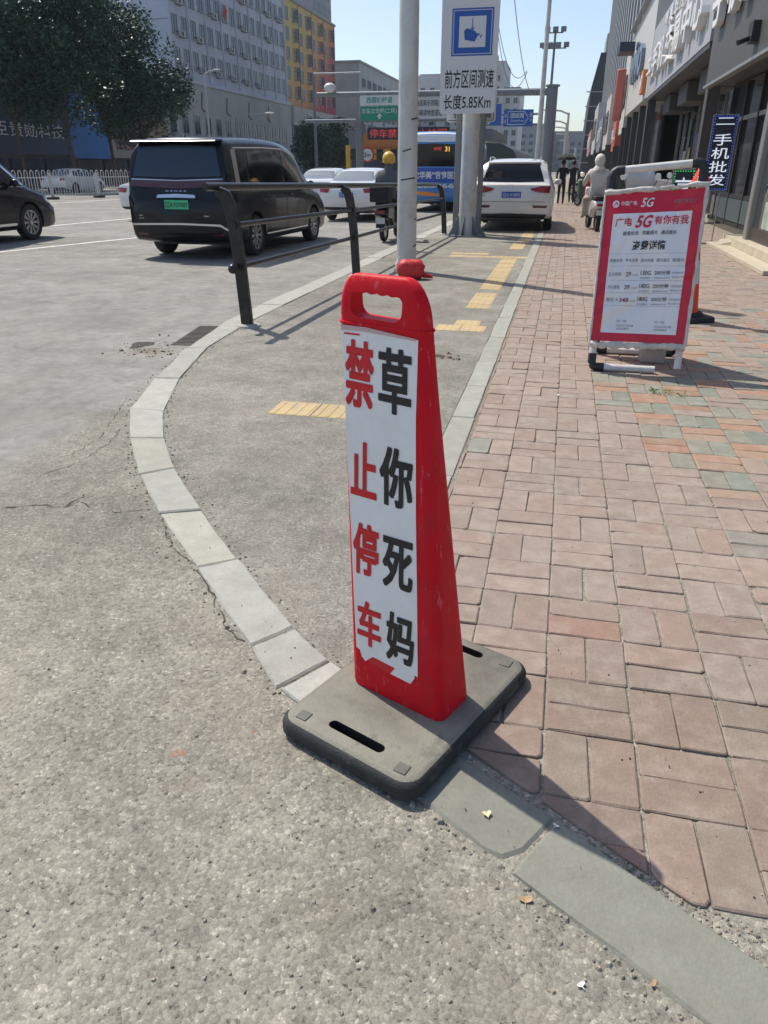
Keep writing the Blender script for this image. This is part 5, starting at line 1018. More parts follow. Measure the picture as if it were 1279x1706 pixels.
# rider in pale sun wear on a white scooter
sx_, sy_ = 0.74, 20.45
scooter((sx_, sy_, 0), R(8), M_pwhite, 'white electric scooter with hooded rider between parked SUV and poster stand')
p = figure('person', SEATED, SE, [M_cream, M_skin, M_shoe, mat('beige_cloth', (0.50, 0.44, 0.38), 0.85, var=0.15, vscale=9, bump=0.5, bscale=18)], lambda c: 3 if 0.33 <= c.z < 0.86 and c.y > 0.02 else 1 if (abs(c.x) > 0.2 and c.y > 0.47 and 0.98 < c.z < 1.1) or (c.z > 1.5 and c.y > 0.17 and abs(c.x) < 0.06) else (2 if c.z < 0.33 else 0), None, (sx_, sy_ - 0.12, 0.0), R(8))
tag(p, 'person in pale hooded clothing seated on the white scooter, seen from behind', 'person')
m = MB(); m.ball((0, 0.075, 1.575), (0.128, 0.140, 0.155), 16, 12); m.lathe([(0.15, 1.36), (0.135, 1.42), (0.10, 1.47)], (0, 0.06, 0), 16, caps=False); m.build('hood', M_cream, p, smooth=80)
m = MB(); m.ball((0.0, 0.20, 1.60), (0.10, 0.09, 0.10), 12, 8); m.build('hair', M_hair, p, smooth=80)
# courier with yellow helmet, half behind the pale pole
scooter((-3.72, 16.9, zr), R(-2), mat('black_scooter_paint', (0.012, 0.012, 0.014), 0.3, coat=0.5), 'black scooter with carrier box half hidden by the plain pale pole', box=True)
p = figure('person', SEATED, SE, [M_grey, M_skin, M_blk], lambda c: 1 if (c.z > 1.44 and c.y > 0.10) or (abs(c.x) > 0.2 and c.y > 0.47 and 0.98 < c.z < 1.1) else (2 if c.z < 0.86 else 0), None, (-3.72, 16.78, zr), R(-2))
tag(p, 'rider in grey jacket and yellow helmet riding on the road behind the railing', 'person')
m = MB(); m.ball((0, 0.08, 1.63), (0.135, 0.155, 0.135), 16, 10); m.lathe([(0.137, 1.58), (0.142, 1.565), (0.137, 1.55)], (0, 0.08, 0), 18, caps=False); m.build('helmet', mat('yellow_helmet', (0.75, 0.42, 0.02), 0.3, coat=0.5), p, smooth=80)
# two walkers far down the pavement
WALK = {'pelvis': ((0, 0, 0.92), (0.15, 0.11)), 'waist': ((0, 0, 1.08), (0.135, 0.10)), 'chest': ((0, 0.01, 1.30), (0.17, 0.11)), 'neck': ((0, 0.02, 1.48), 0.055), 'head': ((0, 0.03, 1.60), (0.08, 0.095)), 'crown': ((0, 0.03, 1.69), 0.065),
  'hipL': ((-0.09, 0, 0.86), 0.09), 'kneeL': ((-0.10, 0.10, 0.48), 0.065), 'ankL': ((-0.10, -0.02, 0.09), 0.045), 'toeL': ((-0.10, 0.12, 0.04), 0.038), 'hipR': ((0.09, 0, 0.86), 0.09), 'kneeR': ((0.10, 0.02, 0.48), 0.065), 'ankR': ((0.10, -0.22, 0.12), 0.045), 'toeR': ((0.10, -0.10, 0.04), 0.038),
  'shL': ((-0.19, 0, 1.40), 0.06), 'elL': ((-0.24, -0.04, 1.14), 0.048), 'wrL': ((-0.22, 0.08, 0.92), 0.036), 'hdL': ((-0.21, 0.12, 0.84), 0.034), 'shR': ((0.19, 0, 1.40), 0.06), 'elR': ((0.23, 0.06, 1.18), 0.048), 'wrR': ((0.13, 0.20, 1.34), 0.036), 'hdR': ((0.11, 0.23, 1.40), 0.034)}
pk = lambda c: 1 if c.z > 1.46 or (abs(c.x) > 0.15 and c.z < 0.9) else 0
p1 = figure('person', WALK, SE, [M_blk, M_skin], pk, None, (-0.22, 35.5, 0), 0, 1); tag(p1, 'distant person in dark clothes walking under a black umbrella', 'person')
m = MB(); m.ball((0, 0.02, 1.64), (0.095, 0.11, 0.11), 10, 8); m.build('hair', M_hair, p1, smooth=80)
um = empty('umbrella', (-0.16, 35.65, 0)); m = MB(); m.lathe([(0.44, 1.74), (0.40, 1.83), (0.28, 1.91), (0.10, 1.96), (0.01, 1.97)], n=8, caps=False); m.build('canopy', M_blk, um, smooth=20); m = MB(); m.tube([(0, 0, 1.28), (0, 0, 2.06)], 0.012, 6); m.build('shaft', M_trim, um); tag(um, 'open black umbrella held by a distant walker', 'umbrella')
p2 = figure('person', WALK, SE, [mat('charcoal_cloth', (0.03, 0.032, 0.036), 0.85), M_skin], pk, None, (0.22, 36.6, 0), R(170), 1); tag(p2, 'distant person in charcoal beside the walker with the umbrella', 'person')
m = MB(); m.ball((0, 0.02, 1.64), (0.095, 0.11, 0.11), 10, 8); m.build('hair', M_hair, p2, smooth=80)
# parked scooters
scooter((0.95, 33.2, 0), R(35), mat('green_scooter_paint', (0.08, 0.16, 0.12), 0.4), 'dark green scooter parked far off left of the small red board', group=None)
scooter((0.55, 38.5, 0), R(-25), M_pwhite, 'white scooter parked far off behind the distant walkers')
scooter((1.02, 14.5, 0), R(-25), mat('silver_scooter_paint', (0.40, 0.41, 0.42), 0.3, metal=0.4), 'silver scooter with clear windshield parked behind the poster stand', shield=True)
scooter((1.72, 17.6, 0), R(-8), mat('grey_scooter_paint', (0.10, 0.11, 0.12), 0.35), 'dark grey scooter parked farther back behind the poster stand')
# small red board
rb = empty('red_board', (0.98, 31.5, 0), R(-6)); m = MB(); m.bb((-0.33, -0.02, 0.22), (0.33, 0.02, 1.28)); pn = m.build('panel', mat('board_red', (0.52, 0.03, 0.025), 0.5, var=0.2, vscale=4), rb)
for sx in (-0.30, 0.30):
    m = MB(); m.bb((sx - 0.02, 0.03, 0), (sx + 0.02, 0.07, 1.25)); m.build('leg', M_trim, rb)
m = MB(); letter(m, '优惠', (-0.2, -0.021, 0.95), (1, 0, 0), (0, 0, 1), 0.4, 0.18, 0.01); m.build('lettering', mat('board_yellow', (0.7, 0.5, 0.12), 0.5), pn); m = MB(); letter(m, '手机批发', (-0.25, -0.021, 0.6), (1, 0, 0), (0, 0, 1), 0.5, 0.14, 0.01); m.build('lettering', mat('board_yellow', (0.7, 0.5, 0.12), 0.5), pn)
tag(rb, 'small red advertising board standing far down the pavement', 'signboard')
# ------------------------------------------------------------------ buildings
M_win = mat('window_glass', (0.035, 0.045, 0.055), 0.12, spec=0.6, var=0.3, vscale=0.6); M_frame = mat('window_frame', (0.30, 0.31, 0.33), 0.5); M_ac = mat('air_conditioner_case', (0.50, 0.50, 0.48), 0.6, var=0.1); M_sill = mat('sill_stone', (0.30, 0.30, 0.31), 0.8)
def facade_windows(bld, spots, w, h, axis, plane, proud=0.06, fm=None, cage=None):
    """spots: (along, z) lower left corners. axis 'x': wall faces +x or -x at X=plane; axis 'y': wall faces -y at Y=plane"""
    fm = fm or M_frame; fr = MB(); t = 0.07; d = proud
    fr.bb((0, -d, 0), (w, 0.02, t)); fr.bb((0, -d, h - t), (w, 0.02, h)); fr.bb((0, -d, t), (t, 0.02, h - t)); fr.bb((w - t, -d, t), (w, 0.02, h - t)); fr.bb((w / 2 - t / 2, -d * 0.9, t), (w / 2 + t / 2, 0.02, h - t))
    sl = MB(); sl.bb((-0.1, -0.16, -0.10), (w + 0.1, 0.0, -0.01)); gl = MB(); gl.add([(t, -0.012, t), (w - t, -0.012, t), (w - t, -0.012, h - t), (t, -0.012, h - t)], [(0, 1, 2, 3)])
    mf, ms, mg = fr.mesh('window', fm), sl.mesh('sill', M_sill), gl.mesh('pane', M_win)
    mc = None
    if cage:
        cg = MB(); 
        for i in range(6): cg.bb((-0.05 + i * (w + 0.1) / 5 - 0.02, -0.5, -0.05), (-0.05 + i * (w + 0.1) / 5 + 0.02, -0.46, h + 0.05))
        for z_ in (-0.05, h * 0.33, h * 0.66, h): cg.bb((-0.07, -0.505, z_), (w + 0.07, -0.455, z_ + 0.04)); cg.bb((-0.07, -0.5, z_), (-0.03, 0, z_ + 0.04)); cg.bb((w + 0.03, -0.5, z_), (w + 0.07, 0, z_ + 0.04))
        mc = cg.mesh('cage', M_trim)
    out = []
    for k, (a, z) in enumerate(spots):
        o = link('window', mf, bld)
        o.location = (plane, a, z) if axis[0] == '+' else ((plane, a + w, z) if axis == '-x' else (a, plane, z)); o.rotation_euler = (0, 0, {'+x': math.pi / 2, '-x': -math.pi / 2, '-y': 0}[axis])
        link('sill', ms, o); link('pane', mg, o)
        if mc and k % 2: link('cage', mc, o)
        out.append(o)
    return out
def air_con(pl, axis, spots, label, group):
    m = MB(); m.bb((-0.42, -0.42, 0), (0.42, -0.08, 0.58)); me = m.mesh('case', M_ac); f = MB(); f.lathe([(0.24, -0.424), (0.24, -0.43)], (-0.12, 0, 0.29), 16, 'y'); mf = f.mesh('fan_grille', M_trim); b_ = MB(); b_.bb((-0.42, -0.42, -0.06), (-0.36, 0.05, 0.0)); b_.bb((0.36, -0.42, -0.06), (0.42, 0.05, 0.0)); mb_ = b_.mesh('bracket', M_trim)
    for a, z in spots:
        o = empty('air_conditioner', (pl, a, z), math.pi / 2); link('case', me, o); link('fan_grille', mf, o); link('bracket', mb_, o); tag(o, label, 'air conditioner', group)
def wallmat(name, rgb, **k): return mat(name, rgb, 0.85, var=k.pop('var', 0.10), vscale=0.35, dirt=k.pop('dirt', ((0.22, 0.21, 0.21), 0.35, 0.25)), **k)

# --- grey office block on the far side
M_greyw = wallmat('grey_render', (0.53, 0.55, 0.60), dirt=((0.34, 0.34, 0.36), 0.3, 0.25)); XL = -42.0
A = empty('office_block', (0, 0, 0)); m = MB(); m.bb((-60, 84, 0), (XL, 119.7, 30)); m.build('wall', M_greyw, A)
for i in range(9): m = MB(); yy = 84.0 + i * 4.44; m.bb((XL, yy - 0.12, 10.4), (XL + 0.14, yy + 0.12, 29.9)); m.build('pilaster', M_greyw, A)
for i in range(6): m = MB(); zz = 12.6 + i * 2.95; m.bb((-54, 83.93, zz), (XL - 0.1, 84, zz + 0.05)); m.build('groove', M_sill, A)
sp_, acs = [], []
for i in range(8):
    for r_ in range(6):
        y0 = 84.0 + i * 4.44; z0 = 11.5 + r_ * 2.95; sp_ += [(y0 + 0.55, z0), (y0 + 2.75, z0)]
        if random.random() < 0.55: acs.append((y0 + 2.28, z0 - 0.25))
facade_windows(A, sp_, 1.3, 1.75, '+x', XL + 0.0, 0.06)
air_con(XL, '+x', acs, 'air conditioner box between windows of the grey office block', 'air conditioners on the grey block')
m = MB(); m.bb((XL - 0.2, 83.6, 9.9), (XL + 0.75, 119.6, 10.35)); m.build('cornice', M_greyw, A, bevel=0.05)
pod = wallmat('podium_stone', (0.46, 0.45, 0.40)); m = MB(); m.bb((-58, 79.0, 0), (XL + 0.6, 119.6, 9.9)); m.build('podium', pod, A)
facade_windows(A, [(80.6 + i * 2.9, 4.9) for i in range(13)], 1.5, 1.9, '+x', XL + 0.6, 0.06)
for i in range(5): m = MB(); m.tube([(XL + 0.66, 82 + i * 7, 9.2), (XL + 0.66, 81.6 + i * 7, 7.6), (XL + 0.66, 82.6 + i * 7, 7.3)], 0.06, 6); m.build('pipe', mat('rust_pipe', (0.22, 0.12, 0.09), 0.8), A)
sb = MB(); sb.bb((XL + 0.6, 82.5, 3.1), (XL + 0.9, 94.5, 4.7)); sbo = sb.build('sign_board', mat('pale_cyan_sign', (0.42, 0.58, 0.60), 0.5), A); m = MB(); letter(m, '永豪宾馆用品', (XL + 0.91, 84.5, 3.4), (0, 1, 0), (0, 0, 1), 9, 1.0, 0.01); m.build('lettering', mat('teal_print', (0.05, 0.22, 0.26), 0.5), sbo)
tag(A, 'grey multi storey office block with paired windows on the far side', 'building')
fl = empty('flag', (XL + 0.3, 96.5, 17.2)); m = MB(); m.tube([(0, 0, 0), (0.7, 0.2, 1.6)], 0.03, 6); m.build('pole', M_frame, fl); m = MB(); m.add([(0.3 + 0.35 * t - 0.1 * s, 0.1 + 0.1 * t + 0.9 * s, 0.5 + 1.0 * t - 0.35 * s + 0.08 * math.sin(6 * s)) for t in (0, 0.5, 1) for s in (0, 0.33, 0.66, 1)], [(j * 4 + i, j * 4 + i + 1, (j + 1) * 4 + i + 1, (j + 1) * 4 + i) for j in range(2) for i in range(3)]); m.build('cloth', mat('flag_red', (0.55, 0.05, 0.03), 0.7), fl); tag(fl, 'small red flag leaning out from the grey office block', 'flag')

# --- block painted from yellow to red
mm_ = bpy.data.materials.new('sunset_render'); mm_.use_nodes = True; t = mm_.node_tree; N = t.nodes; L = t.links; g = N.new('ShaderNodeNewGeometry'); se = N.new('ShaderNodeSeparateXYZ'); L.new(g.outputs['Position'], se.inputs[0])
r1 = N.new('ShaderNodeMapRange'); r1.inputs[1].default_value = 119; r1.inputs[2].default_value = 146; L.new(se.outputs[1], r1.inputs[0]); r2 = N.new('ShaderNodeMapRange'); r2.inputs[1].default_value = 24; r2.inputs[2].default_value = 9; L.new(se.outputs[2], r2.inputs[0])
a1 = N.new('ShaderNodeMath'); a1.operation = 'MULTIPLY_ADD'; L.new(r1.outputs[0], a1.inputs[0]); a1.inputs[1].default_value = 0.68; k1 = N.new('ShaderNodeMath'); k1.operation = 'MULTIPLY'; L.new(r2.outputs[0], k1.inputs[0]); k1.inputs[1].default_value = 0.42; L.new(k1.outputs[0], a1.inputs[2])
cr = N.new('ShaderNodeValToRGB'); el = cr.color_ramp.elements; el[0].position = 0.05; el[0].color = (0.62, 0.52, 0.22, 1); el[1].position = 0.95; el[1].color = (0.46, 0.07, 0.11, 1)
for p_, c_ in ((0.35, (0.66, 0.46, 0.19)), (0.62, (0.66, 0.33, 0.14)), (0.80, (0.55, 0.14, 0.12))): e_ = el.new(p_); e_.color = (*c_, 1)
L.new(a1.outputs[0], cr.inputs[0]); L.new(cr.outputs[0], N['Principled BSDF'].inputs['Base Color']); N['Principled BSDF'].inputs['Roughness'].default_value = 0.85
Bk = empty('painted_block', (0, 0, 0)); m = MB(); m.bb((-60, 119.7, 0), (XL, 146, 23.7)); m.build('wall', mm_, Bk); m = MB(); m.bb((-60.2, 119.75, 23.7), (XL + 0.25, 146.2, 24.0)); m.build('roof_edge', M_sill, Bk)
for yy in (119.85, 126.4, 133, 139.6, 145.8): m = MB(); m.bb((XL, yy - 0.1, 10.4), (XL + 0.12, yy + 0.1, 23.6)); m.build('downpipe', M_frame, Bk)
facade_windows(Bk, [(120.6 + i * 3.15, 11.2 + r_ * 2.5) for r_ in range(5) for i in range(8)], 1.2, 1.55, '+x', XL, 0.06, cage=True)
m = MB(); m.bb((-58, 119.6, 0), (XL + 0.6, 146.1, 9.9)); m.build('podium', wallmat('dark_glass_podium', (0.06, 0.075, 0.09), dirt=None), Bk)
m = MB(); m.bb((XL + 0.6, 119.6, 7.4), (XL + 1.0, 146.1, 9.9)); fs_ = m.build('fascia', pod, Bk); m = MB(); letter(m, 'KBC 美食广场', (XL + 1.01, 126, 8.1), (0, 1, 0), (0, 0, 1), 14, 1.1, 0.02); m.build('lettering', M_trim, fs_)
for i in range(9): m = MB(); yy = 119.8 + i * 3.2; m.bb((XL + 0.6, yy, 0), (XL + 0.75, yy + 0.25, 7.4)); m.build('mullion', M_frame, Bk)
tag(Bk, 'block painted yellow fading to red beside the grey office block', 'building')
# --- tall slab behind them
Tb = empty('tower_block', (0, 0, 0)); m = MB(); m.bb((-70, 158, 0), (-50, 172, 40)); m.build('wall', wallmat('cool_render', (0.30, 0.32, 0.36)), Tb); facade_windows(Tb, [(159.5 + i * 2.4, 26 + 3 * r_) for i in range(5) for r_ in range(4)], 1.5, 1.6, '+x', -50); tag(Tb, 'tall plain grey slab rising behind the painted block', 'building')
# --- pale block further on with its blank end wall towards us
Cb = empty('apartment_block', (0, 0, 0)); M_pale = wallmat('pale_render', (0.40, 0.40, 0.39)); m = MB(); m.bb((-60, 176, 0), (-45.3, 262, 21.8)); m.build('wall', M_pale, Cb); m = MB(); m.bb((-60.2, 175.7, 21.8), (-45.0, 262.2, 22.2)); m.build('roof_edge', M_sill, Cb)
facade_windows(Cb, [(178 + i * 5.2, 3 + 2.9 * r_) for i in range(16) for r_ in range(6)], 2.4, 1.6, '+x', -45.3, 0.3); tag(Cb, 'pale apartment block with blank end wall behind the green road sign', 'building')
# --- shop row behind the trees at far left
Sr = empty('shop_row', (0, 0, 0)); m = MB(); m.bb((-58, 36, 0), (-41, 78.8, 9.0)); m.build('wall', wallmat('dark_shop_render', (0.10, 0.11, 0.13)), Sr)
for (y0, y1, z0, z1, rgb, nm) in ((40, 61.0, 2.4, 7.0, (0.02, 0.045, 0.11), 'navy_panel'), (61.2, 67, 2.2, 8.0, (0.02, 0.14, 0.42), 'blue_panel'), (67.3, 73.5, 2.3, 5.9, (0.30, 0.29, 0.28), 'billboard'), (74, 78.5, 3.0, 5.6, (0.30, 0.20, 0.13), 'brown_panel')):
    m = MB(); m.bb((-41, y0, z0), (-40.6, y1, z1)); o = m.build(nm, mat('shop_' + nm, rgb, 0.5, var=0.15, vscale=0.5), Sr)
    if nm == 'navy_panel': m = MB(); letter(m, '臣贵勋科技', (-40.58, 52.2, 3.6), (0, 1, 0), (0, 0, 1), 8.2, 1.0, 0.0); m.build('lettering', M_plate, o)
    if nm == 'billboard': m = MB(); m.bb((-40.6, 68.2, 3.0), (-40.55, 72.6, 5.4)); m.build('print', mat('billboard_print', (0.22, 0.10, 0.10), 0.6, var=0.8, vscale=1.6), o); m = MB(); letter(m, '好运', (-40.54, 68.6, 3.2), (0, 1, 0), (0, 0, 1), 3.5, 1.8, 0.02); m.build('lettering', M_trim, o)
for i in range(9): m = MB(); m.bb((-41, 41 + i * 4.2, 0), (-40.8, 44.4 + i * 4.2, 2.1)); m.build('shop_window', M_win, Sr)
tag(Sr, 'low dark shop row with navy and blue panels behind the trees', 'building')
m = MB(); m.bb((-41.5, 30, -0.02), (-31.0, 200, 0.05)); tag(m.build('far_pavement', M_conc), kind='structure')
# --- far white stepped block and far slabs
M_farw = wallmat('far_white', (0.52, 0.52, 0.50)); D_ = empty('stepped_block', (0, 0, 0)); sp_ = []
for x0, x1, z1 in ((-48, -40, 27.5), (-40, -34, 29), (-34, -21.6, 30.5), (-21.6, -16.6, 23.5)):
    m = MB(); m.bb((x0, 262 if x1 > -20 else 260, 0), (x1, 285, z1)); m.build('wall', M_farw, D_); m = MB(); m.bb((x0, 262.4, z1), (x1, 284.5, z1 + 0.6)); m.build('parapet', M_sill, D_)
    n_ = int((x1 - x0) / 3.0); sp_ += [(x0 + 0.7 + i * 3.0, 2 + 2.95 * r_) for i in range(n_) for r_ in range(int(z1 / 3) - 1) if x1 < -20]
facade_windows(D_, sp_, 1.5, 1.5, '-y', 260); facade_windows(D_, [(-20.9 + i * 2.4, 2 + 2.95 * r_) for i in range(2) for r_ in range(7)], 1.3, 1.5, '-y', 262)
tag(D_, 'white stepped apartment block far down the road behind the speed sign', 'building')
M_fars = wallmat('far_slate', (0.22, 0.25, 0.28))
for x0, x1, y0, z1, lab in ((-30, -8, 380, 19.0, 'far slate coloured slab left of the distant lamp posts'), (-8, 14, 395, 16.5, 'far slate coloured slab closing the street on the right')):
    F_ = empty('far_slab', (0, 0, 0)); m = MB(); m.bb((x0, y0, 0), (x1, y0 + 20, z1)); m.build('wall', M_fars, F_); m = MB(); m.bb((x0, y0 - 0.3, z1), (x1, y0 + 20, z1 + 0.7)); m.build('parapet', M_sill, F_)
    facade_windows(F_, [(x0 + 1 + i * 3.4, 2 + 3 * r_) for i in range(6) for r_ in range(int(z1 / 3) - 1)], 2.0, 1.7, '-y', y0); tag(F_, lab, 'building')
for i, (x0, x1, y0, z1, lab) in enumerate(((-140, -95, 300, 24, 'far grey block left of the road end, low on the skyline'), (-92, -62, 330, 30, 'far grey block beside the pale apartment block'))):
    F_ = empty('far_slab', (0, 0, 0)); m = MB(); m.bb((x0, y0, 0), (x1, y0 + 20, z1)); m.build('wall', M_fars, F_); facade_windows(F_, [(x0 + 1 + i_ * 3.4, 2 + 3 * r_) for i_ in range(8) for r_ in range(int(z1 / 3) - 1)], 2.0, 1.7, '-y', y0); tag(F_, lab, 'building')

# ------------------------------------------------------------------ shops on the right
XR = 3.3
M_glz = mat('shop_glazing', (0.03, 0.035, 0.037), 0.08, spec=0.6, var=0.4, vscale=0.8); M_alu = mat('aluminium', (0.33, 0.33, 0.32), 0.4, metal=0.5); M_dk = mat('dark_cladding', (0.05, 0.053, 0.058), 0.45, var=0.15, vscale=1.0); M_tile = mat('cream_tile', (0.50, 0.44, 0.33), 0.55, var=0.12, vscale=6, dirt=((0.30, 0.26, 0.2), 0.4, 3)); M_ltgrey = mat('light_panel', (0.36, 0.37, 0.385), 0.5, var=0.06, vscale=1.0); M_let = mat('letter_white', (0.72, 0.72, 0.71), 0.4); M_brn = mat('taupe_cladding', (0.075, 0.073, 0.068), 0.5, var=0.08, vscale=1.5)
# near shop
N1 = empty('phone_shop', (0, 0, 0))
m = MB(); m.bb((4.9, 8, 3.3), (12, 24.0, 14)); m.build('upper_wall', mat('upper_wall_grey', (0.20, 0.21, 0.22), 0.8, var=0.1), N1); m = MB(); m.bb((8.2, 8, 0), (12, 24.0, 3.3)); m.build('back_wall', M_dk, N1)
m = MB(); m.bb((XR, 10.0, 3.36), (4.9, 23.6, 5.9)); sb1 = m.build('sign_box', M_brn, N1, bevel=0.03)
m = MB(); m.bb((XR - 0.05, 10.0, 3.30), (XR + 0.12, 23.65, 3.36)); m.build('sign_lip', M_alu, N1)
m = MB(); letter(m, '手机', (XR - 0.02, 23.2, 4.5), (0, -1, 0), (0, 0, 1), 4.2, 1.3, 0.02, depth=0.16); m.build('lettering', M_let, sb1)
m = MB(); m.bb((XR - 0.14, 17.7, 3.6), (XR, 18.1, 3.95)); m.tube([(XR - 0.1, 17.9, 3.7), (XR - 0.35, 17.8, 3.6)], 0.05, 8); m.build('security_camera', M_trim, N1)
m = MB(); m.bb((4.0, 8, 0.0), (4.1, 24.0, 3.3)); m.build('glazing', M_glz, N1)
for yy in (9.6, 11.2, 12.9, 14.6, 16.3, 18.0, 19.7, 21.4, 23.1): m = MB(); m.bb((3.93, yy - 0.05, 0.14), (4.0, yy + 0.05, 3.28)); m.build('mullion', M_trim, N1)
for zz in (0.14, 0.75, 2.45): m = MB(); m.bb((3.945, 8.1, zz), (3.998, 23.9, zz + 0.09)); m.build('transom', M_alu if zz > 1 else M_trim, N1)
m = MB(); m.bb((3.94, 18.1, 0.25), (3.99, 23.0, 0.74)); m.build('kick_panel', mat('slate_panel', (0.06, 0.085, 0.09), 0.5), N1)
m = MB(); m.bb((XR - 0.02, 15.55, 0.14), (XR + 0.20, 15.80, 3.30)); m.build('column', M_alu, N1, bevel=0.02)
m = MB(); m.bb((XR + 0.05, 12.2, 0.14), (XR + 0.13, 12.45, 3.30)); m.bb((XR + 0.05, 12.45, 0.14), (XR + 0.12, 15.5, 0.42)); m.bb((XR + 0.06, 12.45, 2.5), (XR + 0.12, 15.5, 2.6)); m.build('door_frame', mat('bronze_frame', (0.05, 0.043, 0.036), 0.5), N1)
m = MB(); m.bb((XR + 0.08, 12.45, 0.42), (XR + 0.10, 15.5, 2.5)); dr = m.build('door_glass', M_glz, N1)
for s_, z0, ya in (('营业厅', 1.15, 14.9), ('广场', 0.98, 15.0)):
    for k, ch in enumerate(s_): m = MB(); letter(m, ch, (XR + 0.075, ya - (0.0 if s_ == '营业厅' else 0.42 * k), 1.62 - 0.26 * k if s_ == '营业厅' else 0.95), (0, -1, 0), (0, 0, 1), 0.34 if s_ == '营业厅' else 0.3, 0.21 if s_ == '营业厅' else 0.16, 0.01); m.build('lettering', M_ltgrey, dr)
m = MB(); m.bb((XR + 0.07, 13.1, 0.45), (XR + 0.078, 14.9, 0.88)); m.build('door_poster', mat('poster_pale_green', (0.36, 0.42, 0.36), 0.5, var=0.5, vscale=2), dr)
m = MB(); m.bb((2.86, 12.0, 0), (XR + 0.5, 16.9, 0.07)); m.build('step', M_tile, N1, bevel=0.008)
for k in range(7): m = MB(); yy = 12.1 + k * 0.68; m.bb((3.14, yy, 0.07), (4.0, yy + 0.67, 0.215)); m.build('step_tile', M_tile, N1, bevel=0.008)
m = MB(); m.add([(2.95, 16.2, 0.07), (3.3, 15.75, 0.07), (3.3, 15.75, 0.20), (2.98, 16.25, 0.16), (3.2, 16.6, 0.07), (3.45, 16.2, 0.24)], [(0, 1, 2, 3), (3, 2, 5), (0, 3, 4), (4, 3, 5), (1, 4, 5), (1, 5, 2), (0, 4, 1)]); tag(m.build('loose_tile', M_tile), 'broken cream tile lying loose on the shop step', 'tile')
tag(N1, 'nearest phone shop with dark sign box, glass doors and cream step at right edge', 'shop')
# lit signs in its window
M_ledw = mat('led_white', (0.5, 0.52, 0.55), 0.5, emit=(0.75, 0.85, 1.0), estr=0.55); M_ledb = mat('led_blue', (0.02, 0.04, 0.4), 0.5, emit=(0.08, 0.16, 1.0), estr=0.4); M_ledg = mat('led_green', (0.02, 0.3, 0.05), 0.5, emit=(0.1, 0.9, 0.2), estr=0.5); M_ledbk = mat('led_board', (0.010, 0.013, 0.035), 0.35)
def led_sign(name, x0, z0, x1, z1, Y, chars, bm, label, vertical=True):
    o = empty(name, ((x0 + x1) / 2, Y, 0)); cx = (x0 + x1) / 2; m = MB(); m.bb((x0 - cx, -0.03, z0), (x1 - cx, 0.05, z1)); bd = m.build('board', M_ledbk, o); fr = MB(); t_ = 0.012
    fr.bb((x0 - cx, -0.036, z0), (x1 - cx, -0.03, z0 + t_)); fr.bb((x0 - cx, -0.036, z1 - t_), (x1 - cx, -0.03, z1)); fr.bb((x0 - cx, -0.036, z0), (x0 - cx + t_, -0.03, z1)); fr.bb((x1 - cx - t_, -0.036, z0), (x1 - cx, -0.03, z1)); fr.build('rim', M_alu, bd)
    dots = MB(); n_ = int((z1 - z0) / 0.05); e_ = 0.035
    for i in range(n_):
        for xx in (x0 - cx + e_, x1 - cx - e_):
            z_ = z0 + e_ + (z1 - z0 - 2 * e_) * i / (n_ - 1); dots.bb((xx - 0.010, -0.037, z_ - 0.010), (xx + 0.010, -0.031, z_ + 0.010))
    for i in range(int((x1 - x0) / 0.05)): 
        for zz in (z0 + e_, z1 - e_): xx = x0 - cx + e_ + 0.05 * i; dots.bb((xx - 0.010, -0.037, zz - 0.010), (xx + 0.010, -0.031, zz + 0.010))
    tag(dots.build('border_lights', bm, bd), kind='stuff'); k = len(chars); ch_h = (z1 - z0 - 0.16) / k
    for i, ch in enumerate(chars):
        m = MB(); hh = ch_h * (0.50 if ch == '二' else 0.84); letter(m, ch, (x0 - cx + 0.14 * (x1 - x0), -0.031, z1 - 0.08 - (i + 1) * ch_h + 0.02 + (0.12 if ch == '二' else 0)), (1, 0, 0), (0, 0, 1), (x1 - x0) * 0.72, hh, 0.004, off=0.006); m.build('character', M_ledw, bd)
    for xx in (x0 - cx + 0.1, x1 - cx - 0.1): m = MB(); m.tube([(xx, 0.01, z0), (xx, 0.01, 0.0)], 0.012, 6); m.build('leg', M_alu, o)
    tag(o, label, 'led sign')
a_, b__ = at(1168, 318, 17.0), at(1232, 190, 17.0)
led_sign('led_sign', a_.x, a_.z, b__.x, b__.z, 17.0, '二手机批发', M_ledb, 'tall blue edged LED sign with white characters standing before the shop')
a_, b__ = at(1113, 345, 17.6), at(1160, 282, 17.6)
led_sign('led_sign', a_.x, a_.z, b__.x, b__.z, 17.6, '高', M_ledg, 'small green edged LED sign showing just above the poster stand')
# second shop with big letters
N2 = empty('trade_centre', (0, 0, 0)); m = MB(); m.bb((XR, 24.1, 4.44), (4.9, 42.0, 7.2)); sb2 = m.build('sign_band', M_ltgrey, N2); m = MB(); m.bb((4.9, 24.1, 4.3), (12, 42, 16)); m.build('upper_wall', mat('trade_wall', (0.17, 0.18, 0.19), 0.7, var=0.1), N2)
m = MB(); m.bb((XR + 0.02, 24.1, 4.30), (4.9, 41.95, 4.43)); m.build('soffit', M_dk, N2); m = MB(); m.bb((5.0, 24.05, 0), (5.1, 42, 4.3)); m.build('glazing', M_glz, N2); m = MB(); m.bb((5.1, 24.05, 0), (12, 42, 4.3)); m.build('interior', M_dk, N2)
for k in range(10): m = MB(); yy = 24.3 + k * 1.95; m.bb((4.93, yy, 0), (5.0, yy + 0.1, 4.3)); m.build('mullion', M_alu, N2)
m = MB(); m.bb((3.35, 41.2, 0), (3.7, 41.9, 4.3)); m.build('pier', M_dk, N2); m = MB(); m.bb((3.45, 24.05, 0), (3.75, 24.5, 4.3)); m.build('pier', M_brn, N2)
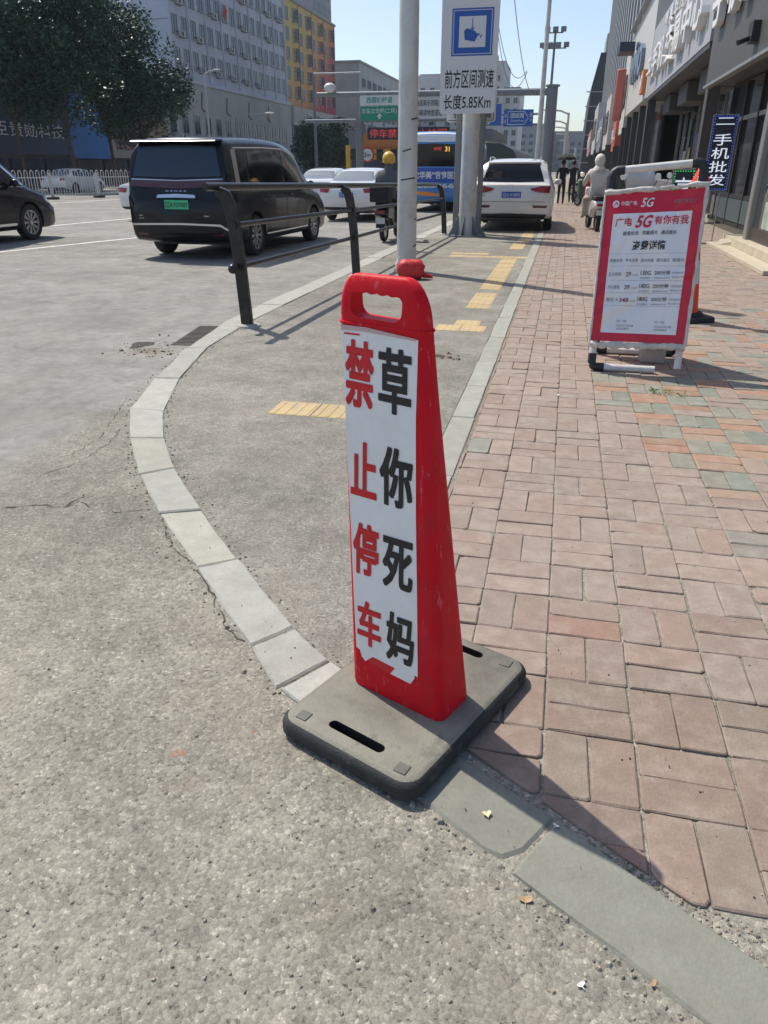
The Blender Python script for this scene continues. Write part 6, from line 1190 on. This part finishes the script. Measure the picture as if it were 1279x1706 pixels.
for k, ch in enumerate('二手机交易中心'): m = MB(); letter(m, ch, (XR, 41.0 - k * 2.35, 4.95 + (0.3 if ch == '二' else 0)), (0, -1, 0), (0, 0, 1), 1.95, 1.15 if ch != '二' else 0.6, 0.02, depth=0.22); m.build('character', M_let, sb2)
for k, ch in enumerate('苹果华为小米'): m = MB(); letter(m, ch, (XR, 36.5 - k * 1.5, 6.35), (0, -1, 0), (0, 0, 1), 1.1, 0.62, 0.015, depth=0.10); m.build('character', M_let, sb2)
for k in range(4): m = MB(); m.bb((4.86, 26 + k * 4, 8.6), (4.92, 28.6 + k * 4, 11.2)); m.build('upper_window', M_win, N2)
for k in range(14):
    yy = 24.6 + random.uniform(0, 16.5); z0 = random.uniform(0.3, 2.2); w_ = random.uniform(0.5, 1.3); h_ = random.uniform(0.5, 1.4); m = MB(); m.bb((4.97 - 0.002 * k, yy, z0), (4.985 - 0.002 * k, yy + w_, z0 + h_)); m.build('window_poster', mat('poster_%d' % (k % 6), ((0.30, 0.06, 0.05), (0.38, 0.38, 0.36), (0.06, 0.12, 0.28), (0.34, 0.25, 0.08), (0.12, 0.20, 0.16), (0.22, 0.22, 0.24))[k % 6], 0.5, var=0.5, vscale=3), N2)
for k in range(3): m = MB(); yy = 27 + k * 5.2; m.bb((3.9, yy, 3.6), (4.9, yy + 2.4, 4.28)); m.build('roller_housing', M_brn, N2, bevel=0.04)
m = MB(); m.bb((3.6, 30, 0), (4.4, 36, 1.0)); m.build('display_counter', mat('counter', (0.16, 0.16, 0.17), 0.4, var=0.3, vscale=2), N2, bevel=0.03)
tag(N2, 'second hand phone trade centre with large raised white letters on pale band', 'shop')
# third shop, pale sign with blue letters
N3 = empty('mobile_store', (0, 0, 0)); m = MB(); m.bb((XR, 42.2, 4.5), (5.2, 57.8, 9.2)); sb3 = m.build('sign_panel', mat('pale_sign', (0.50, 0.50, 0.47), 0.5, var=0.05), N3); m = MB(); m.bb((5.2, 42.2, 0), (12, 57.8, 18)); m.build('wall', mat('store_wall', (0.22, 0.23, 0.25), 0.7), N3)
m = MB(); m.bb((4.2, 42.2, 0), (4.3, 57.8, 4.5)); m.build('glazing', M_glz, N3); m = MB(); m.tube([(XR - 0.15, 42.3, 9.3), (XR - 0.15, 57.7, 9.3)], 0.14, 10); m.build('light_tube', M_alu, N3, smooth=40)
m = MB(); letter(m, 'vivo', (XR, 53.5, 5.9), (0, -1, 0), (0, 0, 1), 7.4, 2.0, 0.02, depth=0.2); m.build('lettering', mat('vivo_blue', (0.16, 0.22, 0.30), 0.3, metal=0.4), sb3); m = MB(); m.bb((XR - 0.2, 43.1, 4.75), (XR, 44.3, 5.75)); o = m.build('orange_box', mat('orange_sign', (0.62, 0.20, 0.06), 0.5), N3)
m = MB(); m.lathe([(0.32, 0), (0.32, 0.02)], (XR - 0.23, 43.7, 5.25), 16, 'x'); m.build('mark', M_let, o)
for k in range(4): m = MB(); m.bb((XR + 0.2, 42.6 + k * 5, 0), (XR + 0.5, 43.1 + k * 5, 4.5)); m.build('pier', M_dk, N3)
m = MB(); m.bb((XR - 0.9, 55.5, 8.0), (XR, 57.8, 8.5)); m.build('canopy', mat('navy_canopy', (0.02, 0.03, 0.06), 0.5), N3)
tag(N3, 'pale mobile store front with blue letters and small orange box', 'shop')
# row of further shops with the tall striped building above
N4 = empty('striped_building', (0, 0, 0)); m = MB(); m.bb((4.2, 58, 0), (16, 126, 34)); m.build('wall', mat('striped_wall', (0.36, 0.375, 0.39), 0.7, var=0.06, vscale=0.5), N4)
for k in range(18): m = MB(); yy = 58.4 + k * 3.85; m.bb((3.75, yy, 8), (4.2, yy + 1.0, 33.8)); m.build('rib', M_ltgrey, N4)
for k in range(17):
    m = MB(); yy = 59.7 + k * 3.85; m.bb((4.14, yy, 9), (4.2, yy + 2.2, 33)); m.build('window_band', M_win, N4)
tag(N4, 'tall pale building with vertical ribs above the right hand shops', 'building')
y = 58.0
for k, (ln, rgb, proj, z0, z1, lab) in enumerate(((5, (0.52, 0.52, 0.50), 0.0, 3.6, 8.5, 'shop front with tall white panel right of the hooded rider'), (4.2, (0.55, 0.12, 0.08), 0.2, 2.6, 4.6, 'narrow shop front with red fascia down the row'), (7, (0.42, 0.40, 0.40), -0.2, 3.2, 6.5, 'shop front with plain grey fascia down the row'), (9, (0.55, 0.50, 0.47), 0.3, 3.0, 7.2, 'shop front with beige fascia far down the row'), (12, (0.20, 0.22, 0.26), 0.5, 3.0, 6.0, 'shop front with dark fascia far down the row'), (14, (0.45, 0.46, 0.47), 0.7, 3.0, 8.0, 'shop front with silver fascia far down the row'), (16, (0.36, 0.20, 0.20), 0.9, 3.0, 6.0, 'last shop front of the row with dull red fascia'))):
    S_ = empty('shop', (0, 0, 0)); m = MB(); m.bb((XR - proj, y + 0.1, z0), (4.14, y + ln - 0.1, z1)); fa = m.build('fascia', mat('fascia_%d' % k, rgb, 0.55, var=0.08), S_); m = MB(); m.bb((3.7, y + 0.1, 0), (4.14, y + ln - 0.1, z0)); m.build('glazing', M_glz, S_)
    m = MB(); m.bb((XR - proj - 0.05, y + 0.05, 0), (3.7, y + 0.35, z0 + 0.3)); m.build('pier', M_dk, S_); m = MB(); letter(m, ('中国移动', '手机', '通讯城', '烟酒超市', '数码广场', '电脑维修', '宾馆')[k], (XR - proj, y + ln * 0.85, z0 + (z1 - z0) * 0.3), (0, -1, 0), (0, 0, 1), ln * 0.7, (z1 - z0) * 0.42, 0.01, depth=0.1); m.build('lettering', M_let if k in (1, 4, 6) else mat('fascia_print', (0.16, 0.15, 0.17), 0.5), fa)
    tag(S_, lab, 'shop'); y += ln
vs_ = empty('vertical_banner', (XR - 0.5, 57.9, 0)); m = MB(); m.bb((-0.28, -0.15, 4.3), (0.30, 0.15, 7.3)); m.build('box', mat('banner_red', (0.55, 0.16, 0.12), 0.5), vs_, bevel=0.1); m = MB(); m.bb((0.3, -0.03, 5.6), (0.52, 0.03, 5.7)); m.build('bracket', M_alu, vs_); tag(vs_, 'reddish vertical sign box sticking out beside the pale mobile store', 'sign')
Dk = empty('dark_building', (0, 0, 0)); m = MB(); m.prism([(1.75, 0), (9, 0), (9, 17.5), (3.2, 17.5), (2.3, 13)], 136, 170, (Vector((0, 0, 0)), Vector((1, 0, 0)), Vector((0, 0, 1)), Vector((0, 1, 0)))); m.build('wall', mat('dark_slate', (0.035, 0.045, 0.055), 0.5, var=0.2, vscale=0.4), Dk); m = MB(); m.bb((4.0, 140, 17.5), (6.5, 150, 20.5)); m.build('roof_house', M_sill, Dk)
for k in range(6): m = MB(); m.bb((1.6, 135.9, 2.2 + k * 2.0), (8, 136, 2.35 + k * 2.0)); m.build('ledge', M_frame, Dk)
tag(Dk, 'dark slate building closing the right hand row', 'building')

# ------------------------------------------------------------------ gantry and road signs over the road
GY = 55.0
gt = empty('sign_gantry', (at(908, 290, GY).x, GY, 0)); gx = gt.location.x; zb_g = at(905, 153, GY).z
m = MB(); m.tube([(0, 0, -0.1), (0.02, 0, zb_g + 0.3)], [0.42, 0.34], 16); m.build('column', M_steel, gt, smooth=40); m = MB(); x1g = at(528, 150, GY).x - gx; m.tube([(0, 0, zb_g), (x1g, 0, zb_g + 0.1)], [0.22, 0.15], 10); m.build('beam', M_steel, gt, smooth=40)
m = MB(); m.lathe([(0.45, 0), (0.45, 0.1)], (0.02, 0, zb_g + 0.28), 14); m.build('cap', M_steel, gt)
q = at(551, 147, GY); m = MB(); m.ball((q.x - gx, -0.25, q.z), (0.42, 0.35, 0.30), 12, 8); m.build('dome_camera', mat('camera_white', (0.62, 0.62, 0.60), 0.4), gt, smooth=80)
def board(parent, name, px0, py0, px1, py1, Y, mt, texts, ox, proud=0.3):
    a, c = at(px0, py1, Y - proud), at(px1, py0, Y - proud); m = MB(); m.bb((a.x - ox, -proud, a.z), (c.x - ox, -proud + 0.06, c.z)); o = m.build(name, mt, parent); w_, h_ = c.x - a.x, c.z - a.z
    for (s_, u0, v0, u1, v1, tm, bd) in texts: m = MB(); letter(m, s_, (a.x - ox + u0 * w_, -proud, a.z + v0 * h_), (1, 0, 0), (0, 0, 1), (u1 - u0) * w_, (v1 - v0) * h_, bd, off=0.012); m.build('lettering', tm, o)
    return o, a, c
M_grn = mat('sign_green', (0.01, 0.24, 0.15), 0.45); M_grnt = mat('sign_green_ink', (0.03, 0.30, 0.24), 0.5); M_sw = mat('gantry_white', (0.62, 0.64, 0.62), 0.5)
board(gt, 'white_panel', 600, 158, 664, 176, GY, M_sw, [('西顺城隧道', 0.16, 0.2, 0.84, 0.86, M_grnt, 0.015)], gx)
o, a, c_ = board(gt, 'green_panel', 600, 176, 690, 201, GY, M_grn, [('五爱立交桥(二环)', 0.03, 0.45, 0.68, 0.85, M_sw, 0.01)], gx)
m = MB(); hx = a.x - gx + 0.36 * (c_.x - a.x); m.add([(hx + dx, -0.315, a.z + dz) for dx, dz in ((0, 0.42), (0.2, 0.22), (0.07, 0.24), (0.07, 0.08), (-0.07, 0.08), (-0.07, 0.24), (-0.2, 0.22))], [tuple(range(7))]); m.build('arrow', M_sw, o)
board(gt, 'notice_panel', 692, 161, 765, 197, GY, mat('notice_white', (0.50, 0.51, 0.50), 0.5), [('隧道南乐郊路出', 0.0, 0.58, 0.60, 0.88, M_ink, 0.005), ('车辆请地面道路', 0.0, 0.10, 0.62, 0.42, M_ink, 0.005)], gx)
for px_ in (612, 650, 700, 745): p_ = at(px_, 153, GY); m = MB(); m.bb((p_.x - gx - 0.05, -0.26, 4.2), (p_.x - gx + 0.05, -0.16, zb_g + 0.1)); m.build('hanger', M_steel, gt)
tag(gt, 'steel gantry over the road carrying the green and white direction panels', 'gantry')
bs = empty('direction_sign', (at(897, 230, 52).x, 52.0, 0)); bx_ = bs.location.x
m = MB(); m.tube([(0.0, 0, -0.05), (0.0, 0, at(897, 180, 52).z)], 0.13, 12); m.build('post', M_pole, bs, smooth=40)
for zz in (at(890, 190, 52).z, at(890, 207, 52).z): m = MB(); m.tube([(0, -0.05, zz), (at(800, 190, 52).x - bx_, -0.05, zz)], 0.06, 8); m.build('arm', M_steel, bs)
for (p0, p1, p2, p3) in ((838, 182, 889, 211),):
    o, a, c_ = board(bs, 'blue_panel', p0, p1, p2, p3, 52, M_blue, [('团结路', 0.24, 0.50, 0.70, 0.80, M_sw, 0.012), ('Tuanjie Road', 0.24, 0.26, 0.70, 0.40, M_sw, 0.01), ('东', 0.03, 0.52, 0.11, 0.74, M_sw, 0.01), ('E', 0.04, 0.22, 0.09, 0.40, M_sw, 0.01), ('西', 0.88, 0.55, 0.97, 0.80, M_sw, 0.01), ('W', 0.89, 0.28, 0.96, 0.46, M_sw, 0.01)], bx_)
    w_, h_ = c_.x - a.x, c_.z - a.z; ar = [(0.14, 0.12), (0.70, 0.12), (0.84, 0.5), (0.70, 0.88), (0.14, 0.88)]; m = MB(); m.tube([(a.x - bx_ + u * w_, -0.315, a.z + v * h_) for u, v in ar + ar[:1]], 0.022, 5, caps=False); m.build('arrow_outline', M_sw, o)
board(bs, 'blue_panel', 815, 173, 836, 209, 52, M_blue, [], bx_)
tag(bs, 'blue street name sign with white arrow beside the gantry column', 'road sign')
# LED gantry and height bar further on
LY = 64.0
lg_ = empty('led_gantry', (at(600, 300, LY).x, LY, 0)); lx_ = lg_.location.x; m = MB(); m.tube([(0, 0, -0.1), (0, 0, at(600, 198, LY).z)], 0.32, 12); m.build('column', M_steel, lg_, smooth=40); m = MB(); zt_g = at(600, 201, LY).z; m.tube([(-4.5, 0, zt_g), (11, 0, zt_g)], 0.13, 8); m.build('beam', M_steel, lg_)
for px_ in (620, 640, 700, 725, 745): p_ = at(px_, 205, LY); m = MB(); m.bb((p_.x - lx_ - 0.06, -0.2, at(620, 212, LY).z), (p_.x - lx_ + 0.06, -0.1, zt_g)); m.build('hanger', M_steel, lg_)
o, a, c_ = board(lg_, 'led_board', 612, 211, 749, 233, LY, M_ledbk, [('停车禁', 0.03, 0.16, 0.36, 0.86, M_led, 0.0), ('止拍照', 0.62, 0.16, 0.97, 0.86, M_led, 0.0)], lx_)
tag(lg_, 'gantry with dark LED board showing red characters', 'gantry')
hb = empty('height_barrier', (at(610, 300, 70).x, 70.0, 0)); hx_ = hb.location.x; M_yb = mat('barrier_yellow', (0.62, 0.36, 0.03), 0.5)
for py_, h_ in ((256, 0.34), (266, 0.40)):
    z0 = at(620, py_, 70).z; x = at(582, 260, 70).x - hx_; k = 0
    while x < 6.0:
        m = MB(); m.bb((x, -0.12, z0), (x + 0.62, 0.12, z0 + h_)); m.build('bar_section', M_yb if k % 2 else M_trim, hb); x += 0.62; k += 1
for xx in (-1.6, 6.2): m = MB(); m.bb((xx - 0.2, -0.2, -0.1), (xx + 0.2, 0.2, at(620, 250, 70).z + 0.4)); m.build('leg', M_yb, hb)
m = MB(); zc_ = at(612, 258, 70).z; xc_ = at(613, 258, 70).x - hx_; m.lathe([(0.62, 0), (0.62, 0.04)], (xc_, -0.30, zc_), 24, 'y'); ds = m.build('height_disc', mat('disc_red', (0.5, 0.03, 0.03), 0.5), hb); m = MB(); m.lathe([(0.48, 0), (0.48, 0.01)], (xc_, -0.312, zc_), 24, 'y'); m.build('disc_field', M_sw, ds); m = MB(); letter(m, '3m', (xc_ - 0.3, -0.315, zc_ - 0.18), (1, 0, 0), (0, 0, 1), 0.6, 0.36, 0.02); m.build('lettering', M_ink, ds)
m = MB(); m.prism([(-1.0, 0), (6.2, 0), (5.6, 1.1), (2, 1.6), (-1.0, 1.4)], -0.1, 0.1, (Vector((0, 0.4, at(612, 254, 70).z)), Vector((1, 0, 0)), Vector((0, 0, 1)), Vector((0, 1, 0)))); m.build('orange_hood', mat('orange_hood', (0.55, 0.20, 0.05), 0.6), hb)
tag(hb, 'yellow and black striped height barrier with round limit disc', 'barrier')
ue = empty('underpass', (-12.5, 74, 0)); m = MB(); m.bb((-7.5, 0, -0.1), (5.5, 18, 3.1)); m.build('portal', mat('underpass_blue', (0.03, 0.06, 0.11), 0.6, var=0.4, vscale=0.5), ue); m = MB(); m.bb((-7.6, -0.1, 3.1), (5.6, 18, 4.6)); m.build('roof', mat('underpass_roof', (0.16, 0.18, 0.20), 0.6), ue); tag(ue, 'dark blue underpass portal behind the height barrier', 'tunnel')
hc = empty('tunnel_canopy', (-3.6, 60, 0)); m = MB(); m.prism([(-3.6, 0), (-3.6, 2.9), (-2.6, 3.3), (-1.3, 3.2), (-0.4, 2.7), (0.0, 1.9), (0.1, 0)], 0, 40, (Vector((0, 0, -0.1)), Vector((1, 0, 0)), Vector((0, 0, 1)), Vector((0, 1, 0)))); m.build('shell', mat('canopy_green', (0.03, 0.05, 0.05), 0.5), hc, bevel=0.1); tag(hc, 'dark rounded canopy seen between sign pole and white SUV', 'canopy')

# ------------------------------------------------------------------ lamp posts, wires, fence
def lamp(px, py0, py1, Y, r, arm, label, twin=False, mt=None, name='street_lamp'):
    p0, p1 = at(px, py0, Y), at(px, py1, Y); o = empty(name, (p0.x, Y, 0)); m = MB(); zt_ = p1.z; m.tube([(0, 0, -0.1), (0, 0, zt_)], [r, r * 0.6], 10); m.build('post', mt or M_pole, o, smooth=40)
    if arm: m = MB(); m.tube([(0, 0, zt_ - 0.1), (arm * 0.4, 0, zt_ + 0.15), (arm, 0, zt_ + 0.25)], r * 0.5, 7); m.build('arm', mt or M_pole, o, smooth=40); m = MB(); m.ball((arm * 1.1, 0, zt_ + 0.24), (0.4, 0.15, 0.08), 10, 6); m.build('lamp_head', M_ac, o, smooth=60)
    if twin:
        for dz, n_ in ((0, 3), (-0.85, 4)):
            m = MB(); wd = 0.5 + 0.25 * (n_ - 3); m.tube([(-wd, 0, zt_ + dz - 0.1), (wd, 0, zt_ + dz - 0.1)], 0.04, 6); m.build('bracket', M_steel, o)
            for k in range(n_): m = MB(); xx = -wd + 2 * wd * k / (n_ - 1); m.bb((xx - 0.17, -0.2, zt_ + dz - 0.05), (xx + 0.17, 0.12, zt_ + dz + 0.22)); m.build('flood_lamp', M_steel, o, bevel=0.03)
    tag(o, label, 'street lamp'); return o
lamp(895, 262, -40, 30, 0.11, 0, 'tall slim pale lamp post rising behind the white SUV out of the frame')
lamp(908, 262, 52, 56.5, 0.12, 0, 'lamp mast with two tiers of flood lights above the gantry column', twin=True, mt=M_steel)
for k, (px, py, Y, ar) in enumerate(((938, 188, 70, -1.6), (936, 205, 92, -1.6), (939, 215, 115, -1.5), (941, 226, 140, -1.5), (943, 236, 170, -1.5), (954, 246, 205, 0))):
    lamp(px, 290, py, Y, 0.09 + 0.0008 * Y, ar, ('nearest of the row of white lamp posts down the street', 'second of the row of white lamp posts down the street', 'third of the row of white lamp posts down the street', 'fourth of the row of white lamp posts down the street', 'fifth of the row of white lamp posts down the street', 'short white post right of the row of lamp posts')[k])
lamp(352, 260, 122, 70, 0.11, 1.1, 'white street lamp standing in front of the grey office block')
lamp(533, 300, 200, 105, 0.16, 0, 'thin pale post in front of the dark glass podium')
mast = lamp(528, 300, 122, 88, 0.20, 0, 'dark mast with long horizontal arm in front of the painted block', mt=M_steel, name='traffic_mast'); p_ = at(600, 123, 88); zt_ = at(528, 123, 88).z
m = MB(); m.tube([(0, 0, zt_), (p_.x - mast.location.x, 0, zt_)], 0.10, 8); m.build('arm', M_pole, mast); mast['category'] = 'mast'
m2_ = lamp(400, 300, 195, 62, 0.06, 2.6, 'thin arm post with a small dome camera before the grey block podium', mt=M_steel, name='camera_post'); m2_['category'] = 'camera post'
for k, (pa, pb, Y0, Y1, sag, lab) in enumerate((((857, 0), (882, 152), 45, 56, 0.5, 'thin overhead cable running down to the gantry beam'), ((830, 40), (878, 118), 56, 56, 1.4, 'upper slack cable hanging right of the speed sign'), ((830, 60), (878, 120), 58, 57, 1.8, 'lower slack cable hanging right of the speed sign'))):
    a, c_ = at(*pa, Y0), at(*pb, Y1); m = MB(); m.tube([a.lerp(c_, i / 14) - Vector((0, 0, sag * 4 * (i / 14) * (1 - i / 14))) for i in range(15)], 0.022, 5); tag(m.build('cable', M_steel), lab, 'cable')
# white guard fence in the middle of the road
gf = empty('guard_fence', (-27.6, 31.0, -0.034)); M_fw = mat('fence_white', (0.58, 0.58, 0.55), 0.5, var=0.1, dirt=((0.3, 0.27, 0.22), 0.4, 3)); dvec = Vector((4.6, 13.6, 0)); Lf = dvec.length; gf.rotation_euler = (0, 0, math.atan2(dvec.y, dvec.x))
pk_ = MB(); pk_.tube([(0, 0, 0.16), (0, 0, 1.24), (0.035, 0, 1.33), (0.09, 0, 1.36), (0.145, 0, 1.33), (0.18, 0, 1.24), (0.18, 0, 0.16)], 0.018, 6); pkm = pk_.mesh('picket_loop', M_fw, 40); x = 0.1
while x < Lf: o = link('picket_loop', pkm, gf); o.location = (x, 0, 0); x += 0.33
for z_ in (0.20, 1.0): m = MB(); m.bb((0, -0.02, z_), (Lf, 0.02, z_ + 0.05)); m.build('rail', M_fw, gf)
x = 0.0
while x < Lf:
    m = MB(); m.bb((x - 0.06, -0.06, 0.0), (x + 0.06, 0.06, 1.25)); m.build('post', M_fw, gf); m = MB(); m.bb((x - 0.25, -0.2, 0), (x + 0.25, 0.2, 0.12)); m.build('foot', M_iron, gf, bevel=0.03); x += 2.9
tag(gf, 'white looped guard fence across the far side of the road', 'fence')

# ------------------------------------------------------------------ trees
M_bark = mat('bark', (0.10, 0.08, 0.06), 0.9, var=0.3, vscale=4, bump=0.6, bscale=14); 
def leafmat():
    m = bpy.data.materials.new('foliage'); m.use_nodes = True; t = m.node_tree; N = t.nodes; L = t.links; b = N['Principled BSDF']; b.inputs['Roughness'].default_value = 0.45
    a = N.new('ShaderNodeAttribute'); a.attribute_name = 'tint'; L.new(a.outputs['Color'], b.inputs['Base Color']); b.inputs['Specular IOR Level'].default_value = 0.22; return m
M_leaf = leafmat()
def tree(name, loc, h, trunk_h, rx, rz_, label, n=7000, lean=0.0, seed=1, leaf=0.21, r0=0.17):
    rnd = random.Random(seed); t = empty(name, loc); m = MB(); top = Vector((lean, 0, trunk_h)); m.tube([(0, 0, -0.1), (lean * 0.3, 0.05, trunk_h * 0.4), top, (lean * 1.3, 0.1, trunk_h + (h - trunk_h) * 0.55)], [r0, r0 * 0.8, r0 * 0.65, r0 * 0.25], 9); m.build('trunk', M_bark, t, smooth=60)
    cz = (trunk_h + h) / 2; clumps = []
    for k in range(46):
        while True:
            p = Vector((rnd.uniform(-1, 1), rnd.uniform(-1, 1), rnd.uniform(-1, 1)))
            if 0.25 < p.length < 1: break
        wz = 1 - 0.35 * max(0, p.z); clumps.append((Vector((lean + p.x * rx * 0.86 * wz, p.y * rx * 0.86 * wz, cz + p.z * (h - trunk_h) / 2 * 0.92)), rnd.uniform(0.6, 1.3) * rx * 0.33, rnd.uniform(0.65, 1.25)))
    lm = MB()
    for k in range(7):
        c = clumps[k * 5][0]; lm.tube([top + Vector((0, 0, -0.3)), top.lerp(c, 0.5) + Vector((0, 0, 0.2)), c], [r0 * 0.42, r0 * 0.25, r0 * 0.08], 6)
    lm.build('limbs', M_bark, t, smooth=60); cr_ = MB()
    for k in range(n):
        c, r_, tone = clumps[rnd.randrange(len(clumps))]; d = Vector((rnd.gauss(0, 1), rnd.gauss(0, 1), rnd.gauss(0, 1))).normalized(); p = c + d * r_ * rnd.uniform(0.55, 1.08) ** 0.6; p.z += rnd.uniform(-0.1, 0.1)
        u = Vector((rnd.gauss(0, 1), rnd.gauss(0, 1), rnd.gauss(0, 0.6))).normalized(); v = (u.cross(d + Vector((rnd.gauss(0, .5), rnd.gauss(0, .5), rnd.gauss(0, .5))))).normalized(); s = leaf * rnd.uniform(0.55, 1.25)
        g_ = tone * rnd.uniform(0.7, 1.3); cr_.ct = (0.027 * g_, 0.072 * g_, 0.038 * g_); q = p; cr_.add([q - u * s, q + v * s * 0.42, q + u * s, q - v * s * 0.42], [(0, 1, 2, 3)])
    cr_.build('crown', M_leaf, t); tag(t, label, 'tree'); return t
tree('street_tree', (-37.2, 50.0, 0), 15.5, 4.4, 4.6, 0, 'leftmost dark street tree cut by the left edge', 20000, seed=3, leaf=0.17)
tree('street_tree', (-33.6, 50.5, 0), 14.8, 3.9, 4.3, 0, 'tall street tree between the leftmost tree and the right one', 20000, seed=5, leaf=0.17)
tree('street_tree', (-32.0, 57.5, 0), 11.6, 3.3, 4.1, 0, 'rounded street tree nearest to the grey office block', 18000, seed=8, leaf=0.16)
tree('street_tree', (-36.5, 60.5, 0), 13.5, 3.6, 4.0, 0, 'street tree set back between the tall and the rounded tree', 11000, seed=9, leaf=0.18)
tree('street_tree', (-32.5, 103, 0), 7.2, 1.2, 3.3, 0, 'low dark tree before the glass podium, left one', 4200, seed=12, leaf=0.26)
tree('street_tree', (-32.0, 112, 0), 7.6, 1.2, 3.6, 0, 'low dark tree before the glass podium, right one', 4200, seed=14, leaf=0.26)
sk = empty('sapling', (-34.8, 52.2, 0)); m = MB(); m.tube([(0.5, 0, 0), (-0.1, 0.1, 5.0)], [0.06, 0.04], 7); m.build('trunk', M_bark, sk); tag(sk, 'thin leaning pole tied beside the street tree trunks', 'stake')

# ------------------------------------------------------------------ fallen leaves and weeds
M_fl = mat('dry_leaf', (0.72, 0.60, 0.34), 0.6, var=0.15, vscale=60); M_fl2 = mat('pale_petal', (0.75, 0.72, 0.66), 0.6); M_fl3 = mat('brown_leaf', (0.42, 0.27, 0.15), 0.7)
def fleaf(px, py, z, s, rot, mt, label, heart=False):
    q = gr(px, py, z); o = empty('fallen_leaf', (q.x, q.y, z), rot); m = MB(); n_ = 18; pts_ = []
    for i in range(n_):
        a = 2 * math.pi * i / n_
        if heart: x_ = 16 * math.sin(a) ** 3 / 17; y_ = (13 * math.cos(a) - 5 * math.cos(2 * a) - 2 * math.cos(3 * a) - math.cos(4 * a)) / 17
        else: x_ = math.cos(a); y_ = math.sin(a) * 0.5
        pts_.append((x_ * s, y_ * s, 0.002 + 0.0035 * (abs(x_) + random.uniform(0, 0.4))))
    m.add(pts_ + [(0, 0, 0.0015)], [(i, (i + 1) % n_, n_) for i in range(n_)]); m.build('blade', mt, o); m = MB(); m.tube([(0, -s * 0.2, 0.003), (0, -s * 1.2, 0.004)], 0.0008, 4); m.build('stalk', mt, o); tag(o, label, 'leaf')
fleaf(811, 1357, 0.003, 0.0115, R(20), M_fl, 'pale heart shaped leaf lying on the kerb stone near the board', True); fleaf(926, 1377, 0.0, 0.008, R(-30), M_fl2, 'small white petal in the joint between two kerb stones'); fleaf(967, 1642, -0.006, 0.009, R(40), M_fl2, 'small white petal on the asphalt near the lower edge'); fleaf(875, 1500, -0.006, 0.015, R(5), M_fl3, 'brown dry leaf on the asphalt beside the kerb'); fleaf(1088, 1640, -0.005, 0.009, R(60), M_fl3, 'tiny reddish leaf against the kerb stone at lower right'); fleaf(660, 795, 0.0, 0.01, R(10), M_fl3, 'brown leaf on the cycle lane behind the board'); fleaf(929, 659, 0.003, 0.014, R(70), M_fl2, 'white petal on the bricks before the poster stand')
wd = MB(); M_weed = mat('weed', (0.20, 0.24, 0.08), 0.6)
for (px, py, k) in ((1095, 655, 16), (1125, 660, 10), (1020, 615, 6), (700, 640, 5)):
    q = gr(px, py)
    for i in range(k):
        a = random.uniform(0, 6.28); l = random.uniform(0.02, 0.06); d = Vector((math.cos(a), math.sin(a), 0)); s_ = Vector((-d.y, d.x, 0)) * 0.003; b0 = Vector((q.x + random.uniform(-.06, .06), q.y + random.uniform(-.04, .04), 0)); wd.add([b0 - s_, b0 + s_, b0 + d * l * 0.6 + s_ + Vector((0, 0, l * 0.5)), b0 + d * l + Vector((0, 0, l * 0.45))], [(0, 1, 2, 3)])
tag(wd.build('weeds', M_weed), 'thin green weeds growing from the brick joints', 'weeds', kind='stuff')

# ------------------------------------------------------------------ the air of the street
m = MB(); m.bb((-160, -30, -1.3), (60, 460, 45)); hz = tag(m.build('haze', None), kind='stuff'); hm = bpy.data.materials.new('haze_air'); hm.use_nodes = True; nt = hm.node_tree; nt.nodes.clear()
ou = nt.nodes.new('ShaderNodeOutputMaterial'); pv = nt.nodes.new('ShaderNodeVolumePrincipled'); pv.inputs['Color'].default_value = (0.80, 0.90, 1.0, 1); pv.inputs['Density'].default_value = 0.0003; pv.inputs['Anisotropy'].default_value = 0.0
nt.links.new(pv.outputs[0], ou.inputs['Volume']); hz.data.materials.clear(); hz.data.materials.append(hm)
